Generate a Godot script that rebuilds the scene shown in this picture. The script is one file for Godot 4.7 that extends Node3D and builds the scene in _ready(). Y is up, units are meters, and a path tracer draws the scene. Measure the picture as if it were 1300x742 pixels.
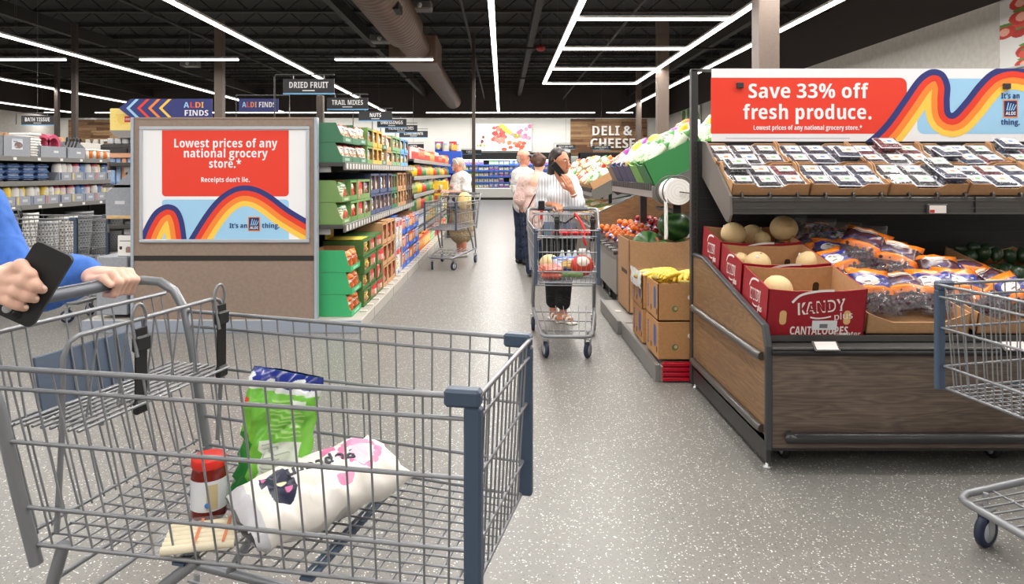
extends Node3D
# A discount supermarket aisle. The photographer stands at the origin, 1.45 m up, looking down -Z.

const EYE := 1.45
const FOCAL := 867.0          # focal length in pixels of a 1300 x 742 frame
const LAMP_Y := 4.27
var mats := {}
var taken := {}
var meshes := {}
var rng := RandomNumberGenerator.new()
var bold: SystemFont
var plain_font: SystemFont
var atlas_film: StandardMaterial3D
var atlas_card: StandardMaterial3D


func _ready() -> void:
	rng.seed = 7
	var camera := Camera3D.new()
	camera.name = "camera"
	camera.position = Vector3(0, EYE, 0)
	camera.projection = Camera3D.PROJECTION_FRUSTUM      # a level camera with a shifted lens
	camera.near = 0.1
	camera.far = 120.0
	camera.size = 742.0 / FOCAL * 0.1
	camera.frustum_offset = Vector2(12.0, -152.0) / FOCAL * 0.1
	add_child(camera)
	var env := Environment.new()
	env.background_mode = Environment.BG_COLOR
	env.background_color = Color(0.02, 0.02, 0.02)
	env.tonemap_mode = Environment.TONE_MAPPER_LINEAR
	env.tonemap_exposure = 1.5
	env.sdfgi_enabled = true
	env.ssao_enabled = true
	env.ssil_enabled = true
	var world := WorldEnvironment.new()
	world.name = "world_environment"
	world.environment = env
	add_child(world)
	bold = SystemFont.new()
	bold.font_names = PackedStringArray(["Droid Sans"])
	bold.font_weight = 700
	plain_font = SystemFont.new()
	plain_font.font_names = PackedStringArray(["Droid Sans"])
	build_lamps()
	build_atlas()
	build_room()
	build_ceiling()
	build_back_wall()
	build_panel_endcap()
	build_left_shelves()
	build_aisle_gondola()
	build_hanging_signs()
	build_produce_bin()
	build_produce_row()
	build_carts()
	build_cart_goods()
	build_people()


# ------------------------------------------------------------------ mesh building

class MB:
	var st := SurfaceTool.new()
	var t := Transform3D()
	var sg := -1                      # smoothing group: -1 is flat
	var cell := Rect2(0, 0, 1, 1)     # where in the print atlas the uvs go

	func _init() -> void:
		st.begin(Mesh.PRIMITIVE_TRIANGLES)

	func vert(p: Vector3, uv := Vector2.ZERO) -> void:
		st.set_smooth_group(sg)
		st.set_uv(cell.position + uv * cell.size)
		st.add_vertex(t * p)

	func tri(a: Vector3, b: Vector3, c: Vector3, ua := Vector2.ZERO, ub := Vector2.ZERO, uc := Vector2.ZERO) -> void:
		vert(a, ua)
		vert(c, uc)
		vert(b, ub)

	# corners run counterclockwise seen from outside, starting at the print's lower left
	func quad(a: Vector3, b: Vector3, c: Vector3, d: Vector3) -> void:
		tri(a, b, c, Vector2(0, 1), Vector2(1, 1), Vector2(1, 0))
		tri(a, c, d, Vector2(0, 1), Vector2(1, 0), Vector2(0, 0))

	func facing(a: Vector3, b: Vector3, c: Vector3, d: Vector3, inside: Vector3) -> void:
		if (b - a).cross(d - a).dot((a + c) * 0.5 - inside) < 0.0:
			quad(b, a, d, c)
		else:
			quad(a, b, c, d)

	func box(c: Vector3, s: Vector3, bevel := 0.0) -> MB:
		sg = -1
		var h := s * 0.5
		if bevel <= 0.0:
			for k in 4:
				var a: float = PI / 2 * k
				var n := Vector3(roundf(sin(a)), 0, roundf(cos(a)))
				var r := Vector3(n.z, 0, -n.x)
				var o := c + n * h
				var u := Vector3(0, h.y, 0)
				quad(o - r * h - u, o + r * h - u, o + r * h + u, o - r * h + u)
			quad(c + Vector3(-h.x, h.y, h.z), c + Vector3(h.x, h.y, h.z), c + Vector3(h.x, h.y, -h.z), c + Vector3(-h.x, h.y, -h.z))
			quad(c + Vector3(-h.x, -h.y, -h.z), c + Vector3(h.x, -h.y, -h.z), c + Vector3(h.x, -h.y, h.z), c + Vector3(-h.x, -h.y, h.z))
			return self
		var b := minf(bevel, minf(h.x, minf(h.y, h.z)) * 0.95)
		var at := func(sx: float, sy: float, sz: float, axis: int) -> Vector3:
			var e := h - Vector3(b, b, b)
			e[axis] = h[axis]
			return c + Vector3(sx, sy, sz) * e
		for axis in 3:
			for s1: float in [-1.0, 1.0]:
				var q := []
				for k in [[-1.0, -1.0], [1.0, -1.0], [1.0, 1.0], [-1.0, 1.0]]:
					var g := Vector3.ZERO
					g[axis] = s1
					g[(axis + 1) % 3] = k[0]
					g[(axis + 2) % 3] = k[1]
					q.append(at.call(g.x, g.y, g.z, axis))
				facing(q[0], q[1], q[2], q[3], c)
		for axis in 3:
			var a1 := (axis + 1) % 3
			var a2 := (axis + 2) % 3
			for s1: float in [-1.0, 1.0]:
				for s2: float in [-1.0, 1.0]:
					var p := Vector3.ZERO
					p[a1] = s1
					p[a2] = s2
					var lo := p
					lo[axis] = -1.0
					var hi := p
					hi[axis] = 1.0
					facing(at.call(lo.x, lo.y, lo.z, a1), at.call(hi.x, hi.y, hi.z, a1), at.call(hi.x, hi.y, hi.z, a2), at.call(lo.x, lo.y, lo.z, a2), c)
		for sx: float in [-1.0, 1.0]:
			for sy: float in [-1.0, 1.0]:
				for sz: float in [-1.0, 1.0]:
					var p0: Vector3 = at.call(sx, sy, sz, 0)
					var p1: Vector3 = at.call(sx, sy, sz, 1)
					var p2: Vector3 = at.call(sx, sy, sz, 2)
					if sx * sy * sz > 0.0:
						tri(p0, p1, p2)
					else:
						tri(p0, p2, p1)
		return self

	# box given by two corners
	func slab(a: Vector3, b: Vector3, bevel := 0.0) -> MB:
		return box((a + b) * 0.5, (b - a).abs(), bevel)

	func tube(pts: Array, r: float, n := 6, caps := true, r_end := -1.0) -> MB:
		var count := pts.size()
		var rings := []
		var x := Vector3.ZERO
		for i in count:
			var d: Vector3 = (pts[mini(i + 1, count - 1)] - pts[maxi(i - 1, 0)]).normalized()
			if i == 0:
				x = d.cross(Vector3.UP if absf(d.y) < 0.9 else Vector3.RIGHT).normalized()
			else:
				x = (x - d * x.dot(d)).normalized()
			var y := d.cross(x)
			var rr := r if r_end < 0.0 else lerpf(r, r_end, float(i) / (count - 1))
			var ring := []
			for k in n:
				var a := TAU * k / n
				ring.append(pts[i] + (x * cos(a) + y * sin(a)) * rr)
			rings.append(ring)
		sg = 1
		for i in count - 1:
			for k in n:
				var k2 := (k + 1) % n
				quad(rings[i][k], rings[i][k2], rings[i + 1][k2], rings[i + 1][k])
		if caps:
			sg = -1
			for k in n:
				var k2 := (k + 1) % n
				tri(pts[0], rings[0][k2], rings[0][k])
				tri(pts[count - 1], rings[count - 1][k], rings[count - 1][k2])
		return self

	func rod(a: Vector3, b: Vector3, r: float, n := 5) -> MB:
		return tube([a, b], r, n)

	# profile: [radius, y] from bottom to top
	func lathe(profile: Array, n := 20, smooth := true) -> MB:
		for i in profile.size() - 1:
			var p: Vector2 = profile[i]
			var q: Vector2 = profile[i + 1]
			sg = 1 if smooth else -1
			for k in n:
				var a := TAU * k / n
				var b := TAU * (k + 1) / n
				var p0 := Vector3(sin(a) * p.x, p.y, cos(a) * p.x)
				var p1 := Vector3(sin(b) * p.x, p.y, cos(b) * p.x)
				var q0 := Vector3(sin(a) * q.x, q.y, cos(a) * q.x)
				var q1 := Vector3(sin(b) * q.x, q.y, cos(b) * q.x)
				var u0 := float(k) / n
				var u1 := float(k + 1) / n
				var v0 := 1.0 - float(i) / (profile.size() - 1)
				var v1 := 1.0 - float(i + 1) / (profile.size() - 1)
				if p.x > 1e-5:
					tri(p0, p1, q1 if q.x > 1e-5 else q0, Vector2(u0, v0), Vector2(u1, v0), Vector2(u1, v1))
				if q.x > 1e-5:
					tri(p0, q1, q0, Vector2(u0, v0), Vector2(u1, v1), Vector2(u0, v1))
		return self

	func ball(c: Vector3, r: Vector3, n := 14, m := 9) -> MB:
		var keep := t
		t = t * Transform3D(Basis.from_scale(r), c)
		var prof := []
		for i in m + 1:
			var a := -PI / 2 + PI * i / m
			prof.append(Vector2(maxf(cos(a), 0.0) if i > 0 and i < m else 0.0, sin(a)))
		lathe(prof, n)
		t = keep
		return self

	# polygon in the xy plane, counterclockwise from +z, between z0 and z1
	func extrude(poly: PackedVector2Array, z0: float, z1: float) -> MB:
		var pts := poly
		if Geometry2D.is_polygon_clockwise(pts):
			pts = pts.duplicate()
			pts.reverse()
		sg = -1
		var idx := Geometry2D.triangulate_polygon(pts)
		var lo := Vector2(INF, INF)
		var hi := -lo
		for p in pts:
			lo = lo.min(p)
			hi = hi.max(p)
		var span := (hi - lo).max(Vector2(1e-6, 1e-6))
		for i in range(0, idx.size(), 3):
			var a := pts[idx[i]]
			var b := pts[idx[i + 1]]
			var c := pts[idx[i + 2]]
			if (b - a).cross(c - a) < 0.0:
				var s := b
				b = c
				c = s
			var ua := (a - lo) / span
			var ub := (b - lo) / span
			var uc := (c - lo) / span
			tri(Vector3(a.x, a.y, z1), Vector3(b.x, b.y, z1), Vector3(c.x, c.y, z1), Vector2(ua.x, 1 - ua.y), Vector2(ub.x, 1 - ub.y), Vector2(uc.x, 1 - uc.y))
			tri(Vector3(a.x, a.y, z0), Vector3(c.x, c.y, z0), Vector3(b.x, b.y, z0), Vector2(ua.x, 1 - ua.y), Vector2(uc.x, 1 - uc.y), Vector2(ub.x, 1 - ub.y))
		for i in pts.size():
			var a := pts[i]
			var b := pts[(i + 1) % pts.size()]
			quad(Vector3(a.x, a.y, z0), Vector3(b.x, b.y, z0), Vector3(b.x, b.y, z1), Vector3(a.x, a.y, z1))
		return self

	# flat bag standing on its base, front towards +z; sealed edges, bulging middle, a little crumpled
	func pouch(w: float, h: float, d: float, seed_: int, crumple := 0.12, nx := 6, ny := 8) -> MB:
		var r := RandomNumberGenerator.new()
		r.seed = seed_
		var bump := []
		for k in (nx + 1) * (ny + 1):
			bump.append(r.randf_range(-1, 1))
		for side: float in [1.0, -1.0]:
			sg = 1
			var pt := func(i: int, j: int) -> Vector3:
				var u := float(i) / nx * 2 - 1
				var v := float(j) / ny * 2 - 1
				var rim := i == 0 or i == nx or j == ny
				var z := 0.5 * d * pow(maxf(0.0, 1 - pow(absf(u), 2.6)), 0.6) * pow(maxf(0.0, 1 - pow(absf(v) * 0.98, 5.0 if v > 0 else 9.0)), 0.7)
				var k: int = j * (nx + 1) + i
				z += 0.0 if rim else bump[k] * d * crumple * side
				return Vector3(u * w * 0.5 * (1 - 0.06 * (1 - v * v)), (v * 0.5 + 0.5) * h + (bump[k] * h * 0.015 if j == ny else 0.0), z * side + (bump[k] * d * crumple * 0.6 if rim else 0.0))
			for i in nx:
				for j in ny:
					var a: Vector3 = pt.call(i, j)
					var b: Vector3 = pt.call(i + 1, j)
					var c: Vector3 = pt.call(i + 1, j + 1)
					var e: Vector3 = pt.call(i, j + 1)
					var u0 := float(i) / nx
					var u1 := float(i + 1) / nx
					var v0 := 1 - float(j) / ny
					var v1 := 1 - float(j + 1) / ny
					if side > 0:
						tri(a, b, c, Vector2(u0, v0), Vector2(u1, v0), Vector2(u1, v1))
						tri(a, c, e, Vector2(u0, v0), Vector2(u1, v1), Vector2(u0, v1))
					else:
						tri(a, c, b, Vector2(u0, v0), Vector2(u1, v1), Vector2(u1, v0))
						tri(a, e, c, Vector2(u0, v0), Vector2(u0, v1), Vector2(u1, v1))
		return self

	func done() -> ArrayMesh:
		st.generate_normals()
		st.index()
		return st.commit()


# ------------------------------------------------------------------ things, parts, materials

func px(x: float, y: float, depth: float) -> Vector3:
	return Vector3((x - 638.0) / FOCAL * depth, EYE - (y - 219.0) / FOCAL * depth, -depth)


func numbered(called: String) -> String:
	var n: int = taken.get(called, 0)
	taken[called] = n + 1
	return called if n == 0 else "%s_%03d" % [called, n]


func tag(o: Node, label: String, category: String, group := "", kind := "") -> Node:
	if label:
		o.set_meta("label", label)
	if category:
		o.set_meta("category", category)
	if group:
		o.set_meta("group", group)
	if kind:
		o.set_meta("kind", kind)
	return o


func thing(called: String, label: String, category: String, at := Vector3.ZERO, turn := 0.0, group := "") -> Node3D:
	var o := Node3D.new()
	o.name = numbered(called)
	add_child(o)
	o.position = at
	o.rotation_degrees.y = turn
	tag(o, label, category, group)
	return o


func part(called: String, shape, m: Material, parent: Node, at := Vector3.ZERO) -> MeshInstance3D:
	var o := MeshInstance3D.new()
	o.name = called
	o.mesh = shape.done() if shape is MB else shape
	o.material_override = m
	parent.add_child(o, true)
	o.position = at
	return o


func single(called: String, label: String, category: String, shape, m: Material, at := Vector3.ZERO, turn := 0.0, group := "") -> MeshInstance3D:
	var o := part(numbered(called), shape, m, self, at)
	o.rotation_degrees.y = turn
	tag(o, label, category, group)
	return o


func struct(called: String, shape, m: Material, at := Vector3.ZERO) -> MeshInstance3D:
	var o := part(called, shape, m, self, at)
	o.set_meta("kind", "structure")
	return o


func copy_of(o: Node3D, at: Vector3, turn := 0.0, label := "", group := "") -> Node3D:
	var c: Node3D = o.duplicate()
	var base := String(o.name)
	var cut := RegEx.create_from_string("_\\d{3}$")
	c.name = numbered(cut.sub(base, ""))
	add_child(c)
	c.position = at
	c.rotation_degrees.y = turn
	if label:
		c.set_meta("label", label)
	if group:
		c.set_meta("group", group)
	return c


func nth(n: int) -> String:
	# "first", "second" ... "ninety-ninth"
	if n < 20:
		return ORD[n]
	var tens: String = ["twent", "thirt", "fort", "fift", "sixt", "sevent", "eight", "ninet"][(n + 1) / 10 - 2]
	return tens + ("ieth" if (n + 1) % 10 == 0 else "y-" + ORD[(n + 1) % 10 - 1])


func rgb(r: int, g: int, b: int) -> Color:
	return Color(r / 255.0, g / 255.0, b / 255.0)


func mat(key: String, c := Color.WHITE, rough := 0.6, metal := 0.0) -> StandardMaterial3D:
	if not mats.has(key):
		var m := StandardMaterial3D.new()
		m.resource_name = key
		m.albedo_color = c
		m.roughness = rough
		m.metallic = metal
		mats[key] = m
	return mats[key]


func paint(c: Color, rough := 0.6, metal := 0.0) -> StandardMaterial3D:
	return mat("paint_%s_%.2f_%.2f" % [c.to_html(false), rough, metal], c, rough, metal)


func noise_texture(freq: float, lo: Color, hi: Color, size := 512, seed_ := 1, octaves := 4, stretch := false) -> NoiseTexture2D:
	var n := FastNoiseLite.new()
	n.seed = seed_
	n.noise_type = FastNoiseLite.TYPE_SIMPLEX_SMOOTH
	n.frequency = freq
	n.fractal_octaves = octaves
	var tx := NoiseTexture2D.new()
	tx.width = size
	tx.height = size
	tx.seamless = true
	tx.noise = n
	var g := Gradient.new()
	g.set_color(0, lo)
	g.set_color(1, hi)
	tx.color_ramp = g
	return tx


# a surface with faint mottling in its own colour
func mottled(key: String, c: Color, rough: float, amount := 0.1, scale := 3.0, metal := 0.0) -> StandardMaterial3D:
	if not mats.has(key):
		var m := mat(key, c, rough, metal)
		if not meshes.has("mottle"):
			meshes["mottle"] = noise_texture(0.02, Color(0.92, 0.92, 0.92), Color(1, 1, 1), 512, 5, 5)
		m.albedo_texture = meshes["mottle"]
		m.uv1_triplanar = true
		m.uv1_scale = Vector3.ONE * scale
	return mats[key]


func text(words: String, height: float, m: Material, parent: Node, at: Vector3, font: Font = null, thick := 0.0015, called := "lettering", spread := 1.0) -> MeshInstance3D:
	var key := "text_%s_%.4f_%s_%.4f" % [words, height, font == plain_font, thick]
	if not meshes.has(key):
		var tm := TextMesh.new()
		tm.text = words
		tm.font = font if font else bold
		tm.font_size = 48
		tm.pixel_size = height / 34.3      # capital letters come out this high
		tm.depth = thick
		tm.curve_step = 2.0
		meshes[key] = tm
	var o := part(called, meshes[key], m, parent, at)
	o.scale.x = spread
	return o


# a flat ribbon of width w along a curve in the xy plane, facing +z
func ribbon(pts: PackedVector2Array, off0: float, off1: float, z: float, clip := Rect2(-99, -99, 198, 198)) -> MB:
	var b := MB.new()
	var n := pts.size()
	var prev0 := Vector2.ZERO
	var prev1 := Vector2.ZERO
	for i in n:
		var d := (pts[mini(i + 1, n - 1)] - pts[maxi(i - 1, 0)]).normalized()
		var side := Vector2(-d.y, d.x)
		# on the inside of a tight bend the bands run together at its centre
		var p0 := pts[maxi(i - 1, 0)]
		var p2 := pts[mini(i + 1, n - 1)]
		var bend := (pts[i] - p0).angle_to(p2 - pts[i])
		var limit := -99.0
		if bend < -0.001:
			limit = -0.96 * (p0.distance_to(p2) / 2) / -bend
		var a := pts[i] + side * maxf(off0, limit)
		var c := pts[i] + side * maxf(off1, limit)
		if i > 0:
			var poly := PackedVector2Array([prev0, a, c, prev1])
			var rect := PackedVector2Array([clip.position, clip.position + Vector2(clip.size.x, 0), clip.end, clip.position + Vector2(0, clip.size.y)])
			for piece in Geometry2D.intersect_polygons(poly, rect):
				if Geometry2D.is_polygon_clockwise(piece):
					piece.reverse()
				var zz := z + i * 1.2e-6      # crossing stretches never lie in one plane
				for k in range(1, piece.size() - 1):
					b.tri(Vector3(piece[0].x, piece[0].y, zz), Vector3(piece[k].x, piece[k].y, zz), Vector3(piece[k + 1].x, piece[k + 1].y, zz))
		prev0 = a
		prev1 = c
	return b


func smooth_curve(ctrl: Array, steps := 12) -> PackedVector2Array:
	var out := PackedVector2Array()
	for i in ctrl.size() - 1:
		var p0: Vector2 = ctrl[maxi(i - 1, 0)]
		var p1: Vector2 = ctrl[i]
		var p2: Vector2 = ctrl[i + 1]
		var p3: Vector2 = ctrl[mini(i + 2, ctrl.size() - 1)]
		for k in steps:
			out.append(p1.cubic_interpolate(p2, p0, p3, float(k) / steps))
	out.append(ctrl[-1])
	return out


func round_rect(w: float, h: float, r: Array, steps := 5) -> PackedVector2Array:
	# r: corner radii, lower left, lower right, upper right, upper left
	var out := PackedVector2Array()
	var c := [Vector2(-w / 2, -h / 2), Vector2(w / 2, -h / 2), Vector2(w / 2, h / 2), Vector2(-w / 2, h / 2)]
	for k in 4:
		var rad: float = r[k]
		if rad <= 0:
			out.append(c[k])
			continue
		var mid: Vector2 = c[k] - Vector2(signf(c[k].x), signf(c[k].y)) * rad
		for i in steps + 1:
			var a := PI + PI / 2 * k + PI / 2 * i / steps
			out.append(mid + Vector2(cos(a), sin(a)) * rad)
	return out


# ------------------------------------------------------------------ lamps, prints

func strip_lamp(a: Vector3, b: Vector3, label: String, watts := 13.0, group := "white linear lamps under the ceiling", lights := 1) -> void:
	var mid := (a + b) * 0.5
	var length := a.distance_to(b)
	var along_z := absf(b.z - a.z) > absf(b.x - a.x)
	var o := thing("linear_lamp", label, "lamp", mid, 0.0 if along_z else 90.0, group)
	part("housing", MB.new().slab(Vector3(-0.055, 0.0, -length / 2), Vector3(0.055, 0.05, length / 2), 0.008), paint(rgb(225, 225, 225), 0.5), o)
	var glow := mat("lamp_glow", Color.WHITE, 0.4)
	glow.emission_enabled = true
	glow.emission = Color(1.0, 0.97, 0.93)
	glow.emission_energy_multiplier = 5.0
	part("diffuser", MB.new().slab(Vector3(-0.05, -0.03, -length / 2), Vector3(0.05, -0.0005, length / 2), 0.006), glow, o)
	var wires := int(length / 4.0) + 1
	for k in wires:
		var z := (float(k) + 0.5) / wires * length - length / 2
		part("hanger_wire", MB.new().rod(Vector3(0, 0.05, z), Vector3(0, 6.4 - mid.y, z), 0.003, 3), paint(rgb(90, 88, 86), 0.5), o)
	for k in lights:
		var l := AreaLight3D.new()
		l.name = "lamp_light"
		l.area_size = Vector2(0.09, length / lights)
		l.area_normalize_energy = true
		l.light_energy = watts * length / lights / (PI * PI)
		l.light_color = Color(1.0, 0.985, 0.965)
		l.shadow_enabled = true
		l.area_range = 60.0
		o.add_child(l, true)
		l.position = Vector3(0, -0.034, (float(k) + 0.5) / lights * length - length / 2)
		l.rotation_degrees.x = -90.0


func build_lamps() -> void:
	var y := LAMP_Y
	strip_lamp(Vector3(-0.19, y, 11), Vector3(-0.19, y, -31.9), "long white lamp running over the middle of the open aisle", 13, "", 3)
	strip_lamp(Vector3(-5.45, y, 11), Vector3(-5.45, y, -31.9), "long white lamp passing above the dried fruit sign", 13, "", 3)
	strip_lamp(Vector3(-10.25, y, 11), Vector3(-10.25, y, -31.9), "long white lamp ending above the small navy aisle sign", 13, "", 3)
	strip_lamp(Vector3(-15.1, y, 11), Vector3(-15.1, y, -31.9), "long white lamp ending above the arrow shaped navy sign", 13, "", 3)
	strip_lamp(Vector3(-20.2, y, 11), Vector3(-20.2, y, -31.9), "long white lamp nearest the wall beyond the bath tissue sign", 13, "", 3)
	strip_lamp(Vector3(5.5, y, 11), Vector3(5.5, y, -31.5), "long white lamp outside the ladder shaped lamp, beside the brown column", 13, "", 3)
	strip_lamp(Vector3(1.31, y, -3.42), Vector3(1.31, y, -21.6), "rail of the ladder shaped lamp on the open aisle side", 13, "ladder shaped lamp", 2)
	strip_lamp(Vector3(4.21, y, -3.42), Vector3(4.21, y, -21.6), "rail of the ladder shaped lamp on the brown column side", 13, "ladder shaped lamp", 2)
	var names := ["lowest and farthest", "second lowest", "third lowest", "topmost in view"]
	for k in 7:
		var z := -21.6 + 3.03 * k
		var label: String = "%s rung of the ladder shaped lamp" % names[k] if k < 4 else "%s overhead rung of the ladder shaped lamp, above the frame" % ORD[k - 4]
		strip_lamp(Vector3(1.37, y, z), Vector3(4.15, y, z), label, 13, "ladder shaped lamp")
	for x in [[-12.1, "beside the frame edge"], [-7.8, "above the arrow shaped navy sign"], [-2.95, "crossing under the round duct"]]:
		strip_lamp(Vector3(x[0] - 1.22, y, -17.0), Vector3(x[0] + 1.22, y, -17.0), "short white cross lamp %s" % x[1], 13)
		for z: float in [-10.2, -3.4, 3.4]:      # the row goes on overhead
			strip_lamp(Vector3(x[0] - 1.22, y, z), Vector3(x[0] + 1.22, y, z), "short cross lamp %s metres in front of the one %s" % [{-10.2: "seven", -3.4: "fourteen", 3.4: "twenty"}[z], x[1]], 13)
	for s in [[-21.6, -20.9, "at the bath tissue sign"], [-19.2, -15.6, "above the meat lettering"], [-13.7, -4.25, "behind the dried fruit sign"], [-3.6, 4.35, "above the lit food picture"], [4.9, 6.15, "above the deli lettering"]]:
		strip_lamp(Vector3(s[0] * 1.096, y + 0.28, -35.3), Vector3(s[1] * 1.096, y + 0.28, -35.3), "white lamp along the back wall %s" % s[2], 22)


# one sheet of small package prints, eight by eight
var print_at := {}

func print_design(called: String, base: Color, band: Color, blob: Color, foot: Color, ink: Color, sheet: Image, style := 0) -> void:
	var n := print_at.size()
	var x0 := (n % 8) * 128
	var y0 := (n / 8) * 128
	print_at[called] = Rect2(x0 / 1024.0 + 0.003, y0 / 1024.0 + 0.003, 0.119, 0.119)
	sheet.fill_rect(Rect2i(x0, y0, 128, 128), base)
	sheet.fill_rect(Rect2i(x0, y0, 128, [26, 44, 14, 60][style % 4]), band)
	var r := rng.randi_range(24, 40)
	var cy: int = y0 + [78, 84, 60, 90][style % 4]
	var cx := x0 + rng.randi_range(48, 80)
	for dy in range(-r, r + 1):
		var half := int(sqrt(float(r * r - dy * dy)) * 1.2)
		var yy := cy + dy
		if yy < y0 + 126 and yy > y0 + 4:
			sheet.fill_rect(Rect2i(maxi(cx - half, x0 + 2), yy, mini(half * 2, 124 - maxi(0, cx - half - x0)), 1), blob)
	for k in 26:
		var w := rng.randi_range(5, 16)
		sheet.fill_rect(Rect2i(x0 + rng.randi_range(4, 106), y0 + rng.randi_range(60, 116), w, rng.randi_range(3, 8)), blob.lerp(foot, rng.randf()))
	sheet.fill_rect(Rect2i(x0, y0 + 114, 128, 14), foot)
	for k in 3:
		sheet.fill_rect(Rect2i(x0 + 18 + rng.randi_range(0, 14), y0 + 30 + k * 9, rng.randi_range(40, 82), [7, 4, 3][k]), ink)


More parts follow.
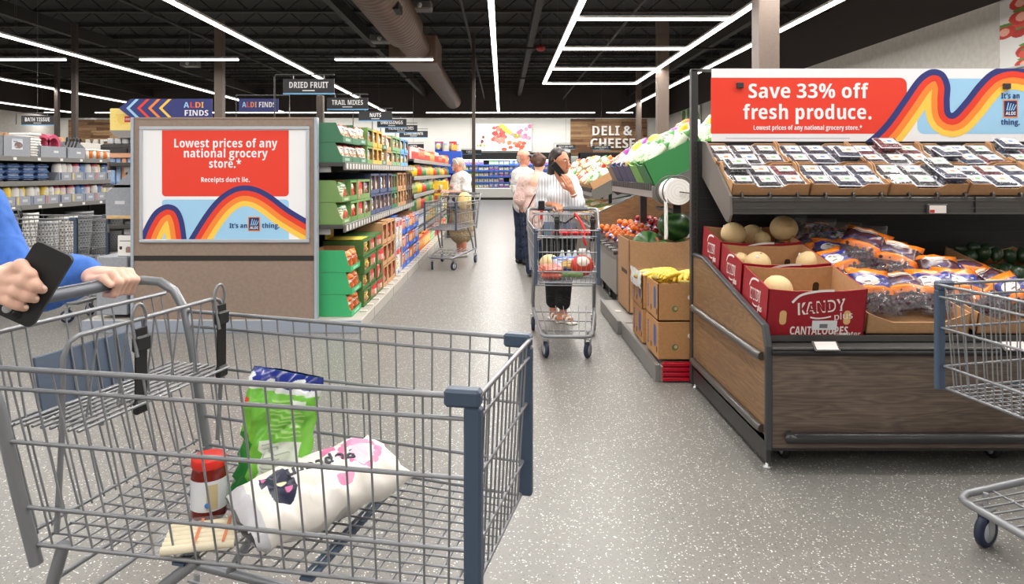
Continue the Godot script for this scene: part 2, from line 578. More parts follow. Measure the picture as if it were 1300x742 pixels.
func build_atlas() -> void:
	var s := Image.create(1024, 1024, false, Image.FORMAT_RGB8)
	s.fill(Color(0.8, 0.8, 0.8))
	var w := rgb(226, 223, 218)
	var rows := [
		["mix_red", w, rgb(205, 48, 52), rgb(186, 140, 96), rgb(220, 200, 180), rgb(60, 60, 60), 2], ["mix_blue", w, rgb(50, 90, 170), rgb(170, 110, 70), rgb(230, 220, 205), rgb(40, 60, 120), 0],
		["mix_green", rgb(208, 216, 190), rgb(70, 130, 60), rgb(190, 80, 50), rgb(90, 140, 70), rgb(30, 70, 40), 0], ["mix_purple", w, rgb(116, 70, 150), rgb(120, 60, 60), rgb(220, 210, 220), rgb(90, 50, 120), 1],
		["mix_yellow", rgb(240, 214, 92), rgb(226, 176, 40), rgb(150, 90, 50), rgb(246, 230, 160), rgb(120, 60, 30), 0], ["mix_orange", w, rgb(232, 120, 42), rgb(190, 90, 40), rgb(240, 220, 190), rgb(150, 60, 30), 1],
		["nuts_tan", rgb(222, 202, 168), rgb(120, 84, 56), rgb(168, 118, 70), rgb(90, 62, 44), rgb(60, 40, 30), 0], ["nuts_teal", rgb(230, 232, 228), rgb(30, 140, 150), rgb(176, 130, 84), rgb(36, 120, 130), rgb(20, 80, 90), 0],
		["snack_red", rgb(206, 44, 42), rgb(236, 200, 60), rgb(240, 226, 190), rgb(170, 30, 30), w, 2], ["snack_blue", rgb(48, 92, 190), rgb(230, 60, 50), rgb(236, 200, 110), rgb(30, 64, 150), w, 2],
		["cookie_brown", rgb(110, 70, 46), rgb(222, 190, 140), rgb(190, 140, 90), rgb(80, 50, 34), w, 1], ["cookie_red", rgb(222, 200, 188), rgb(210, 52, 56), rgb(196, 130, 110), rgb(200, 70, 66), rgb(150, 30, 40), 3],
		["box_green", rgb(74, 138, 80), rgb(222, 226, 200), rgb(220, 180, 100), rgb(50, 104, 62), w, 1], ["box_yellow", rgb(244, 214, 66), rgb(84, 140, 70), rgb(232, 232, 220), rgb(220, 180, 40), rgb(60, 90, 40), 1],
		["cereal_orange", rgb(232, 126, 46), rgb(200, 50, 40), rgb(240, 210, 130), rgb(210, 90, 30), w, 2], ["cereal_red", rgb(200, 50, 48), w, rgb(230, 180, 90), rgb(150, 30, 36), w, 2],
		["cereal_blue", rgb(60, 108, 196), w, rgb(224, 180, 100), rgb(40, 70, 150), w, 2], ["pasta_blue", rgb(210, 220, 236), rgb(52, 86, 160), rgb(220, 190, 110), rgb(52, 86, 160), rgb(30, 50, 110), 0],
		["can_green", rgb(70, 130, 84), rgb(190, 190, 186), rgb(210, 190, 90), rgb(180, 180, 176), w, 2], ["can_red", rgb(190, 52, 44), rgb(190, 190, 186), rgb(220, 180, 150), rgb(180, 180, 176), w, 2],
		["jar_yellow", rgb(236, 200, 52), rgb(226, 170, 30), rgb(240, 224, 150), rgb(220, 180, 40), rgb(120, 80, 20), 2], ["jar_tan", rgb(206, 170, 110), rgb(60, 110, 70), rgb(236, 226, 200), rgb(190, 150, 96), rgb(60, 60, 40), 2],
		["coffee_dark", rgb(58, 44, 38), rgb(110, 80, 52), rgb(150, 104, 66), rgb(44, 34, 30), rgb(220, 200, 160), 0], ["tea_red", rgb(208, 60, 50), rgb(236, 226, 210), rgb(160, 40, 40), rgb(190, 50, 46), w, 1],
		["bread_white", rgb(222, 221, 220), rgb(206, 212, 226), rgb(226, 206, 176), rgb(236, 234, 230), rgb(90, 120, 170), 0], ["bread_purple", w, rgb(160, 84, 170), rgb(210, 130, 190), rgb(130, 66, 150), rgb(120, 50, 140), 1],
		["bread_yellow", rgb(244, 212, 96), rgb(240, 190, 60), w, rgb(236, 196, 80), rgb(200, 90, 40), 1], ["salad_green", rgb(206, 218, 190), rgb(76, 140, 70), rgb(90, 150, 70), rgb(120, 170, 96), rgb(50, 100, 50), 0],
		["grape_bag", rgb(70, 42, 46), rgb(240, 128, 40), rgb(96, 60, 66), rgb(46, 58, 150), w, 1], ["bag_navy", rgb(58, 66, 150), rgb(240, 130, 40), w, rgb(60, 44, 52), rgb(244, 150, 50), 1],
		["cracker_green", rgb(60, 120, 76), rgb(220, 196, 120), rgb(214, 176, 110), rgb(46, 96, 60), w, 0], ["gum_pink", rgb(226, 150, 170), rgb(240, 220, 226), rgb(196, 90, 120), rgb(220, 120, 150), w, 0],
		["dairy_blue", rgb(64, 106, 190), w, rgb(220, 60, 60), rgb(50, 84, 170), w, 1], ["dairy_green", rgb(226, 230, 220), rgb(80, 150, 90), rgb(236, 210, 90), rgb(70, 130, 80), rgb(40, 90, 50), 1],
		["dairy_red", w, rgb(212, 56, 56), rgb(240, 200, 120), rgb(60, 96, 180), rgb(170, 40, 40), 0], ["towel_mix", rgb(226, 210, 214), rgb(198, 80, 100), rgb(240, 226, 180), rgb(150, 170, 200), rgb(196, 130, 140), 3],
		["toy_yellow", rgb(246, 220, 130), rgb(246, 220, 130), rgb(240, 206, 104), rgb(246, 222, 136), rgb(240, 206, 104), 2], ["book_blue", rgb(160, 190, 226), rgb(140, 170, 216), rgb(176, 200, 232), rgb(120, 150, 200), rgb(60, 90, 160), 2],
		["gray_print", rgb(150, 152, 156), rgb(160, 162, 166), rgb(176, 178, 182), rgb(140, 142, 146), rgb(206, 206, 208), 2], ["photo_print", rgb(214, 214, 218), rgb(190, 194, 204), rgb(120, 96, 92), rgb(226, 226, 228), rgb(90, 100, 130), 0],
		["towel_blue", rgb(110, 142, 186), rgb(70, 100, 156), rgb(150, 174, 206), rgb(226, 226, 230), rgb(80, 110, 160), 3], ["towel_white", rgb(236, 232, 226), rgb(226, 220, 212), rgb(240, 236, 230), rgb(210, 206, 200), rgb(180, 180, 190), 3],
		["sauce_red", rgb(214, 60, 40), rgb(236, 210, 160), rgb(190, 40, 30), rgb(60, 120, 60), w, 1], ["olive_green", rgb(130, 150, 70), rgb(60, 90, 50), rgb(200, 196, 120), rgb(110, 130, 60), w, 0],
		["kraft_print", rgb(196, 152, 104), rgb(196, 152, 104), rgb(186, 140, 92), rgb(196, 152, 104), rgb(120, 80, 50), 2], ["chip_bag", rgb(236, 190, 60), rgb(210, 50, 44), rgb(240, 220, 150), rgb(190, 40, 40), w, 1],
		["vegetable", rgb(214, 222, 196), rgb(232, 234, 226), rgb(150, 176, 110), rgb(196, 206, 170), rgb(110, 140, 80), 0], ["citrus_label", rgb(40, 70, 170), rgb(40, 70, 170), rgb(240, 240, 240), rgb(30, 56, 150), rgb(240, 150, 40), 0],
	]
	for r in rows:
		print_design(r[0], r[1], r[2], r[3], r[4], r[5], s, r[6])
	var tx := ImageTexture.create_from_image(s)
	atlas_film = mat("printed_film", Color.WHITE, 0.3)
	atlas_film.albedo_texture = tx
	atlas_card = mat("printed_card", Color.WHITE, 0.6)
	atlas_card.albedo_texture = tx


# ------------------------------------------------------------------ room

func floor_material() -> StandardMaterial3D:
	var n := 1024
	var im := Image.create(n, n, false, Image.FORMAT_RGB8)
	im.fill(rgb(119, 117, 113))
	var tints := [rgb(110, 108, 104), rgb(130, 127, 122), rgb(99, 97, 94), rgb(139, 136, 130)]
	for k in 9000:
		im.fill_rect(Rect2i(rng.randi_range(0, n - 1), rng.randi_range(0, n - 1), rng.randi_range(1, 5), rng.randi_range(1, 4)), tints[rng.randi_range(0, 3)])
	var chips := [rgb(236, 233, 227), rgb(222, 218, 211), rgb(242, 240, 236), rgb(200, 196, 188), rgb(82, 81, 80)]
	for k in 5200:
		var c := Vector2(rng.randf_range(0, n), rng.randf_range(0, n))
		var a := rng.randf_range(0, PI)
		var l := rng.randf_range(1.0, 3.6)
		var w := rng.randf_range(0.8, 1.8)
		var tint: Color = chips[mini(rng.randi_range(0, 5), 4)]
		var d := Vector2(cos(a), sin(a))
		for yy in range(int(c.y - l), int(c.y + l) + 1):
			for xx in range(int(c.x - l), int(c.x + l) + 1):
				var q := Vector2(xx, yy) - c
				if absf(q.dot(d)) <= l and absf(q.cross(d)) <= w:
					im.set_pixel(posmod(xx, n), posmod(yy, n), tint)
	var m := mat("speckled_vinyl", Color.WHITE, 0.36)
	m.albedo_texture = ImageTexture.create_from_image(im)
	m.uv1_triplanar = true
	m.uv1_world_triplanar = true
	m.uv1_scale = Vector3.ONE / 1.35
	m.metallic_specular = 0.45
	return m


func wood_material(key: String, dark: Color, light: Color, scale: Vector3, rough := 0.5, seed_ := 3) -> StandardMaterial3D:
	if mats.has(key):
		return mats[key]
	var n := 256
	var im := Image.create(n * 2, n, false, Image.FORMAT_RGB8)
	var a := FastNoiseLite.new()
	a.seed = seed_
	a.frequency = 0.01
	var b := FastNoiseLite.new()
	b.seed = seed_ + 9
	b.frequency = 0.05
	for y in n:
		for x in n * 2:
			# the grain runs along x; wrapped so that the sheet repeats without a seam
			var ang := TAU * y / n
			var v := a.get_noise_3d(x * 0.22, cos(ang) * 40.0, sin(ang) * 40.0)
			var g := fposmod(v * 7.0 + a.get_noise_3d(x * 0.5, cos(ang) * 160.0, sin(ang) * 160.0) * 0.8, 1.0)
			var f := b.get_noise_3d(x * 0.25, cos(ang) * 300.0, sin(ang) * 300.0)
			im.set_pixel(x, y, dark.lerp(light, clampf(0.25 + 0.45 * absf(g * 2 - 1) + f * 0.55 + v * 0.3, 0, 1)))
	var m := mat(key, Color.WHITE, rough)
	m.albedo_texture = ImageTexture.create_from_image(im)
	m.uv1_triplanar = true
	m.uv1_scale = scale
	return m


func build_room() -> void:
	struct("floor", MB.new().slab(Vector3(-24.5, -0.2, -37.5), Vector3(9.5, 0, 14.5)), floor_material())
	var white := mottled("wall_paint", rgb(224, 221, 214), 0.6, 0.1, 0.6)
	var dark := mat("dark_wall_paint", rgb(58, 50, 45), 0.75)
	for s in [["wall_right", Vector3(9.0, 0, -37.4), Vector3(9.4, 4.55, 14.4)], ["wall_left", Vector3(-24.4, 0, -37.4), Vector3(-24.0, 4.45, 14.4)], ["wall_front", Vector3(-24.0, 0, 14.0), Vector3(9.0, 4.5, 14.4)]]:
		var o := struct(s[0], MB.new().slab(s[1], s[2]), white)
		part("upper_wall", MB.new().slab(Vector3(s[1].x, s[2].y, s[1].z), Vector3(s[2].x, 6.4, s[2].z)), dark, o)
	var tile := mat("glazed_tile", rgb(226, 225, 219), 0.12)
	# rows of small glazed tiles: too fine to tell apart at 37 m, the joints are relief in the surface
	var im := Image.create(128, 128, false, Image.FORMAT_RGB8)
	im.fill(Color.WHITE)
	for k in 4:
		im.fill_rect(Rect2i(0, k * 32, 128, 2), Color(0.4, 0.4, 0.4))
		im.fill_rect(Rect2i((k % 2) * 64, k * 32, 2, 32), Color(0.4, 0.4, 0.4))
	tile.heightmap_enabled = true     # the path tracer draws it on triplanar surfaces too
	tile.heightmap_texture = ImageTexture.create_from_image(im)
	tile.heightmap_scale = 0.6
	tile.uv1_triplanar = true
	tile.uv1_world_triplanar = true
	tile.uv1_scale = Vector3.ONE * 1.6
	var back := struct("wall_back", MB.new().slab(Vector3(-24.0, 0, -37.4), Vector3(9.0, 4.4, -37.0)), tile)
	part("upper_wall", MB.new().slab(Vector3(-24.0, 4.4, -37.4), Vector3(9.0, 6.4, -37.0)), dark, back)
	# brown steel columns
	var steel := mottled("brown_column", rgb(102, 87, 77), 0.5, 0.1, 2.0)
	var spots := [[3.85, -10.0, 0.30, "broad brown square column rising behind the produce sign"], [4.35, -18.6, 0.30, "brown square column behind the broad one, under the ladder shaped lamp"], [-7.7, -18.6, 0.22, "brown column behind the arrow shaped navy sign"], [-2.72, -10.2, 0.1, "short brown post under the dried fruit sign"], [5.38, -27.0, 0.2, "slim brown column in front of the deli lettering wall"]]
	for s in spots:
		single("steel_column", s[3], "column", MB.new().slab(Vector3(-s[2] / 2, 0, -s[2] / 2), Vector3(s[2] / 2, 5.6 if s[2] > 0.15 else 2.6, s[2] / 2), 0.01), steel, Vector3(s[0], 0, s[1]))
	for s in [[-0.86, -20.3, 0.1, "thin dark post standing in front of the lit food picture"], [-11.9, -19.0, 0.13, "dark post rising in front of the meat lettering"], [-15.0, -23.0, 0.13, "dark post beside the bath tissue sign"]]:
		single("steel_post", s[3], "post", MB.new().slab(Vector3(-s[2] / 2, 0, -s[2] / 2), Vector3(s[2] / 2, 5.6, s[2] / 2), 0.008), mat("dark_post", rgb(60, 48, 42), 0.5), Vector3(s[0], 0, s[1]))
	# framed print of strawberries on the wall beyond the produce
	var berry := Image.create(160, 160, false, Image.FORMAT_RGB8)
	berry.fill(rgb(240, 240, 238))
	for k in 46:
		var c := Vector2(rng.randf_range(0, 160), rng.randf_range(0, 160))
		var r := rng.randf_range(10, 17)
		var tint: Color = [rgb(214, 52, 40), rgb(228, 80, 60), rgb(196, 38, 34)][k % 3]
		blot(berry, c, Vector2(r * 0.85, r), tint)
		if k % 3 == 0:
			blot(berry, c, Vector2(r * 0.4, r * 0.6), rgb(246, 180, 160))
		blot(berry, c - Vector2(0, r), Vector2(r * 0.6, r * 0.25), rgb(96, 150, 60))
	poster_on_wall("strawberry_picture", "large strawberry picture on the wall above the produce sign", berry, Vector3(8.97, 3.9, -10.65), Vector2(3.2, 1.2), -90)
	var carrots := Image.create(96, 64, false, Image.FORMAT_RGB8)
	carrots.fill(rgb(236, 236, 230))
	for k in 14:
		blot(carrots, Vector2(rng.randf_range(4, 92), rng.randf_range(24, 64)), Vector2(4, 18), rgb(226, 120, 50))
		blot(carrots, Vector2(rng.randf_range(4, 92), rng.randf_range(0, 22)), Vector2(7, 9), rgb(90, 150, 70))
	poster_on_wall("carrot_picture", "bright vegetable picture on the wall behind the tilted crates", carrots, Vector3(8.97, 3.65, -32.5), Vector2(3.2, 1.7), -90)


func blot(im: Image, c: Vector2, r: Vector2, tint: Color) -> void:
	for y in range(int(c.y - r.y), int(c.y + r.y) + 1):
		if y < 0 or y >= im.get_height():
			continue
		var half := r.x * sqrt(maxf(0.0, 1.0 - pow((y - c.y) / r.y, 2)))
		var x0 := maxi(int(c.x - half), 0)
		var x1 := mini(int(c.x + half), im.get_width())
		if x1 > x0:
			im.fill_rect(Rect2i(x0, y, x1 - x0, 1), tint)


func poster_on_wall(called: String, label: String, im: Image, at: Vector3, size: Vector2, turn: float, lit := 0.0) -> Node3D:
	var o := thing(called, label, "picture", at, turn)
	part("frame", MB.new().slab(Vector3(-size.x / 2 - 0.03, -size.y / 2 - 0.03, 0), Vector3(size.x / 2 + 0.03, size.y / 2 + 0.03, 0.05), 0.01), paint(rgb(200, 200, 198), 0.4), o)
	var m := mat("print_" + called, Color.WHITE, 0.5)
	m.albedo_texture = ImageTexture.create_from_image(im)
	if lit > 0.0:
		m.emission_enabled = true
		m.emission = Color.BLACK
		m.emission_texture = m.albedo_texture
		m.emission_energy_multiplier = lit
	var b := MB.new()
	b.quad(Vector3(-size.x / 2, -size.y / 2, 0.053), Vector3(size.x / 2, -size.y / 2, 0.053), Vector3(size.x / 2, size.y / 2, 0.053), Vector3(-size.x / 2, size.y / 2, 0.053))
	part("screen" if lit > 0 else "print", b, m, o)
	return o


func build_ceiling() -> void:
	var black := mat("ceiling_black", rgb(28, 25, 24), 0.8)
	var deck := struct("ceiling", MB.new().slab(Vector3(-24.5, 6.4, -37.5), Vector3(9.5, 6.6, 14.5)), black)
	var joist_paint := mat("joist_black", rgb(42, 38, 35), 0.7)
	var j := MB.new()
	j.slab(Vector3(-24, 0.42, -0.05), Vector3(9, 0.5, 0.05))
	j.slab(Vector3(-24, 0.0, -0.05), Vector3(9, 0.06, 0.05))
	var x := -24.0
	while x < 8.9:
		j.rod(Vector3(x, 0.03, 0), Vector3(x + 0.5, 0.46, 0), 0.016, 4)
		j.rod(Vector3(x + 0.5, 0.46, 0), Vector3(x + 1.0, 0.03, 0), 0.016, 4)
		x += 1.0
	var jm := j.done()
	for k in 19:
		part("joist", jm, joist_paint, deck, Vector3(0, 5.88, -36.0 + k * 1.9))
	for xx in [-19.0, -13.0, -4.2, 0.9, 6.8]:
		part("girder", MB.new().slab(Vector3(xx - 0.09, 5.55, -37), Vector3(xx + 0.09, 5.9, 14)), joist_paint, deck)
	for xx in [-0.95, -8.6, 3.2]:
		part("pipe", MB.new().rod(Vector3(xx, 5.35, 10), Vector3(xx, 5.35, -36), 0.04, 6), joist_paint, deck)
	for zz in [-8.0, -14.5, -22.0, -29.0]:
		part("pipe", MB.new().rod(Vector3(-20, 5.45, zz), Vector3(8, 5.45, zz), 0.035, 6), joist_paint, deck)
	# spiral duct over the left of the aisle, with a branch box where it narrows
	var d := thing("air_duct", "round brown spiral air duct hanging over the aisle", "duct", Vector3(-2.35, 4.85, 0))
	var brown := mat("duct_brown", rgb(110, 90, 78), 0.45, 0.1)
	var fat := []
	var z := 0.0
	while z < 16.3:
		fat.append(Vector2(0.46, z))
		fat.append(Vector2(0.475, z + 0.03))
		fat.append(Vector2(0.46, z + 0.06))
		z += 0.24
	var b := MB.new()
	b.t = Transform3D(Basis(Vector3.RIGHT, -PI / 2))
	b.lathe([Vector2(0.0, -0.5)] + fat + [Vector2(0.0, 16.4)], 28)
	part("main_pipe", b, brown, d)
	var thin := []
	z = 16.4
	while z < 32.5:
		thin.append(Vector2(0.36, z))
		thin.append(Vector2(0.372, z + 0.03))
		thin.append(Vector2(0.36, z + 0.06))
		z += 0.24
	b = MB.new()
	b.t = Transform3D(Basis(Vector3.RIGHT, -PI / 2))
	b.lathe(thin + [Vector2(0.3, 32.6), Vector2(0.0, 32.62)], 24)
	part("far_pipe", b, brown, d)
	part("branch_box", MB.new().slab(Vector3(-0.75, -0.42, -20.2), Vector3(0.55, 0.36, -18.6), 0.02), brown, d)
	part("outlet_grille", MB.new().slab(Vector3(0.3, -0.36, -13.2), Vector3(0.42, -0.2, -12.7), 0.01), mat("grille_black", rgb(26, 24, 23), 0.6), d)
	for k in 8:
		part("strap", MB.new().rod(Vector3(0, 0.46, -2.0 - k * 4.0), Vector3(0, 1.1, -2.0 - k * 4.0), 0.012, 4), joist_paint, d)
	# small ceiling devices
	var boxes := [[Vector3(-3.1, 4.75, -17.4), "grey fan unit box under the ceiling above a short cross lamp"], [Vector3(-9.6, 4.7, -21.0), "small white sensor dome hanging below the joists"], [Vector3(-1.8, 5.0, -15.0), "dark projector shaped box beside the round duct"]]
	for s in boxes:
		var o := thing("ceiling_device", s[1], "device", s[0])
		part("case", MB.new().slab(Vector3(-0.25, 0, -0.2), Vector3(0.25, 0.2, 0.2), 0.03), paint(rgb(96, 92, 90), 0.5), o)
		part("bracket", MB.new().rod(Vector3(0, 0.2, 0), Vector3(0, 1.0, 0), 0.02, 4), joist_paint, o)
		part("lens", MB.new().ball(Vector3(0, 0.08, 0.2), Vector3(0.06, 0.06, 0.05), 10, 6), paint(rgb(170, 170, 170), 0.4), o)
	var e := thing("exit_beacon", "small red ceiling beacon beside the middle lamp", "beacon", Vector3(1.15, 5.2, -20.6))
	part("dome", MB.new().ball(Vector3.ZERO, Vector3(0.14, 0.1, 0.14), 12, 8), paint(rgb(150, 40, 32), 0.4), e)
	part("stem", MB.new().rod(Vector3(0, 0.05, 0), Vector3(0, 0.5, 0), 0.02, 4), joist_paint, e)


func plank_panel(parent: Node3D, w: float, h: float, rows: int, seed_: int) -> void:
	var r := RandomNumberGenerator.new()
	r.seed = seed_
	var tones := []
	for k in 5:
		var c := rgb(150, 108, 70).lerp(rgb(206, 168, 122), k / 4.0) if k < 4 else rgb(120, 82, 54)
		tones.append(wood_material("plank_%d" % k, c.darkened(0.25), c, Vector3.ONE * 0.7, 0.6, 20 + k))
	var rh := h / rows
	for i in rows:
		var x := -w / 2
		while x < w / 2 - 0.05:
			var l := minf(r.randf_range(0.5, 1.5), w / 2 - x)
			if w / 2 - x - l < 0.2:
				l = w / 2 - x
			var out := r.randf_range(0.02, 0.035)
			part("plank", MB.new().slab(Vector3(x + 0.003, -h / 2 + i * rh + 0.003, 0), Vector3(x + l - 0.003, -h / 2 + (i + 1) * rh - 0.003, out), 0.004), tones[r.randi_range(0, 4)], parent)
			x += l


func build_back_wall() -> void:
	var lit_white := paint(rgb(240, 240, 238), 0.4)
	var deli := thing("wood_sign_panel", "reclaimed plank panel with white deli and cheese lettering", "sign", Vector3(5.75, 3.37, -36.97))
	plank_panel(deli, 4.15, 1.95, 14, 4)
	text("DELI &", 0.50, lit_white, deli, Vector3(0.15, 0.32, 0.1), bold, 0.1)
	text("CHEESE", 0.50, lit_white, deli, Vector3(0.2, -0.36, 0.1), bold, 0.1)
	var meat := thing("wood_sign_panel", "reclaimed plank panel with white meat lettering", "sign", Vector3(-20.9, 3.3, -36.97))
	plank_panel(meat, 5.2, 2.0, 14, 9)
	text("MEAT", 0.62, lit_white, meat, Vector3(-0.5, -0.4, 0.1), bold, 0.1)
	# back-lit photograph of cold cuts
	var im := Image.create(256, 112, false, Image.FORMAT_RGB8)
	im.fill(rgb(246, 244, 240))
	for k in 26:
		blot(im, Vector2(rng.randf_range(78, 132), rng.randf_range(14, 84)), Vector2(rng.randf_range(7, 15), rng.randf_range(6, 12)), [rgb(206, 90, 84), rgb(220, 130, 116), rgb(186, 70, 66)][k % 3])
	for k in 10:
		blot(im, Vector2(120 + k * 5 + rng.randf_range(-4, 4), 8 + k * 4), Vector2(12, 8), [rgb(240, 190, 60), rgb(246, 206, 96)][k % 2])
	for k in 14:
		blot(im, Vector2(rng.randf_range(168, 252), rng.randf_range(6, 60)), Vector2(rng.randf_range(9, 13), rng.randf_range(7, 10)), [rgb(200, 110, 140), rgb(216, 140, 160)][k % 2])
	for k in 12:
		blot(im, Vector2(rng.randf_range(130, 225), rng.randf_range(70, 108)), Vector2(rng.randf_range(10, 14), 7), [rgb(214, 84, 66), rgb(226, 120, 90)][k % 2])
	for k in 10:
		blot(im, Vector2(rng.randf_range(8, 40), rng.randf_range(52, 100)), Vector2(5, 6), [rgb(120, 44, 70), rgb(150, 170, 80)][k % 2])
	for k in 6:
		blot(im, Vector2(190 + rng.randf_range(-10, 10), 48 + rng.randf_range(-8, 8)), Vector2(7, 5), rgb(150, 150, 60))
	poster_on_wall("lit_food_picture", "brightly lit picture of cold cuts and cheese on the tiled wall", im, Vector3(0.06, 3.35, -36.95), Vector2(3.0, 1.45), 0, 0.45)
	# open dairy cooler along the back wall
	cooler(Vector3(-0.2, 0, -36.0), 7.6, "long open dairy cooler under the lit food picture", 3)
	cooler(Vector3(6.4, 0, -36.0), 4.6, "open cooler under the deli and cheese lettering", 5)
	cooler(Vector3(-12.5, 0, -36.0), 16.0, "open cooler along the back wall behind the grocery shelves", 8, false)
	hang_sign(Vector3(-1.6, 2.36, -34.0), 1.1, 0.22, "CHEESE", "small black cheese sign over the dairy cooler", 0.0, true, true)


func cooler(at: Vector3, w: float, label: String, seed_: int, stocked := true) -> void:
	var r := RandomNumberGenerator.new()
	r.seed = seed_
	var o := thing("dairy_cooler", label, "cooler", at)
	var shell := paint(rgb(206, 204, 198), 0.5)
	var black := paint(rgb(30, 30, 32), 0.5)
	part("back_panel", MB.new().slab(Vector3(-w / 2, 0.12, -0.95), Vector3(w / 2, 2.45, -0.85)), black, o)
	part("canopy", MB.new().slab(Vector3(-w / 2, 2.15, -0.95), Vector3(w / 2, 2.5, 0.0), 0.02), black, o)
	part("base", MB.new().slab(Vector3(-w / 2, 0.12, -0.95), Vector3(w / 2, 0.62, 0.12), 0.03), shell, o)
	part("kick_plate", MB.new().slab(Vector3(-w / 2 + 0.05, 0, -0.9), Vector3(w / 2 - 0.05, 0.12, 0.02)), black, o)
	for k in 2:
		part("side_panel", MB.new().slab(Vector3((k - 0.5) * (w - 0.08) - 0.04, 0.1, -0.95), Vector3((k - 0.5) * (w - 0.08) + 0.04, 2.5, 0.05), 0.02), black, o)
	if not stocked:
		return
	var glow := mat("cooler_lamp_glow", Color.WHITE, 0.5)
	glow.emission_enabled = true
	glow.emission = Color(0.92, 0.97, 1.0)
	glow.emission_energy_multiplier = 3.0
	part("canopy_lamp", MB.new().slab(Vector3(-w / 2 + 0.2, 2.1, -0.12), Vector3(w / 2 - 0.2, 2.13, -0.06)), glow, o)
	var l := AreaLight3D.new()
	l.name = "canopy_light"
	l.area_size = Vector2(w - 0.4, 0.06)
	l.area_normalize_energy = true
	l.light_energy = 5.0 * w / (PI * PI)
	l.light_color = Color(0.92, 0.97, 1.0)
	l.shadow_enabled = true
	l.area_range = 40.0
	o.add_child(l)
	l.position = Vector3(0, 2.09, -0.09)
	l.rotation_degrees.x = -90.0
	var kinds := ["dairy_blue", "dairy_green", "dairy_red", "cereal_blue", "pasta_blue"]
	var lib := []
	for k in kinds:
		var b := MB.new()
		b.cell = print_at[k]
		b.box(Vector3(0, 0.11, 0), Vector3(0.23, 0.22, 0.16), 0.01)
		lib.append(b.done())
	for row in 5:
		var y := 0.62 + row * 0.31
		if row > 0:
			part("shelf", MB.new().slab(Vector3(-w / 2, y - 0.045, -0.85), Vector3(w / 2, y, -0.1 - row * 0.03), 0.008), paint(rgb(150, 152, 156), 0.4), o)
			part("price_rail", MB.new().slab(Vector3(-w / 2, y - 0.06, -0.1 - row * 0.03), Vector3(w / 2, y + 0.005, -0.085 - row * 0.03)), paint(rgb(60, 100, 190), 0.4), o)
		var n := int(w / 0.27)
		var kind := 0
		for k in n:
			if k % 2 == 0:
				kind = r.randi_range(0, kinds.size() - 1)
			if r.randf() < 0.06:
				continue
			single("dairy_pack", "%s chilled pack on the %s shelf of the %s" % [nth(k), ["lowest", "second", "third", "fourth", "top"][row], " ".join(label.split(" ").slice(0, 5))], "pack", lib[kind], atlas_card, at + Vector3(-w / 2 + 0.2 + k * 0.267, y, -0.24 - row * 0.03), r.randf_range(-4, 4), "packs in " + label)


# ------------------------------------------------------------------ poster end panel

func fit_text(words: String, cap: float, width: float, m: Material, parent: Node, at: Vector3, font: Font = null, thick := 0.0015) -> MeshInstance3D:
	var o := text(words, cap, m, parent, at, font, thick)
	var w := o.mesh.get_aabb().size.x
	if w > 0.001 and width > 0.0:
		o.scale.x = width / w
	return o


func flat(poly: PackedVector2Array, z: float) -> MB:
	var b := MB.new()
	var pts := poly
	if Geometry2D.is_polygon_clockwise(pts):
		pts = pts.duplicate()
		pts.reverse()
	var idx := Geometry2D.triangulate_polygon(pts)
	for i in range(0, idx.size(), 3):
		var a := pts[idx[i]]
		var p := pts[idx[i + 1]]
		var q := pts[idx[i + 2]]
		if (p - a).cross(q - a) < 0:
			b.tri(Vector3(a.x, a.y, z), Vector3(q.x, q.y, z), Vector3(p.x, p.y, z))
		else:
			b.tri(Vector3(a.x, a.y, z), Vector3(p.x, p.y, z), Vector3(q.x, q.y, z))
	return b


func moved(poly: PackedVector2Array, by: Vector2) -> PackedVector2Array:
	return Transform2D(0, by) * poly


var NAVY := rgb(44, 52, 120)
var RED := rgb(232, 60, 38)
var ORANGE := rgb(246, 140, 52)
var YELLOW := rgb(252, 206, 82)
var SKY := rgb(160, 208, 240)

func rainbow(ctrl: Array, width: float, z: float, clip: Rect2, parent: Node) -> void:
	var pts := smooth_curve(ctrl, 14)
	var tints := [NAVY, RED, ORANGE, YELLOW]
	for k in 4:
		part("rainbow_band", ribbon(pts, -width * k, -width * (k + 1), z + 0.0004 * (4 - k), clip), paint(tints[k], 0.5), parent)


func brand_mark(parent: Node, at: Vector3, w: float) -> void:
	# square emblem: orange rim, navy field, pale slanted strokes over four letters
	var o := part("emblem", flat(moved(round_rect(w, w * 1.2, [0, 0, 0, 0]), Vector2.ZERO), 0.0), paint(ORANGE, 0.5), parent, at)
	part("emblem_field", flat(round_rect(w * 0.86, w * 1.06, [0, 0, 0, 0]), 0.0005), paint(rgb(30, 40, 100), 0.5), o)
	for k in 4:
		var x := -0.3 * w + k * 0.145 * w
		var poly := PackedVector2Array([Vector2(x, -0.12 * w), Vector2(x + 0.09 * w, -0.12 * w), Vector2(x + 0.19 * w + k * 0.03 * w, 0.42 * w - k * 0.05 * w), Vector2(x + 0.13 * w + k * 0.03 * w, 0.42 * w - k * 0.05 * w)])
		part("emblem_stroke", flat(poly, 0.001), paint(SKY, 0.5), o)
	fit_text("ALDI", w * 0.22, w * 0.68, paint(rgb(245, 245, 245), 0.5), o, Vector3(0, -0.32 * w, 0.001), bold, 0.0006)


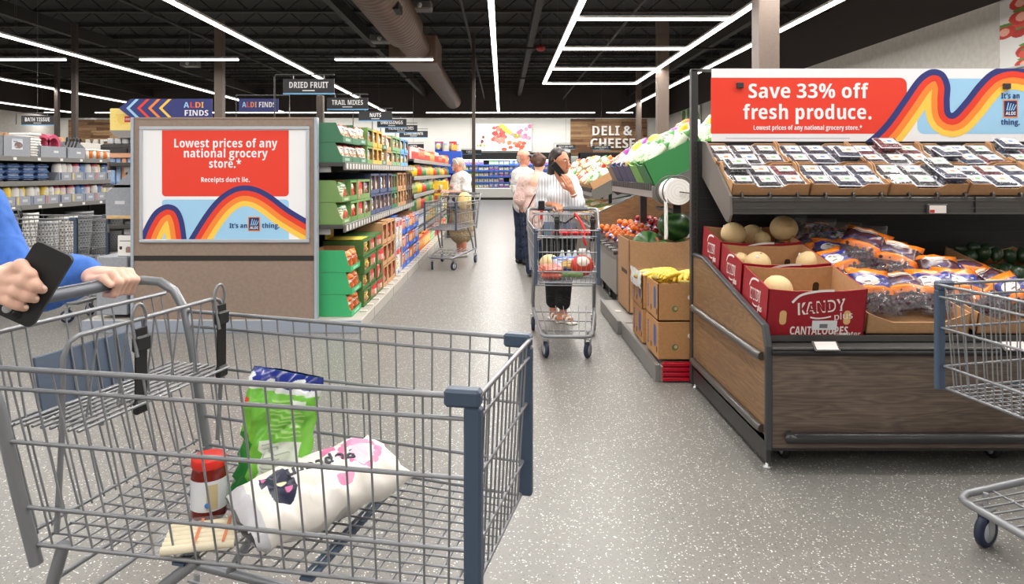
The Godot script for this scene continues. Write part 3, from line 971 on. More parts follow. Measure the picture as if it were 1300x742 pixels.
func build_panel_endcap() -> void:
	var base := Vector3(-2.53, 0, -6.2)
	var taupe := mottled("taupe_laminate", rgb(152, 132, 118), 0.55, 0.1, 2.0)
	var alu := paint(rgb(176, 186, 198), 0.35, 0.3)
	var white := paint(rgb(240, 240, 243), 0.5)
	var o := thing("end_panel", "taupe end panel carrying the framed lowest prices poster", "display panel", base)
	part("board", MB.new().slab(Vector3(-0.82, 0.116, -0.04), Vector3(0.825, 1.945, 0)), taupe, o)
	for x: float in [-0.83, 0.835]:
		part("edge_post", MB.new().slab(Vector3(x - 0.014, 0.116, -0.06), Vector3(x + 0.014, 1.95, 0.012), 0.004), alu, o)
	part("top_cap", MB.new().slab(Vector3(-0.816, 1.93, -0.06), Vector3(0.821, 1.95, 0.006), 0.003), taupe, o)
	part("groove_strip", MB.new().slab(Vector3(-0.815, 0.648, -0.01), Vector3(0.82, 0.694, 0.004)), paint(rgb(36, 33, 32), 0.6), o)
	# poster in a silver snap frame
	var p := thing("framed_poster", "red white and rainbow lowest prices poster in a silver frame", "poster", base)
	var cx := 0.009
	var cy := 1.34
	var w := 1.54
	var h := 1.055
	for s in [[Vector3(-w / 2, -h / 2, 0), Vector3(w / 2, -h / 2 + 0.03, 0.022)], [Vector3(-w / 2, h / 2 - 0.03, 0), Vector3(w / 2, h / 2, 0.022)], [Vector3(-w / 2, -h / 2 + 0.03, 0), Vector3(-w / 2 + 0.03, h / 2 - 0.03, 0.022)], [Vector3(w / 2 - 0.03, -h / 2 + 0.03, 0), Vector3(w / 2, h / 2 - 0.03, 0.022)]]:
		part("frame_rail", MB.new().slab(s[0] + Vector3(cx, cy, 0), s[1] + Vector3(cx, cy, 0), 0.006), paint(rgb(196, 202, 210), 0.3, 0.4), p)
	var sheet := part("sheet", MB.new().slab(Vector3(cx - w / 2 + 0.02, cy - h / 2 + 0.02, 0.004), Vector3(cx + w / 2 - 0.02, cy + h / 2 - 0.02, 0.008)), white, p)
	var red := moved(round_rect(1.15, 0.6, [0.035, 0.035, 0, 0]), Vector2(0.017, 1.532))
	part("red_field", flat(red, 0.0085), paint(RED, 0.5), sheet)
	var blue := moved(round_rect(1.15, 0.36, [0, 0, 0.03, 0.03]), Vector2(0.017, 1.023))
	part("blue_field", flat(blue, 0.0085), paint(SKY, 0.5), sheet)
	var clip := Rect2(cx - w / 2 + 0.031, cy - h / 2 + 0.031, w - 0.062, h - 0.062)
	var ctrl := []
	for q in [[86, 650], [112, 575], [150, 508], [188, 478], [222, 471], [258, 488], [283, 540], [298, 640], [286, 650], [365, 522], [425, 447], [485, 404], [540, 390], [600, 400], [660, 432], [730, 485], [800, 528], [840, 550]]:
		var at := px(150 + q[0] / 3.374, 120 + q[1] / 3.374, 6.2)
		ctrl.append(Vector2(at.x - base.x, at.y))
	rainbow(ctrl.slice(0, 8), 0.047, 0.0087, clip, sheet)
	rainbow(ctrl.slice(8), 0.047, 0.0087, clip, sheet)
	fit_text("Lowest prices of any", 0.076, 0.935, white, sheet, Vector3(0.017, 1.713, 0.009))
	fit_text("national grocery", 0.076, 0.76, white, sheet, Vector3(0.017, 1.622, 0.009))
	fit_text("store.*", 0.076, 0.29, white, sheet, Vector3(0.015, 1.528, 0.009))
	fit_text("Receipts don't lie.", 0.042, 0.44, white, sheet, Vector3(0.017, 1.383, 0.009))
	var ink := paint(rgb(30, 60, 120), 0.5)
	fit_text("It's an", 0.042, 0.16, ink, sheet, Vector3(0.405 - 0.27, 0.966, 0.011))
	brand_mark(sheet, Vector3(0.278, 0.982, 0.011), 0.108)
	fit_text("thing.", 0.042, 0.157, ink, sheet, Vector3(0.43, 0.966, 0.011))
	# plinth under the panel and the whole run of shelves
	# arrow shaped sign on top
	var s := thing("arrow_sign", "navy arrow shaped sign with coloured chevrons on the end panel", "sign", Vector3(base.x, 1.95, -6.24))
	var y0 := 0.0
	var y1 := 0.172
	var xl := -0.965
	var board := PackedVector2Array([Vector2(xl - 0.01, 0.086), Vector2(xl + 0.1, y0), Vector2(-0.123, y0), Vector2(-0.123, y1), Vector2(xl + 0.1, y1)])
	part("board", MB.new().extrude(board, -0.006, 0.006), paint(NAVY, 0.5), s)
	var tints := [SKY, RED, ORANGE, YELLOW]
	for k in 4:
		var x := xl + 0.06 + k * 0.099
		part("chevron", flat(PackedVector2Array([Vector2(x, 0.086), Vector2(x + 0.085, 0.003), Vector2(x + 0.117, 0.003), Vector2(x + 0.032, 0.086), Vector2(x + 0.117, 0.169), Vector2(x + 0.085, 0.169)]), 0.0065), paint(tints[k], 0.5), s)
	for k in 4:
		fit_text("ALDI"[k], 0.05, [0.05, 0.038, 0.047, 0.018][k], paint([SKY, RED, ORANGE, YELLOW][k], 0.5), s, Vector3([-0.356, -0.303, -0.25, -0.209][k], 0.115, 0.007))
	fit_text("FINDS", 0.05, 0.215, white, s, Vector3(-0.265, 0.042, 0.007))
	# goods stacked beside the panel on the far aisle side
	var grey := mottled("grey_carton", rgb(156, 160, 168), 0.6, 0.1, 3.0)
	var z := -6.42
	single("grey_base_carton", "tall grey carton standing on the plinth beside the end panel", "carton", MB.new().slab(Vector3(-0.15, 0, -0.2), Vector3(0.13, 0.53, 0.2), 0.006), grey, Vector3(-3.55, 0.15, z))
	single("grey_base_carton", "narrow grey carton wedged against the end panel's silver post", "carton", MB.new().slab(Vector3(-0.035, 0, -0.2), Vector3(0.035, 0.53, 0.19), 0.006), grey, Vector3(-3.41, 0.15, z - 0.15))
	var cb := thing("coffee_maker_box", "white boxed coffee maker on the tall grey carton", "box", Vector3(-3.475, 0.68, z))
	part("carton", MB.new().slab(Vector3(-0.06, 0, -0.15), Vector3(0.11, 0.19, 0.15), 0.005), paint(rgb(232, 230, 226), 0.5), cb)
	part("pot_print", flat(moved(round_rect(0.026, 0.03, [0.01, 0.01, 0, 0]), Vector2(-0.03, 0.075)), 0.1505), paint(rgb(40, 38, 38), 0.5), cb)
	part("mug_print", flat(moved(round_rect(0.05, 0.055, [0.01, 0.01, 0.02, 0.02]), Vector2(0.04, 0.06)), 0.1505), paint(rgb(150, 120, 106), 0.5), cb)
	part("caption_print", flat(moved(round_rect(0.12, 0.008, [0, 0, 0, 0]), Vector2(0.02, 0.14)), 0.1505), paint(rgb(120, 120, 124), 0.5), cb)
	var pw := thing("glassware_pack", "pack of dark bottles above the coffee maker box", "pack", Vector3(-3.475, 0.87, z))
	for k in 3:
		var jb := MB.new()
		jb.t = Transform3D(Basis(), Vector3(-0.03 + k * 0.05, 0, 0.1 - k * 0.04))
		jb.lathe([Vector2(0, 0), Vector2(0.02, 0), Vector2(0.02, 0.07), Vector2(0.009, 0.1), Vector2(0.009, 0.13), Vector2(0, 0.13)], 10)
		part("bottle", jb, [paint(rgb(40, 38, 36), 0.25), paint(rgb(120, 120, 122), 0.3), paint(rgb(200, 196, 190), 0.3)][k], pw)
	single("wooden_shelf", "short pale wooden shelf holding the grey display carton", "shelf", MB.new().slab(Vector3(-0.13, 0, -0.15), Vector3(0.125, 0.03, 0.15), 0.003), wood_material("pale_wood", rgb(196, 160, 110), rgb(222, 190, 140), Vector3.ONE), Vector3(-3.51, 1.022, z))
	var gd := thing("grey_display_carton", "grey display carton with a slanted side beside the poster", "carton", Vector3(-3.52, 1.052, z))
	part("body", MB.new().extrude(PackedVector2Array([Vector2(-0.13, 0), Vector2(0.13, 0), Vector2(0.13, 0.42), Vector2(0.09, 0.4), Vector2(-0.13, 0.2)]), -0.14, 0.14), grey, gd)
	part("label_print", flat(moved(round_rect(0.09, 0.03, [0, 0, 0, 0]), Vector2(0.0, 0.12)), 0.1405), paint(rgb(205, 206, 210), 0.6), gd)
	for k in 5:
		var bk := MB.new()
		bk.cell = print_at["book_blue"]
		bk.box(Vector3(0, 0.12, 0), Vector3(0.043, 0.24, 0.16), 0.004)
		single("boxed_book", "slim %s boxed set behind the slanted grey carton, %s in row" % [["blue", "blue", "orange", "blue", "blue"][k], ["first", "second", "third", "fourth", "last"][k]], "boxed set", bk, paint(rgb(236, 170, 130), 0.5) if k == 2 else atlas_card, Vector3(-3.63 + k * 0.052, 1.34, z - 0.02), 0, "slim boxed sets by the end panel")
	single("orange_box", "flat orange box lying across the slim boxed sets", "box", MB.new().slab(Vector3(-0.13, 0, -0.07), Vector3(0.13, 0.045, 0.08), 0.004), paint(rgb(238, 178, 142), 0.5), Vector3(-3.52, 1.585, z))
	single("side_shelf_rack", "dark metal shelf rack fixed along the end panel's far side", "rack", MB.new().slab(Vector3(-0.16, 1.31, -0.25), Vector3(0.14, 1.335, 0.14)).slab(Vector3(-0.16, 1.685, -0.25), Vector3(0.14, 1.71, 0.14)).slab(Vector3(0.1, 0.2, -0.3), Vector3(0.135, 1.9, -0.25)), paint(rgb(66, 64, 64), 0.5), Vector3(-3.52, 0.0, z))
	for k in 4:
		single("clear_box", "small clear plastic box on the upper side shelf, %s from the panel" % ["fourth", "third", "second", "first"][k], "box", MB.new().slab(Vector3(-0.03, 0, -0.1), Vector3(0.03, 0.055, 0.1), 0.008), paint(rgb(206, 206, 208), 0.2), Vector3(-3.63 + k * 0.07, 1.712, z), rng.randf_range(-6, 6), "small clear boxes by the end panel")
	var tb := MB.new()
	tb.cell = print_at["toy_yellow"]
	tb.box(Vector3(0, 0.1, 0), Vector3(0.25, 0.22, 0.24), 0.006)
	var toy := thing("toy_box", "yellow toy box with a small red square at the top of the rack", "box", Vector3(-3.5, 1.83, z))
	part("carton", tb, atlas_card, toy)
	part("red_mark", flat(moved(round_rect(0.055, 0.055, [0.004, 0.004, 0.004, 0.004]), Vector2(0.04, 0.11)), 0.1205), paint(rgb(206, 44, 40), 0.5), toy)
	fit_text("LEGO", 0.018, 0.045, white, toy, Vector3(0.04, 0.11, 0.121), bold, 0.0006)
	single("toy_stand", "grey curved stand under the yellow toy box", "stand", MB.new().extrude(PackedVector2Array([Vector2(-0.12, 0.07), Vector2(-0.08, 0.02), Vector2(-0.02, 0), Vector2(0.12, 0), Vector2(0.12, 0.07)]), -0.12, 0.13), paint(rgb(146, 142, 140), 0.4), Vector3(-3.5, 1.768, z))


# ------------------------------------------------------------------ shelves of household goods on the far left

var ORD := ["first", "second", "third", "fourth", "fifth", "sixth", "seventh", "eighth", "ninth", "tenth", "eleventh", "twelfth", "thirteenth", "fourteenth", "fifteenth", "sixteenth", "seventeenth", "eighteenth", "nineteenth", "twentieth"]

func shelf_run(o: Node3D, len_: float, depth: float, levels: Array, rail: Material, deck: Material, bracket := true) -> void:
	# local: front towards +z, run along x
	for y: float in levels:
		part("shelf", MB.new().slab(Vector3(-len_ / 2, y - 0.03, -depth), Vector3(len_ / 2, y, -0.01), 0.004), deck, o)
		part("price_rail", MB.new().slab(Vector3(-len_ / 2, y - 0.062, -0.012), Vector3(len_ / 2, y + 0.004, 0.0), 0.003), rail, o)
	var n := int(len_ / 1.2)
	for k in n + 1:
		var x := -len_ / 2 + len_ * k / n
		part("upright", MB.new().slab(Vector3(x - 0.02, 0.1, -depth - 0.03), Vector3(x + 0.02, levels.max() + 0.3, -depth)), paint(rgb(40, 39, 40), 0.5), o)


func price_tags(o: Node3D, len_: float, levels: Array, step: float, seed_: int) -> void:
	var r := RandomNumberGenerator.new()
	r.seed = seed_
	var tag_mesh := MB.new().slab(Vector3(-0.03, -0.018, 0), Vector3(0.03, 0.018, 0.004)).done()
	for y: float in levels:
		var x := -len_ / 2 + 0.1
		while x < len_ / 2:
			part("price_tag", tag_mesh, paint(rgb(232, 230, 226), 0.5), o, Vector3(x, y - 0.03, 0.001))
			x += step * r.randf_range(0.8, 1.2)


func build_left_shelves() -> void:
	var dark := paint(rgb(70, 68, 67), 0.5)
	var rail := paint(rgb(120, 118, 114), 0.45)
	var xf := -6.35
	var o := thing("household_shelving", "dark shelving run of household goods across the far aisle", "shelving", Vector3(xf, 0, -12.0), 90)
	shelf_run(o, 10.0, 0.9, [1.01, 1.33, 1.66], rail, dark)
	part("base_deck", MB.new().slab(Vector3(-5, 0, -0.9), Vector3(5, 0.14, 0.12), 0.01), rail, o)
	part("back_board", MB.new().slab(Vector3(-5, 0.14, -0.95), Vector3(5, 1.95, -0.92)), paint(rgb(34, 33, 34), 0.7), o)
	price_tags(o, 10.0, [1.01, 1.66], 0.45, 3)
	var grey: Material = mats["grey_carton"]
	# local helper: place by distance along the aisle
	var bin := MB.new()
	for s in [[Vector3(-0.14, 0, -0.3), Vector3(0.14, 0.005, 0)], [Vector3(-0.14, 0, -0.005), Vector3(0.14, 0.12, 0)], [Vector3(-0.14, 0, -0.3), Vector3(-0.135, 0.12, 0)], [Vector3(0.135, 0, -0.3), Vector3(0.14, 0.12, 0)]]:
		bin.slab(s[0], s[1])
	var bin_mesh := bin.done()
	var stripe := flat(moved(round_rect(0.035, 0.1, [0, 0, 0, 0]), Vector2(-0.1, 0.06)), 0.001).done()
	var logo := flat(moved(round_rect(0.1, 0.035, [0, 0, 0, 0]), Vector2(0.03, 0.06)), 0.001).done()
	var bands := [rgb(196, 110, 110), rgb(60, 70, 110), rgb(214, 190, 110), rgb(90, 110, 150)]
	var roll_lib := []
	var roll_kind := ["towel_white", "towel_blue", "towel_mix", "towel_white", "towel_mix", "bread_yellow"]
	for k in roll_kind.size():
		var b := MB.new()
		b.cell = print_at[roll_kind[k]]
		b.lathe([Vector2(0.0, 0), Vector2(0.062, 0.0), Vector2(0.068, 0.06), Vector2(0.066, 0.19), Vector2(0.05, 0.235), Vector2(0.02, 0.245), Vector2(0.0, 0.24)], 12)
		roll_lib.append(b.done())
	var said := ["white", "blue", "pink striped", "cream", "floral", "yellow"]
	for tier in 2:
		var y: float = [1.012, 1.332][tier]
		for k in 13:
			var d := 8.5 + k * 0.29
			if tier == 1 and k < 5:
				# folded towels in place of a bin
				var fb := MB.new()
				fb.cell = print_at["towel_blue"]
				for q in 3:
					fb.box(Vector3(0, 0.05 + q * 0.075, -0.15), Vector3(0.25, 0.07, 0.28), 0.03)
				single("folded_towels", "%s stack of folded blue towels on the dim middle shelf" % ORD[k], "towels", fb, atlas_card, Vector3(xf - 0.12, y, -d), 90, "folded blue towels")
				continue
			var t := thing("shelf_bin", "grey shelf bin, %s on the %s tier of rolled towels" % [ORD[k], ["lower", "upper"][tier]], "bin", Vector3(xf - 0.02, y, -d), 90, "grey bins of rolled towels")
			part("tray", bin_mesh, grey, t)
			part("colour_stripe", stripe, paint(bands[k % 4], 0.6), t)
			part("logo_print", logo, paint(rgb(190, 192, 196), 0.6), t)
			for q in 2:
				var kind := rng.randi_range(0, 5)
				single("rolled_towel", "%s rolled towel, %s in the %s bin of the %s tier" % [said[kind], ["nearer", "farther"][q], ORD[k], ["lower", "upper"][tier]], "towel", roll_lib[kind], atlas_card, Vector3(xf - 0.1 - rng.randf() * 0.04, y + 0.012, -d + 0.068 - q * 0.136), rng.randf_range(0, 360), "rolled towels")
	# goods on the top shelf
	var top := 1.662
	var cases := [[8.95, 0.5, 0.27, "photo"], [9.68, 0.56, 0.26, "pink"], [10.2, 0.42, 0.26, "black"]]
	for c in cases:
		var w: float = c[1]
		var h: float = c[2]
		var t := thing("grey_shelf_case", "grey case on the top shelf holding %s" % {"photo": "linens, with a photo on its front", "pink": "rolls of pink matting", "black": "black utensils"}[c[3]], "case", Vector3(xf - 0.01, top, -c[0]), 90)
		var prof := PackedVector2Array([Vector2(-0.35, 0), Vector2(0, 0), Vector2(0, h * (0.98 if c[3] == "photo" else 0.6)), Vector2(-0.12, h), Vector2(-0.35, h)])
		for sx: float in [-w / 2, w / 2 - 0.006]:
			var b := MB.new()
			b.t = Transform3D(Basis(Vector3.UP, -PI / 2), Vector3(sx, 0, 0))
			b.extrude(prof, -0.006, 0)
			part("side", b, grey, t)
		part("front", MB.new().slab(Vector3(-w / 2, 0, -0.006), Vector3(w / 2, h * (0.98 if c[3] == "photo" else 0.6), 0)), grey, t)
		part("back", MB.new().slab(Vector3(-w / 2, 0, -0.35), Vector3(w / 2, h, -0.344)), grey, t)
		if c[3] == "photo":
			var pb := MB.new()
			pb.cell = print_at["photo_print"]
			pb.quad(Vector3(-0.1, 0.09, 0.001), Vector3(0.1, 0.09, 0.001), Vector3(0.1, 0.23, 0.001), Vector3(-0.1, 0.23, 0.001))
			part("photo_print", pb, atlas_card, t)
		else:
			part("logo_print", flat(moved(round_rect(0.1, 0.03, [0, 0, 0, 0]), Vector2(0.05, 0.08)), 0.001), paint(rgb(214, 214, 216), 0.6), t)
	for k in 9:
		single("folded_linen", "%s white folded linen from the bottom of the stack on the top shelf" % ORD[k], "linen", MB.new().slab(Vector3(-0.13, 0, -0.3), Vector3(0.13, 0.036, 0), 0.017), paint(rgb(236, 233, 228), 0.95), Vector3(xf - 0.03 - rng.randf() * 0.02, top + k * 0.036, -9.34), 90 + rng.randf_range(-3, 3), "white folded linens")
	for k in 2:
		var b := MB.new()
		b.t = Transform3D(Basis(Vector3.RIGHT, PI / 2), Vector3(0, 0.15, 0))
		b.lathe([Vector2(0.1, -0.1), Vector2(0.15, -0.1), Vector2(0.15, 0.1), Vector2(0.1, 0.1), Vector2(0.1, -0.1)], 24, false)
		single("pink_mat_roll", "roll of pink foam matting, %s in the grey case" % ["nearer", "farther"][k], "roll", b, paint(rgb(196, 84, 112), 0.8), Vector3(xf - 0.18, top + 0.03, -9.56 - k * 0.23), 90, "pink mat rolls")
	for k in 5:
		single("black_tongs", "black utensil leaning in the grey case, %s along" % ORD[k], "utensil", MB.new().rod(Vector3(0, 0, 0), Vector3(0.1, 0.26, 0.02), 0.014, 6).ball(Vector3(0.1, 0.26, 0.02), Vector3(0.03, 0.035, 0.015), 8, 6), paint(rgb(34, 33, 34), 0.4), Vector3(xf - 0.14, top + 0.02, -10.05 - k * 0.08), 90, "black utensils")
	for k in 8:
		var b := MB.new()
		b.lathe([Vector2(0, 0), Vector2(0.04, 0), Vector2(0.042, 0.1), Vector2(0.034, 0.115), Vector2(0.034, 0.12)], 12)
		var t := thing("storage_jar", "jar with %s contents on the top shelf, %s along" % [["orange", "white"][k % 2], ORD[k]], "jar", Vector3(xf - 0.1, top, -10.48 - k * 0.095), 90, "jars on the top shelf")
		part("body", b, paint([rgb(220, 120, 40), rgb(226, 222, 214)][k % 2], 0.3), t)
		part("lid", MB.new().slab(Vector3(-0.036, 0.12, -0.036), Vector3(0.036, 0.15, 0.036), 0.014), paint(rgb(230, 228, 224), 0.4), t)
	single("open_white_carton", "low white carton behind the jars on the top shelf", "carton", MB.new().slab(Vector3(-0.4, 0, -0.3), Vector3(0.4, 0.26, 0), 0.005), paint(rgb(206, 202, 196), 0.6), Vector3(xf - 0.3, top, -10.9), 90)
	for k in 3:
		single("kraft_carton", "brown carton at the back of the top shelf, %s along" % ORD[k], "carton", MB.new().slab(Vector3(-0.3, 0, -0.3), Vector3(0.3, 0.33, 0), 0.004), mottled("kraft", rgb(190, 146, 104), 0.75, 0.1, 3.0), Vector3(xf - 0.45, top, -9.0 - k * 0.65), 90, "brown cartons on the top shelf")
	# perforated plastic baskets on the deck
	var dots := Image.create(128, 128, false, Image.FORMAT_RGB8)
	dots.fill(Color.WHITE)
	for i in 8:
		for j in 8:
			blot(dots, Vector2(j * 16 + 8 + (i % 2) * 8 - 4, i * 16 + 8), Vector2(4.5, 4.0), Color(0.42, 0.42, 0.42))
	var dot_tx := ImageTexture.create_from_image(dots)
	var tones := [["white", rgb(222, 219, 213)], ["pale grey", rgb(196, 196, 196)], ["grey", rgb(150, 152, 156)], ["dark grey", rgb(96, 98, 100)]]
	for t in tones:
		var m := mat("basket_" + t[0], t[1], 0.45)
		m.albedo_texture = dot_tx
		m.uv1_scale = Vector3(3.0, 2.6, 1)
	var plan := [[8.75, 3, 0.5, 1], [9.25, 0, 0.66, 3], [9.72, 1, 0.62, 1], [10.1, 0, 0.66, 1], [10.5, 2, 0.66, 2], [10.95, 2, 0.6, 1], [11.35, 3, 0.6, 1]]
	for i in plan.size():
		var q: Array = plan[i]
		for n in q[3]:
			var h: float = q[2]
			var b := MB.new()
			b.lathe([Vector2(0.0, 0.01), Vector2(0.135, 0.01), Vector2(0.15, h * 0.3), Vector2(0.165, h * 0.6), Vector2(0.18, h - 0.03)], 24)
			var nm: String = tones[q[1]][0]
			var t := thing("waste_basket", "%s perforated plastic basket, %s along the deck%s" % [nm, ORD[i], "" if n == 0 else ", nested %s" % ["", "on top", "uppermost"][n]], "basket", Vector3(xf - 0.16, 0.142 + n * 0.05, -q[0]), 0, "perforated baskets")
			part("body", b, mats["basket_" + nm], t)
			var rim := MB.new()
			rim.lathe([Vector2(0.178, h - 0.04), Vector2(0.192, h - 0.04), Vector2(0.195, h), Vector2(0.18, h)], 24)
			part("rim", rim, paint(tones[q[1]][1], 0.45), t)
	# room behind: more shelving seen as dark blocks between the far lamps
	for k in 2:
		var g := thing("household_shelving", ["second dark shelving run behind the household goods", "third dark shelving run below the meat lettering"][k], "shelving", Vector3(-11.4 - k * 5.0, 0, -15.0), 90)
		shelf_run(g, 12.0, 0.9, [0.6, 1.05, 1.5], rail, dark)
		part("base_deck", MB.new().slab(Vector3(-6, 0, -0.9), Vector3(6, 0.14, 0.12)), rail, g)
		part("back_board", MB.new().slab(Vector3(-6, 0.14, -0.95), Vector3(6, 1.8, -0.92)), paint(rgb(34, 33, 34), 0.7), g)


# ------------------------------------------------------------------ grocery shelves of the open aisle

# open fronted shelf case; local front towards +z, width along x, base at y 0
func case_mesh(w: float, h: float, dep: float, lip: float, style: String) -> Array:
	var key := "case_%.3f_%.3f_%.3f_%.3f_%s" % [w, h, dep, lip, style]
	if meshes.has(key):
		return meshes[key]
	var th := 0.005
	var shell := MB.new()
	var liner := MB.new()
	var prof: PackedVector2Array
	if style == "window":
		prof = PackedVector2Array([Vector2(-dep, 0), Vector2(0, 0), Vector2(0, h), Vector2(-dep, h)])
	else:
		prof = PackedVector2Array([Vector2(-dep, 0), Vector2(0, 0), Vector2(0, lip), Vector2(-0.02, lip + 0.015), Vector2(-dep * 0.16, h), Vector2(-dep, h)])
	for s: float in [-1.0, 1.0]:
		for inner in 2:
			var b: MB = liner if inner else shell
			var off := w / 2 - (th if inner else 0.0)
			b.t = Transform3D(Basis(Vector3.UP, -PI / 2), Vector3(s * off, 0, 0))
			b.extrude(prof, -th * 0.5 if s < 0 else -0.0005, 0.0005 if s < 0 else th * 0.5)
			b.t = Transform3D()
	shell.slab(Vector3(-w / 2, 0, -dep), Vector3(w / 2, th, 0))
	liner.slab(Vector3(-w / 2 + th, th, -dep + th), Vector3(w / 2 - th, th * 1.4, -th))
	shell.slab(Vector3(-w / 2, 0, -dep), Vector3(w / 2, h, -dep + th))
	liner.slab(Vector3(-w / 2 + th, 0.002, -dep + th), Vector3(w / 2 - th, h - 0.002, -dep + th * 1.5))
	shell.slab(Vector3(-w / 2, 0, -th), Vector3(w / 2, lip, 0))
	if style == "window":
		shell.slab(Vector3(-w / 2, h - 0.025, -th), Vector3(w / 2, h, 0))
		shell.slab(Vector3(-w / 2, lip, -th), Vector3(-w / 2 + 0.03, h - 0.025, 0))
		shell.slab(Vector3(w / 2 - 0.03, lip, -th), Vector3(w / 2, h - 0.025, 0))
		shell.slab(Vector3(-w / 2, h - th, -dep), Vector3(w / 2, h, 0))
	meshes[key] = [shell.done(), liner.done()]
	return meshes[key]


func pack_mesh(kind: String, w: float, h: float, d: float, shape: String, seed_ := 0) -> Mesh:
	var key := "pack_%s_%.3f_%.3f_%.3f_%s_%d" % [kind, w, h, d, shape, seed_]
	if not meshes.has(key):
		var b := MB.new()
		b.cell = print_at[kind]
		if shape == "bag":
			b.pouch(w, h, d, seed_ + 11, 0.1, 5, 6)
		elif shape == "box":
			b.box(Vector3(0, h / 2, 0), Vector3(w, h, d), 0.004)
		elif shape == "can":
			b.lathe([Vector2(0, 0), Vector2(w / 2, 0.002), Vector2(w / 2, h - 0.002), Vector2(w / 2 * 0.93, h), Vector2(0, h)], 12)
		else:
			b.lathe([Vector2(0, 0), Vector2(w / 2, 0.004), Vector2(w / 2, h * 0.62), Vector2(w * 0.3, h * 0.78), Vector2(w * 0.2, h * 0.86), Vector2(w * 0.2, h), Vector2(0, h)], 12)
		meshes[key] = b.done()
	return meshes[key]


# one column of cases on a shelf of the gondola
func case_column(shelf: String, col: int, y: float, d: float, w: float, h: float, dep: float, high: int, tint: Color, said: String, style: String, packs: int, kind: String, shape := "bag", goods := "snack", lip := 0.06, xf := -1.47) -> void:
	var m := mat("carton_" + tint.to_html(false), tint, 0.62)
	var kraft := mottled("kraft", rgb(190, 146, 104), 0.75, 0.1, 3.0)
	var pair := case_mesh(w - 0.006, h - 0.003, dep, lip, style)
	var levels := ["lowest", "second", "third", "fourth"] if high > 2 else ["lower", "upper"] if high == 2 else [""]
	for k in high:
		var at := Vector3(xf + (0.0 if k == 0 else rng.randf_range(-0.012, 0.006)), y + k * h, -d - w / 2)
		var t := thing("shelf_case", ("%s %s case of %s, %s from the poster end, %s shelf" % [levels[k], said, goods, ORD[col], shelf]).strip_edges(), "case", at, 90, "%s cases on the %s shelf" % [said, shelf])
		part("shell", pair[0], m, t)
		part("liner", pair[1], kraft, t)
		if style != "window" and (col % 2 == 0):
			var lb := flat(moved(round_rect(w * 0.5, lip * 0.45, [0, 0, 0, 0]), Vector2(0, lip * 0.5)), 0.0008)
			part("lip_print", lb, mat("lip_" + tint.to_html(false), tint.lerp(Color.WHITE, 0.45), 0.6), t)
		for q in packs:
			var pw := (w - 0.03) / packs
			var ph := h * (0.86 if shape != "can" else 0.75)
			var pk := pack_mesh(kind, pw * 0.94, ph, minf(pw * 0.6, 0.1), shape, (col + q + k) % 3)
			var spot := at + Vector3(-0.05 - rng.randf() * 0.015, 0.008, 0)
			spot.z += w / 2 - 0.015 - (q + 0.5) * pw
			var o := single("snack_pack", ("%s %s pack, %s %s case, %s from the poster, %s shelf" % [["nearer", "farther", "third"][q], goods, levels[k], said, ORD[col], shelf]).replace("the  ", "the "), "pack", pk, atlas_card if shape == "box" else atlas_film, spot, 90 + rng.randf_range(-7, 7), "%s packs on the %s shelf" % [goods, shelf])
			o.rotation_degrees.x = -rng.randf_range(1, 4) if shape == "bag" else 0.0


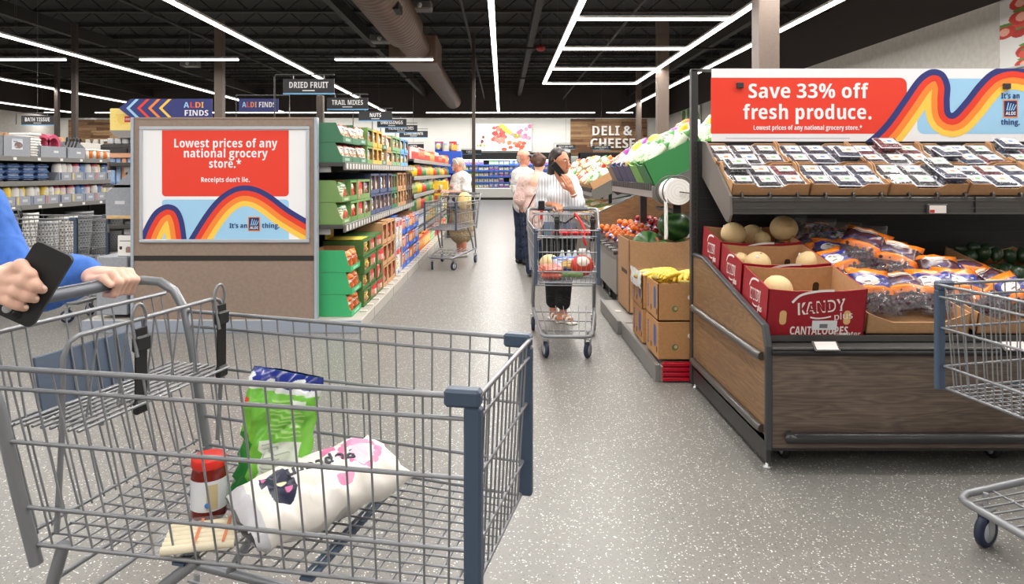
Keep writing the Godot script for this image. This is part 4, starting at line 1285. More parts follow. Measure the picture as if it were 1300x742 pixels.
func build_aisle_gondola() -> void:
	var deck := paint(rgb(176, 171, 163), 0.5)
	var rail := paint(rgb(92, 90, 86), 0.45)
	var dark := paint(rgb(66, 64, 62), 0.55)
	var g := thing("grocery_gondola", "long grocery shelving run behind the poster panel", "shelving", Vector3(-2.53, 0, -6.2))
	part("plinth", MB.new().slab(Vector3(-1.26, 0, -12.9), Vector3(1.253, 0.115, 0.03), 0.006), deck, g)
	part("plinth_front", MB.new().slab(Vector3(-1.262, 0, 0.03), Vector3(1.255, 0.113, 0.045), 0.004), paint(rgb(150, 158, 172), 0.5), g)
	part("spine", MB.new().slab(Vector3(-0.04, 0.115, -12.9), Vector3(0.04, 1.85, -0.1)), paint(rgb(36, 35, 35), 0.7), g)
	for side: float in [1.0, -1.0]:
		for y: float in [0.967, 1.54]:
			for k in 4:
				var z0 := -0.05 - k * 1.22
				part("shelf", MB.new().slab(Vector3(side * 0.05, y - 0.035, z0 - 1.215), Vector3(side * 1.07, y, z0), 0.004), dark, g)
				part("price_rail", MB.new().slab(Vector3(side * 1.07, y - 0.07, z0 - 1.215), Vector3(side * 1.09, y + 0.006, z0), 0.004), rail, g)
				part("bracket", MB.new().slab(Vector3(side * 0.1, y - 0.09, z0 - 0.05), Vector3(side * 0.95, y - 0.035, z0 - 0.03)), paint(rgb(150, 148, 146), 0.5), g)
				if side > 0:
					for q in 9:
						part("price_tag", meshes.get_or_add("aisle_tag", MB.new().slab(Vector3(0, -0.026, -0.035), Vector3(0.003, 0.026, 0.035)).done()), paint(rgb(206, 203, 198), 0.5), g, Vector3(1.0905, y - 0.032, z0 - 0.08 - q * 0.132))
		if side > 0:
			# the second bay has more, lower shelves
			for y: float in [0.46, 0.78, 1.08, 1.38, 1.67]:
				part("shelf", MB.new().slab(Vector3(0.05, y - 0.03, -12.9), Vector3(1.07, y, -5.0), 0.004), dark, g)
				part("price_rail", MB.new().slab(Vector3(1.07, y - 0.06, -12.9), Vector3(1.085, y + 0.005, -5.0), 0.004), paint(rgb(150, 148, 144), 0.45), g)
	for q in 40:
		part("deck_tab", meshes.get_or_add("deck_tab", MB.new().slab(Vector3(-0.035, 0, -0.03), Vector3(0.035, 0.012, 0.03), 0.003).done()), paint(rgb(206, 200, 190), 0.5), g, Vector3(1.2, 0.115, -0.35 - q * 0.32))
	# seams of the plinth's kick plate
	for q in 10:
		part("plinth_seam", MB.new().slab(Vector3(1.2525, 0.0, -1.2 * q - 0.6), Vector3(1.2545, 0.112, -1.2 * q - 0.594)), paint(rgb(110, 106, 100), 0.6), g)
	var deep := rgb(66, 118, 88)
	# top shelf, near to far
	var y := 1.542
	case_column("top", 0, y, 6.27, 0.40, 0.185, 0.42, 2, deep, "green", "tray", 2, "mix_red", "bag", "trail mix", 0.06)
	case_column("top", 1, y, 6.68, 0.36, 0.185, 0.42, 2, deep, "green", "tray", 2, "mix_red", "bag", "trail mix", 0.06)
	case_column("top", 2, y, 7.05, 0.36, 0.2, 0.42, 2, deep, "green", "tray", 2, "mix_red", "bag", "fruit mix", 0.06)
	case_column("top", 3, y, 7.42, 0.33, 0.2, 0.42, 2, rgb(116, 152, 84), "light green", "window", 1, "mix_blue", "bag", "nut mix", 0.05)
	case_column("top", 4, y, 7.76, 0.28, 0.2, 0.42, 2, rgb(232, 178, 78), "yellow", "window", 1, "nuts_teal", "bag", "cashew", 0.05)
	case_column("top", 5, y, 8.05, 0.28, 0.2, 0.42, 2, rgb(232, 178, 78), "yellow", "window", 1, "nuts_teal", "bag", "cashew", 0.05)
	case_column("top", 6, y, 8.34, 0.3, 0.19, 0.42, 2, deep, "green", "tray", 2, "mix_red", "bag", "almond", 0.06)
	case_column("top", 7, y, 8.66, 0.42, 0.19, 0.42, 2, rgb(196, 160, 118), "kraft", "window", 2, "bread_white", "bag", "walnut", 0.05)
	case_column("top", 8, y, 9.1, 0.36, 0.2, 0.42, 2, rgb(128, 172, 120), "pale green", "window", 2, "mix_green", "bag", "seed", 0.05)
	case_column("top", 9, y, 9.48, 0.36, 0.2, 0.42, 2, rgb(128, 172, 120), "pale green", "window", 2, "mix_green", "bag", "seed", 0.05)
	case_column("top", 10, y, 9.86, 0.36, 0.2, 0.42, 2, rgb(110, 166, 214), "sky blue", "window", 2, "snack_blue", "bag", "pretzel", 0.05)
	case_column("top", 11, y, 10.24, 0.36, 0.2, 0.42, 2, rgb(110, 166, 214), "sky blue", "window", 2, "snack_blue", "bag", "pretzel", 0.05)
	# middle shelf
	y = 0.969
	var olive := rgb(116, 148, 86)
	case_column("middle", 0, y, 6.27, 0.34, 0.205, 0.4, 2, olive, "olive green", "tray", 1, "mix_green", "bag", "apricot", 0.05)
	case_column("middle", 1, y, 6.62, 0.3, 0.205, 0.4, 2, rgb(96, 142, 76), "leaf green", "window", 1, "sauce_red", "bag", "cherry", 0.05)
	case_column("middle", 2, y, 6.93, 0.34, 0.205, 0.4, 2, olive, "olive green", "window", 1, "cookie_red", "box", "raisin", 0.05)
	case_column("middle", 3, y, 7.28, 0.34, 0.205, 0.4, 2, olive, "olive green", "window", 1, "mix_purple", "bag", "prune", 0.05)
	for k in 5:
		case_column("middle", 4 + k, y, 7.64 + k * 0.28, 0.27, 0.235, 0.4, 2, rgb(74, 84, 120), "slate blue", "window", 1, "bread_white", "bag", "coconut", 0.05)
	for k in 2:
		case_column("middle", 9 + k, y, 9.06 + k * 0.26, 0.25, 0.23, 0.4, 2, deep, "green", "window", 1, "mix_green", "bag", "date", 0.05)
	for k in 3:
		case_column("middle", 11 + k, y, 9.6 + k * 0.27, 0.26, 0.24, 0.4, 2, rgb(190, 146, 104), "kraft", "window", 1, "nuts_tan", "bag", "peanut", 0.05)
	for k in 3:
		case_column("middle", 14 + k, y, 10.42 + k * 0.24, 0.23, 0.24, 0.4, 2, rgb(84, 68, 58), "dark brown", "window", 1, "coffee_dark", "bag", "coffee", 0.05)
	# bottom shelf
	y = 0.117
	case_column("bottom", 0, y, 6.3, 0.42, 0.205, 0.36, 3, rgb(56, 170, 108), "bright green", "tray", 2, "mix_orange", "bag", "dried mango", 0.05, -1.39)
	case_column("bottom", 1, y, 6.74, 0.34, 0.165, 0.4, 4, rgb(70, 110, 52), "forest green", "window", 1, "mix_yellow", "bag", "banana chip", 0.03, -1.37)
	case_column("bottom", 2, y, 7.1, 0.34, 0.165, 0.4, 4, rgb(70, 110, 52), "forest green", "window", 1, "cookie_red", "box", "fruit bar", 0.03, -1.37)
	case_column("bottom", 3, y, 7.46, 0.34, 0.165, 0.4, 4, rgb(70, 110, 52), "forest green", "window", 1, "cookie_red", "box", "fruit bar", 0.03, -1.37)
	for k in 3:
		case_column("bottom", 4 + k, y, 7.84 + k * 0.3, 0.29, 0.25, 0.4, 3, rgb(196, 150, 106), "kraft", "window", 1, "cookie_red", "bag", "cookie", 0.05, -1.37)
	for k in 2:
		case_column("bottom", 7 + k, y, 8.78 + k * 0.28, 0.27, 0.36, 0.4, 2, rgb(190, 188, 190), "pale grey", "window", 1, "dairy_red", "box", "oat", 0.05, -1.37)
	for k in 5:
		case_column("bottom", 9 + k, y, 9.36 + k * 0.38, 0.36, 0.235, 0.4, 3, rgb(58, 104, 200), "cobalt blue", "tray", 2, ["cereal_red", "cereal_blue", "cereal_orange"][k % 3], "box", "cereal bar", 0.07, -1.37)
	for k in 3:
		var lidm := MB.new()
		lidm.slab(Vector3(-0.17, 0, -0.36), Vector3(0.17, 0.004, 0)).slab(Vector3(-0.17, 0, -0.36), Vector3(0.17, 0.12, -0.355))
		single("carton_lid", "%s coloured carton lid lying over the stacked cases, bottom shelf" % ["yellow", "blue", "kraft"][k], "lid", lidm, paint([rgb(226, 206, 80), rgb(54, 100, 200), rgb(190, 146, 104)][k], 0.6), Vector3(-1.4, [0.78, 0.87, 0.875][k], [-6.93, -9.0, -8.2][k]), 90)
	# the second bay: rows of jars, cans and boxes
	var rows := [
		[0.117, 0.27, ["cereal_orange", "chip_bag", "salad_green", "tea_red"], "box"], [0.462, 0.25, ["salad_green", "pasta_blue", "box_green", "mix_yellow"], "bag"], [0.782, 0.23, ["can_green", "jar_tan", "can_red", "olive_green"], "can"],
		[1.082, 0.22, ["olive_green", "jar_yellow", "sauce_red", "can_green"], "jar"], [1.382, 0.22, ["jar_yellow", "sauce_red", "box_green", "jar_tan"], "jar"], [1.672, 0.24, ["tea_red", "cereal_red", "sauce_red", "cereal_orange"], "box"],
	]
	var shelf_names := ["plinth", "lowest", "second", "third", "fourth", "top"]
	for i in rows.size():
		var r: Array = rows[i]
		var d := 11.35
		var col := 0
		while d < 19.0:
			var kind: String = r[2][(col / 5) % 4]
			var w: float = {"box": 0.17, "bag": 0.18, "can": 0.11, "jar": 0.12}[r[3]]
			var h: float = r[1] * (0.86 + 0.12 * sin(col / 5 * 2.1))
			single("grocery_%s" % r[3], "%s %s, %s along the %s shelf of the far bay" % [kind.replace("_", " "), r[3] if not kind.begins_with(r[3]) else "pack", nth(col), shelf_names[i]], r[3], pack_mesh(kind, w, h, w * 0.6, r[3]), atlas_card if r[3] == "box" else atlas_film, Vector3(-1.55 if i else -1.45, r[0], -d), 90, "groceries on the %s shelf of the far bay" % shelf_names[i])
			d += w + 0.02
			col += 1
	# end displays beyond the second bay
	var bd := thing("blue_display", "tall blue cardboard display of snacks at the aisle's far end", "display", Vector3(-1.45, 0, -19.6))
	var card := paint(rgb(40, 84, 190), 0.5)
	part("back", MB.new().slab(Vector3(-0.45, 0, -0.3), Vector3(0.28, 2.05, -0.27)), card, bd)
	for x: float in [-0.45, 0.25]:
		part("side", MB.new().slab(Vector3(x, 0, -0.27), Vector3(x + 0.03, 2.05, 0.3), 0.004), card, bd)
	part("header", MB.new().slab(Vector3(-0.42, 1.42, -0.27), Vector3(0.25, 2.05, 0.3), 0.004), card, bd)
	for k in 3:
		part("shelf", MB.new().slab(Vector3(-0.42, 0.16 + k * 0.42, -0.27), Vector3(0.25, 0.2 + k * 0.42, 0.3)), card, bd)
	for k in 6:
		single("snack_bag", "snack bag on top of the blue display, %s along" % ORD[k], "bag", pack_mesh(["snack_blue", "chip_bag", "bread_white"][k % 3], 0.2, 0.28, 0.09, "bag", k), atlas_film, Vector3(-1.83 + k * 0.11, 2.05, -19.45 - (k % 2) * 0.15), rng.randf_range(-30, 30), "bags on the blue display")
	var yb := MB.new()
	yb.box(Vector3(0, 0.15, 0), Vector3(0.3, 0.3, 0.3), 0.005)
	single("yellow_box", "plain yellow box on a stand beside the grocery shelves", "box", yb, paint(rgb(240, 196, 50), 0.5), Vector3(-1.35, 0.95, -15.0))
	single("box_stand", "dark stand carrying the plain yellow box", "stand", MB.new().slab(Vector3(-0.14, 0, -0.14), Vector3(0.14, 0.95, 0.14), 0.01), paint(rgb(52, 50, 50), 0.5), Vector3(-1.1, 0.0, -15.3))


func hang_sign(at: Vector3, w: float, h: float, words: String, label: String, arm := 0.0, sub := true, hung := false) -> void:
	# black aisle sign with a pale blue lower edge; hangs from a bent rod
	var o := thing("aisle_sign", label, "sign", at)
	part("board", MB.new().slab(Vector3(-w / 2, 0, -0.008), Vector3(w / 2, h, 0.008), 0.002), paint(rgb(46, 46, 50), 0.5), o)
	part("blue_edge", MB.new().slab(Vector3(-w / 2, -0.018, -0.008), Vector3(w / 2, 0, 0.0085)), paint(rgb(120, 180, 226), 0.5), o)
	var white := paint(rgb(240, 240, 240), 0.5)
	var cap := h * (0.42 if sub else 0.5)
	fit_text(words, cap, minf(w * 0.76, words.length() * cap * 0.72), white, o, Vector3(0, h * 0.56, 0.009))
	if sub:
		part("small_print", flat(moved(round_rect(w * 0.24, h * 0.07, [0, 0, 0, 0]), Vector2(0, h * 0.17)), 0.0088), white, o)
	var top := h + 0.05
	part("rod", MB.new().tube([Vector3(w / 2, top, 0), Vector3(-w / 2 - 0.08, top, 0), Vector3(-w / 2 - 0.1, top - 0.02, 0), Vector3(-w / 2 - 0.1, -arm, 0)], 0.009, 6), paint(rgb(90, 90, 92), 0.4, 0.5), o)
	if hung:
		part("hanger_wire", MB.new().rod(Vector3(0, top, 0), Vector3(0, 6.4 - at.y, 0), 0.004, 4), paint(rgb(90, 88, 86), 0.5), o)
	for s: float in [-0.3, 0.3]:
		part("clip", MB.new().rod(Vector3(s * w, h, 0), Vector3(s * w, top, 0), 0.005, 4), paint(rgb(190, 190, 190), 0.4), o)


func build_hanging_signs() -> void:
	for s in [["DRIED FRUIT", 8.0, 0.6, "black dried fruit sign on a bent rod, biggest of its row"], ["TRAIL MIXES", 10.0, 0.6, "black trail mixes sign above the green cases"], ["NUTS", 12.2, 0.6, "black nuts sign behind the trail mixes sign"], ["DRESSINGS", 14.0, 0.6, "black dressings sign behind the nuts sign"], ["PICKLES & OLIVES", 15.8, 0.75, "black pickles and olives sign behind the dressings sign"], ["CONDIMENTS", 18.0, 0.75, "black condiments sign, farthest of the row"]]:
		hang_sign(Vector3(-1.97 - s[2] / 2, 2.38, -s[1]), s[2], 0.165, s[0], s[3], 0.6)
	hang_sign(Vector3(-8.85, 2.36, -13.0), 0.62, 0.17, "BATH TISSUE", "black bath tissue sign over the household shelves", 0.0, true, true)
	hang_sign(Vector3(-3.2, 2.3, -24.5), 0.75, 0.17, "CHIPS", "small black sign above the blue display", 0.0, true, true)
	hang_sign(Vector3(2.5, 2.38, -27.0), 0.75, 0.17, "DELI SALADS", "small black sign above the older couple", 0.0, true, true)
	hang_sign(Vector3(4.2, 2.42, -29.0), 0.8, 0.17, "LUNCH MEATS", "small black sign below the deli lettering", 0.0, true, true)
	var o := thing("navy_aisle_sign", "small navy sign with coloured letters hanging behind the end panel", "sign", Vector3(-3.57, 2.34, -10.0))
	part("board", MB.new().slab(Vector3(-0.29, 0, -0.008), Vector3(0.29, 0.19, 0.008), 0.002), paint(NAVY, 0.5), o)
	for k in 4:
		fit_text("ALDI"[k], 0.075, [0.06, 0.046, 0.056, 0.02][k], paint([SKY, RED, ORANGE, YELLOW][k], 0.5), o, Vector3([-0.21, -0.15, -0.09, -0.04][k], 0.1, 0.009))
	fit_text("FINDS", 0.075, 0.24, paint(rgb(240, 240, 240), 0.5), o, Vector3(0.125, 0.1, 0.009))
	part("rod", MB.new().tube([Vector3(-0.33, -0.5, 0), Vector3(-0.33, 0.24, 0), Vector3(0.45, 0.24, 0), Vector3(0.45, -0.1, 0)], 0.01, 6), paint(rgb(90, 90, 92), 0.4, 0.5), o)


# ------------------------------------------------------------------ produce bin under the rainbow sign

func clear_plastic() -> StandardMaterial3D:
	var m := mat("clear_plastic", Color(0.9, 0.91, 0.93, 0.07), 0.14)
	m.transparency = BaseMaterial3D.TRANSPARENCY_ALPHA
	m.metallic_specular = 0.28
	return m


func tilted(o: Node3D, turn: float, tilt: float) -> Node3D:
	# tilt lifts the back of a thing whose front looks along its own +z
	o.basis = Basis(Vector3.UP, deg_to_rad(turn)) * Basis(Vector3.RIGHT, deg_to_rad(tilt))
	return o


func open_carton(o: Node3D, w: float, h: float, d: float, outside: Material, inside: Material, dip := 0.0, holes := 0) -> void:
	# open box, front towards +z; origin at the bottom of the front edge
	var th := 0.006
	var front := PackedVector2Array([Vector2(-w / 2, 0), Vector2(w / 2, 0), Vector2(w / 2, h), Vector2(w / 4, h - dip), Vector2(-w / 4, h - dip), Vector2(-w / 2, h)])
	for k in 2:
		var b := MB.new()
		b.extrude(front, -th - d * k + th * k, -d * k + th * k)
		part(["front_wall", "back_wall"][k], b, outside, o)
		var li := MB.new()
		li.extrude(front, -d + th if k else -th - 0.0015, -d + th + 0.0015 if k else -th)
		part("lining", li, inside, o)
	for s: float in [-1.0, 1.0]:
		part("side_wall", MB.new().slab(Vector3(s * w / 2, 0, -d), Vector3(s * (w / 2 - th), h, 0)), outside, o)
		part("lining", MB.new().slab(Vector3(s * (w / 2 - th), 0.003, -d + th), Vector3(s * (w / 2 - th - 0.0015), h - 0.001, -th)), inside, o)
	part("bottom", MB.new().slab(Vector3(-w / 2, 0, -d), Vector3(w / 2, th, 0)), inside, o)


func build_produce_bin() -> void:
	var gun := paint(rgb(92, 90, 88), 0.35, 0.5)
	var black := paint(rgb(34, 34, 35), 0.45)
	var brown_wood := wood_material("walnut_laminate", rgb(84, 72, 64), rgb(132, 115, 101), Vector3(0.45, 1.5, 0.45), 0.45, 5)
	var side_wood := wood_material("oak_laminate", rgb(108, 80, 54), rgb(150, 116, 82), Vector3(0.45, 1.5, 0.45), 0.45, 12)
	var x0 := 1.285
	var x1 := 3.95
	var o := thing("produce_bin", "wheeled wood panelled produce bin under the rainbow sign", "display bin", Vector3(x0, 0, -3.33))
	var w := x1 - x0
	# side panel seen from the aisle: drawn in (depth, height)
	var prof := PackedVector2Array([Vector2(0, 0.13), Vector2(1.29, 0.13), Vector2(1.29, 0.896), Vector2(1.056, 0.899), Vector2(0.04, 0.692), Vector2(0, 0.60)])
	var b := MB.new()
	b.t = Transform3D(Basis(Vector3(0, 0, -1), Vector3.UP, Vector3(1, 0, 0)), Vector3.ZERO)
	b.extrude(prof, 0.0, 0.022)
	part("side_panel", b, side_wood, o)
	var rim := []
	for q in [Vector2(0, 0.10), Vector2(0, 0.60), Vector2(0.04, 0.692), Vector2(1.056, 0.899), Vector2(1.29, 0.896)]:
		rim.append(Vector3(0.011, q.y, -q.x))
	for k in rim.size() - 1:
		var eb := MB.new()
		var d: Vector3 = rim[k + 1] - rim[k]
		eb.t = Transform3D(Basis.looking_at(d.normalized(), Vector3(1, 0, 0)), (rim[k] + rim[k + 1]) / 2)
		eb.box(Vector3.ZERO, Vector3(0.02, 0.034, d.length() + 0.012), 0.004)
		part("edge_trim", eb, paint(rgb(72, 74, 76), 0.4, 0.3), o)
	part("kick_panel", MB.new().slab(Vector3(0.0, 0.03, -1.29), Vector3(0.025, 0.165, 0.0), 0.004), paint(rgb(62, 61, 60), 0.4, 0.3), o)
	for y: float in [0.545, 0.19]:
		part("side_bumper", MB.new().tube([Vector3(-0.012, y, -1.24), Vector3(-0.018, y, -1.2), Vector3(-0.018, y, -0.06), Vector3(-0.01, y, -0.03)], 0.021, 10), gun, o)
	for z: float in [-0.02, -1.26]:
		var fb := MB.new()
		fb.t = Transform3D(Basis(), Vector3(0.012, 0, z))
		fb.lathe([Vector2(0, 0), Vector2(0.022, 0), Vector2(0.018, 0.012), Vector2(0.008, 0.016), Vector2(0.008, 0.035)], 12)
		part("levelling_foot", fb, paint(rgb(200, 200, 202), 0.25, 0.7), o)
	part("front_board", MB.new().slab(Vector3(0.022, 0.10, -0.02), Vector3(w, 0.57, 0.0)), brown_wood, o)
	part("front_channel", MB.new().slab(Vector3(0.024, 0.585, -0.09), Vector3(w, 0.6, 0.02), 0.004).slab(Vector3(0.024, 0.57, -0.03), Vector3(w, 0.585, 0.012)).slab(Vector3(0.024, 0.6, -0.09), Vector3(w, 0.635, -0.08)), gun, o)
	part("top_bumper", MB.new().rod(Vector3(0.024, 0.572, 0.012), Vector3(w, 0.572, 0.012), 0.014, 8), black, o)
	part("front_bumper", MB.new().tube([Vector3(0.115, 0.163, 0.0), Vector3(0.10, 0.163, 0.02), Vector3(0.14, 0.163, 0.026), Vector3(w, 0.163, 0.026)], 0.027, 12), paint(rgb(48, 48, 50), 0.3), o)
	part("bottom_edge", MB.new().slab(Vector3(0.022, 0.092, -0.022), Vector3(w, 0.104, 0.003)), black, o)
	part("underframe", MB.new().slab(Vector3(0.03, 0.05, -1.29), Vector3(w, 0.15, -0.35)), black, o)
	for x: float in [0.14, 1.2, 2.2]:
		caster(o, Vector3(x, 0, -0.14), 0.05)
	# sloping bed
	b = MB.new()
	b.t = Transform3D(Basis(Vector3(0, 0, -1), Vector3.UP, Vector3(1, 0, 0)), Vector3.ZERO)
	b.extrude(PackedVector2Array([Vector2(0.08, 0.58), Vector2(1.27, 0.83), Vector2(1.27, 0.855), Vector2(0.08, 0.605)]), 0.024, w)
	part("bed", b, black, o)
	part("back_panel", MB.new().slab(Vector3(0.03, 0.5, -1.28), Vector3(w, 1.66, -1.26)), paint(rgb(24, 24, 25), 0.5), o)
	for k in 9:
		part("back_rib", MB.new().slab(Vector3(0.04, 0.9 + k * 0.075, -1.26), Vector3(w, 0.905 + k * 0.075, -1.256)), paint(rgb(34, 34, 36), 0.5), o)
	for x: float in [0.012, 1.3, 2.62]:
		var pb := MB.new().slab(Vector3(x - 0.025, 0.02, -1.32), Vector3(x + 0.02, 2.145 if x < 0.1 else 1.66, -1.27), 0.003)
		part("upright_post", pb, paint(rgb(66, 65, 64), 0.4, 0.4), o)
		for k in 22:
			part("post_slot", meshes.get_or_add("post_slot", MB.new().slab(Vector3(-0.006, 0, 0), Vector3(0.006, 0.022, 0.002)).done()), black, o, Vector3(x, 0.92 + k * 0.034, -1.27))
	part("top_bar", MB.new().slab(Vector3(-0.015, 2.13, -1.3), Vector3(w, 2.148, -1.27), 0.003), gun, o)
	# slanted berry shelf: profile in (distance in front of the posts, height)
	var up := Vector2(4.5, 1.545)
	var low := Vector2(4.03, 1.30)
	part("shelf_plate", sloped(up, low, 0.06, w, 0.012), gun, o)
	var lip := MB.new()
	lip.slab(Vector3(0.06, 1.205, -0.685), Vector3(w, 1.305, -0.672), 0.003).slab(Vector3(0.06, 1.28, -0.672), Vector3(w, 1.29, -0.664)).slab(Vector3(0.06, 1.235, -0.672), Vector3(w, 1.243, -0.666)).slab(Vector3(0.06, 1.205, -0.69), Vector3(w, 1.213, -0.66))
	part("shelf_lip", lip, gun, o)
	part("lip_seam", MB.new().slab(Vector3(1.478, 1.2, -0.673), Vector3(1.482, 1.306, -0.662)), black, o)
	b = MB.new()
	b.t = Transform3D(Basis(Vector3(0, 0, -1), Vector3.UP, Vector3(1, 0, 0)), Vector3.ZERO)
	b.extrude(PackedVector2Array([Vector2(1.22, 1.66), Vector2(1.15, 1.65), Vector2(0.672, 1.312), Vector2(0.662, 1.2), Vector2(0.7, 1.155), Vector2(0.74, 1.16), Vector2(1.22, 1.42)]), 0.045, 0.06)
	part("end_bracket", b, paint(rgb(120, 117, 113), 0.35, 0.5), o)
	var hook := MB.new().tube([Vector3(0, -0.005, 0.012), Vector3(0, 0.02, 0.016), Vector3(0, 0.03, 0.004), Vector3(0, 0.022, -0.012)], 0.008, 6).done()
	for k in 16:
		part("shelf_clip", hook, paint(rgb(70, 68, 66), 0.3, 0.4), o, Vector3(0.115 + k * 0.163, 1.3, -0.668))
	part("price_tag_holder", MB.new().slab(Vector3(1.193, 1.205, -0.664), Vector3(1.31, 1.265, -0.65), 0.003), paint(rgb(60, 58, 57), 0.4), o)
	part("price_tag", MB.new().slab(Vector3(1.203, 1.212, -0.651), Vector3(1.3, 1.258, -0.648)), paint(rgb(236, 234, 230), 0.5), o)
	part("price_tag_mark", MB.new().slab(Vector3(1.205, 1.214, -0.649), Vector3(1.232, 1.232, -0.6475)), paint(rgb(190, 50, 46), 0.5), o)
	for x: float in [0.285, 1.2]:
		var tb := MB.new()
		tb.t = Transform3D(Basis(Vector3.RIGHT, deg_to_rad(-50)), Vector3(x, 0.605, 0.015))
		tb.box(Vector3.ZERO, Vector3(0.125, 0.06, 0.006), 0.002)
		part("price_tag_holder", tb, paint(rgb(60, 58, 57), 0.4), o)
		tb = MB.new()
		tb.t = Transform3D(Basis(Vector3.RIGHT, deg_to_rad(-50)), Vector3(x, 0.605, 0.015))
		tb.box(Vector3(0, 0, 0.004), Vector3(0.105, 0.046, 0.002))
		tb.box(Vector3(0, 0.016, 0.0055), Vector3(0.105, 0.012, 0.001))
		part("price_tag", tb, paint(rgb(226, 212, 208), 0.5), o)
	build_produce_sign()
	build_berries(up, low)
	build_bin_goods()


func sloped(up: Vector2, low: Vector2, xa: float, xb: float, th: float) -> MB:
	var b := MB.new()
	b.t = Transform3D(Basis(Vector3(0, 0, -1), Vector3.UP, Vector3(1, 0, 0)), Vector3(0, 0, 3.33))
	b.extrude(PackedVector2Array([low, up, up - Vector2(0, th), low - Vector2(0, th)]), xa, xb)
	return b


func caster(o: Node3D, at: Vector3, r: float) -> void:
	var cb := MB.new()
	cb.t = Transform3D(Basis(Vector3.BACK, PI / 2), at + Vector3(0, r, 0))
	cb.lathe([Vector2(0, -0.012), Vector2(r * 0.9, -0.012), Vector2(r, -0.006), Vector2(r, 0.006), Vector2(r * 0.9, 0.012), Vector2(0, 0.012)], 18)
	var wheel := part("caster_wheel", cb, paint(rgb(30, 30, 32), 0.5), o)
	var hub := MB.new()
	hub.t = Transform3D(Basis(Vector3.BACK, PI / 2), at + Vector3(0, r, 0))
	hub.lathe([Vector2(0, -0.014), Vector2(r * 0.6, -0.0135), Vector2(r * 0.6, 0.0135), Vector2(0, 0.014)], 14)
	part("hub", hub, paint(rgb(190, 192, 196), 0.4), wheel)
	part("caster_fork", MB.new().slab(at + Vector3(-0.02, r * 1.2, -0.03), at + Vector3(0.02, r * 2 + 0.02, 0.03), 0.006), paint(rgb(70, 72, 74), 0.4, 0.4), o)


func build_produce_sign() -> void:
	var z := -4.57
	var o := thing("produce_sign", "long red white and rainbow save on fresh produce sign", "sign", Vector3(1.40, 1.657, z))
	var w := 2.5
	var h := 0.488
	var white := paint(rgb(240, 240, 243), 0.5)
	var at := func(x: float, y: float) -> Vector2:
		var p := px(870 + x / 3.023, 70 + y / 3.023, 4.57)
		return Vector2(p.x - 1.40, p.y - 1.657)
	part("board", MB.new().slab(Vector3(0, 0, -0.008), Vector3(w, h, 0)), white, o)
	var a: Vector2 = at.call(98, 302)
	var c: Vector2 = at.call(850, 87)
	var red := moved(round_rect(c.x - a.x, c.y - a.y, [0, 0.0, 0.045, 0]), (a + c) / 2)
	part("red_field", flat(red, 0.0006), paint(RED, 0.5), o)
	a = at.call(890, 303)
	c = Vector2(w, at.call(0, 90).y)
	part("blue_field", flat(moved(round_rect(c.x - a.x, c.y - a.y, [0.045, 0, 0, 0]), (a + c) / 2), 0.0006), paint(SKY, 0.5), o)
	var ctrl := []
	for q in [[610, 380], [690, 332], [760, 268], [825, 180], [880, 100], [920, 64], [958, 54], [995, 70], [1016, 118], [1014, 178], [1022, 222], [1068, 176], [1120, 110], [1172, 62], [1235, 40], [1300, 44], [1370, 70], [1440, 150], [1520, 260], [1600, 340]]:
		ctrl.append(at.call(q[0], q[1]))
	rainbow(ctrl, 0.041, 0.0008, Rect2(0, 0, w, h), o)
	fit_text("Save 33% off", 0.095, 0.803, white, o, Vector3((1025.3 - 638) / FOCAL * 4.57 - 1.40, at.call(0, 139).y, 0.002))
	fit_text("fresh produce.", 0.095, 0.858, white, o, Vector3((1025.3 - 638) / FOCAL * 4.57 - 1.40, at.call(0, 220).y, 0.002))
	fit_text("Lowest prices of any national grocery store.*", 0.03, 0.725, white, o, Vector3((1025.3 - 638) / FOCAL * 4.57 - 1.40, at.call(0, 279).y, 0.002))
	a = at.call(155, 319)
	part("fine_print", flat(moved(round_rect(0.83, 0.004, [0, 0, 0, 0]), a + Vector2(0.415, 0)), 0.0012), paint(rgb(180, 180, 196), 0.5), o)
	var ink := paint(rgb(30, 60, 120), 0.5)
	var mx: float = at.call(1247, 0).x
	fit_text("It's an", 0.036, 0.122, ink, o, Vector3(mx, at.call(0, 157).y, 0.003))
	var mp: Vector2 = at.call(1247, 206)
	brand_mark(o, Vector3(mp.x, mp.y, 0.003), 0.098)
	fit_text("thing.", 0.036, 0.125, ink, o, Vector3(mx, at.call(0, 258).y, 0.003))
	for q in [[208, 117], [1230, 120]]:
		var p: Vector2 = at.call(q[0], q[1])
		part("sign_clip", MB.new().slab(Vector3(p.x - 0.023, p.y - 0.018, 0), Vector3(p.x + 0.023, p.y + 0.018, 0.02), 0.003), paint(rgb(52, 50, 52), 0.4), o)


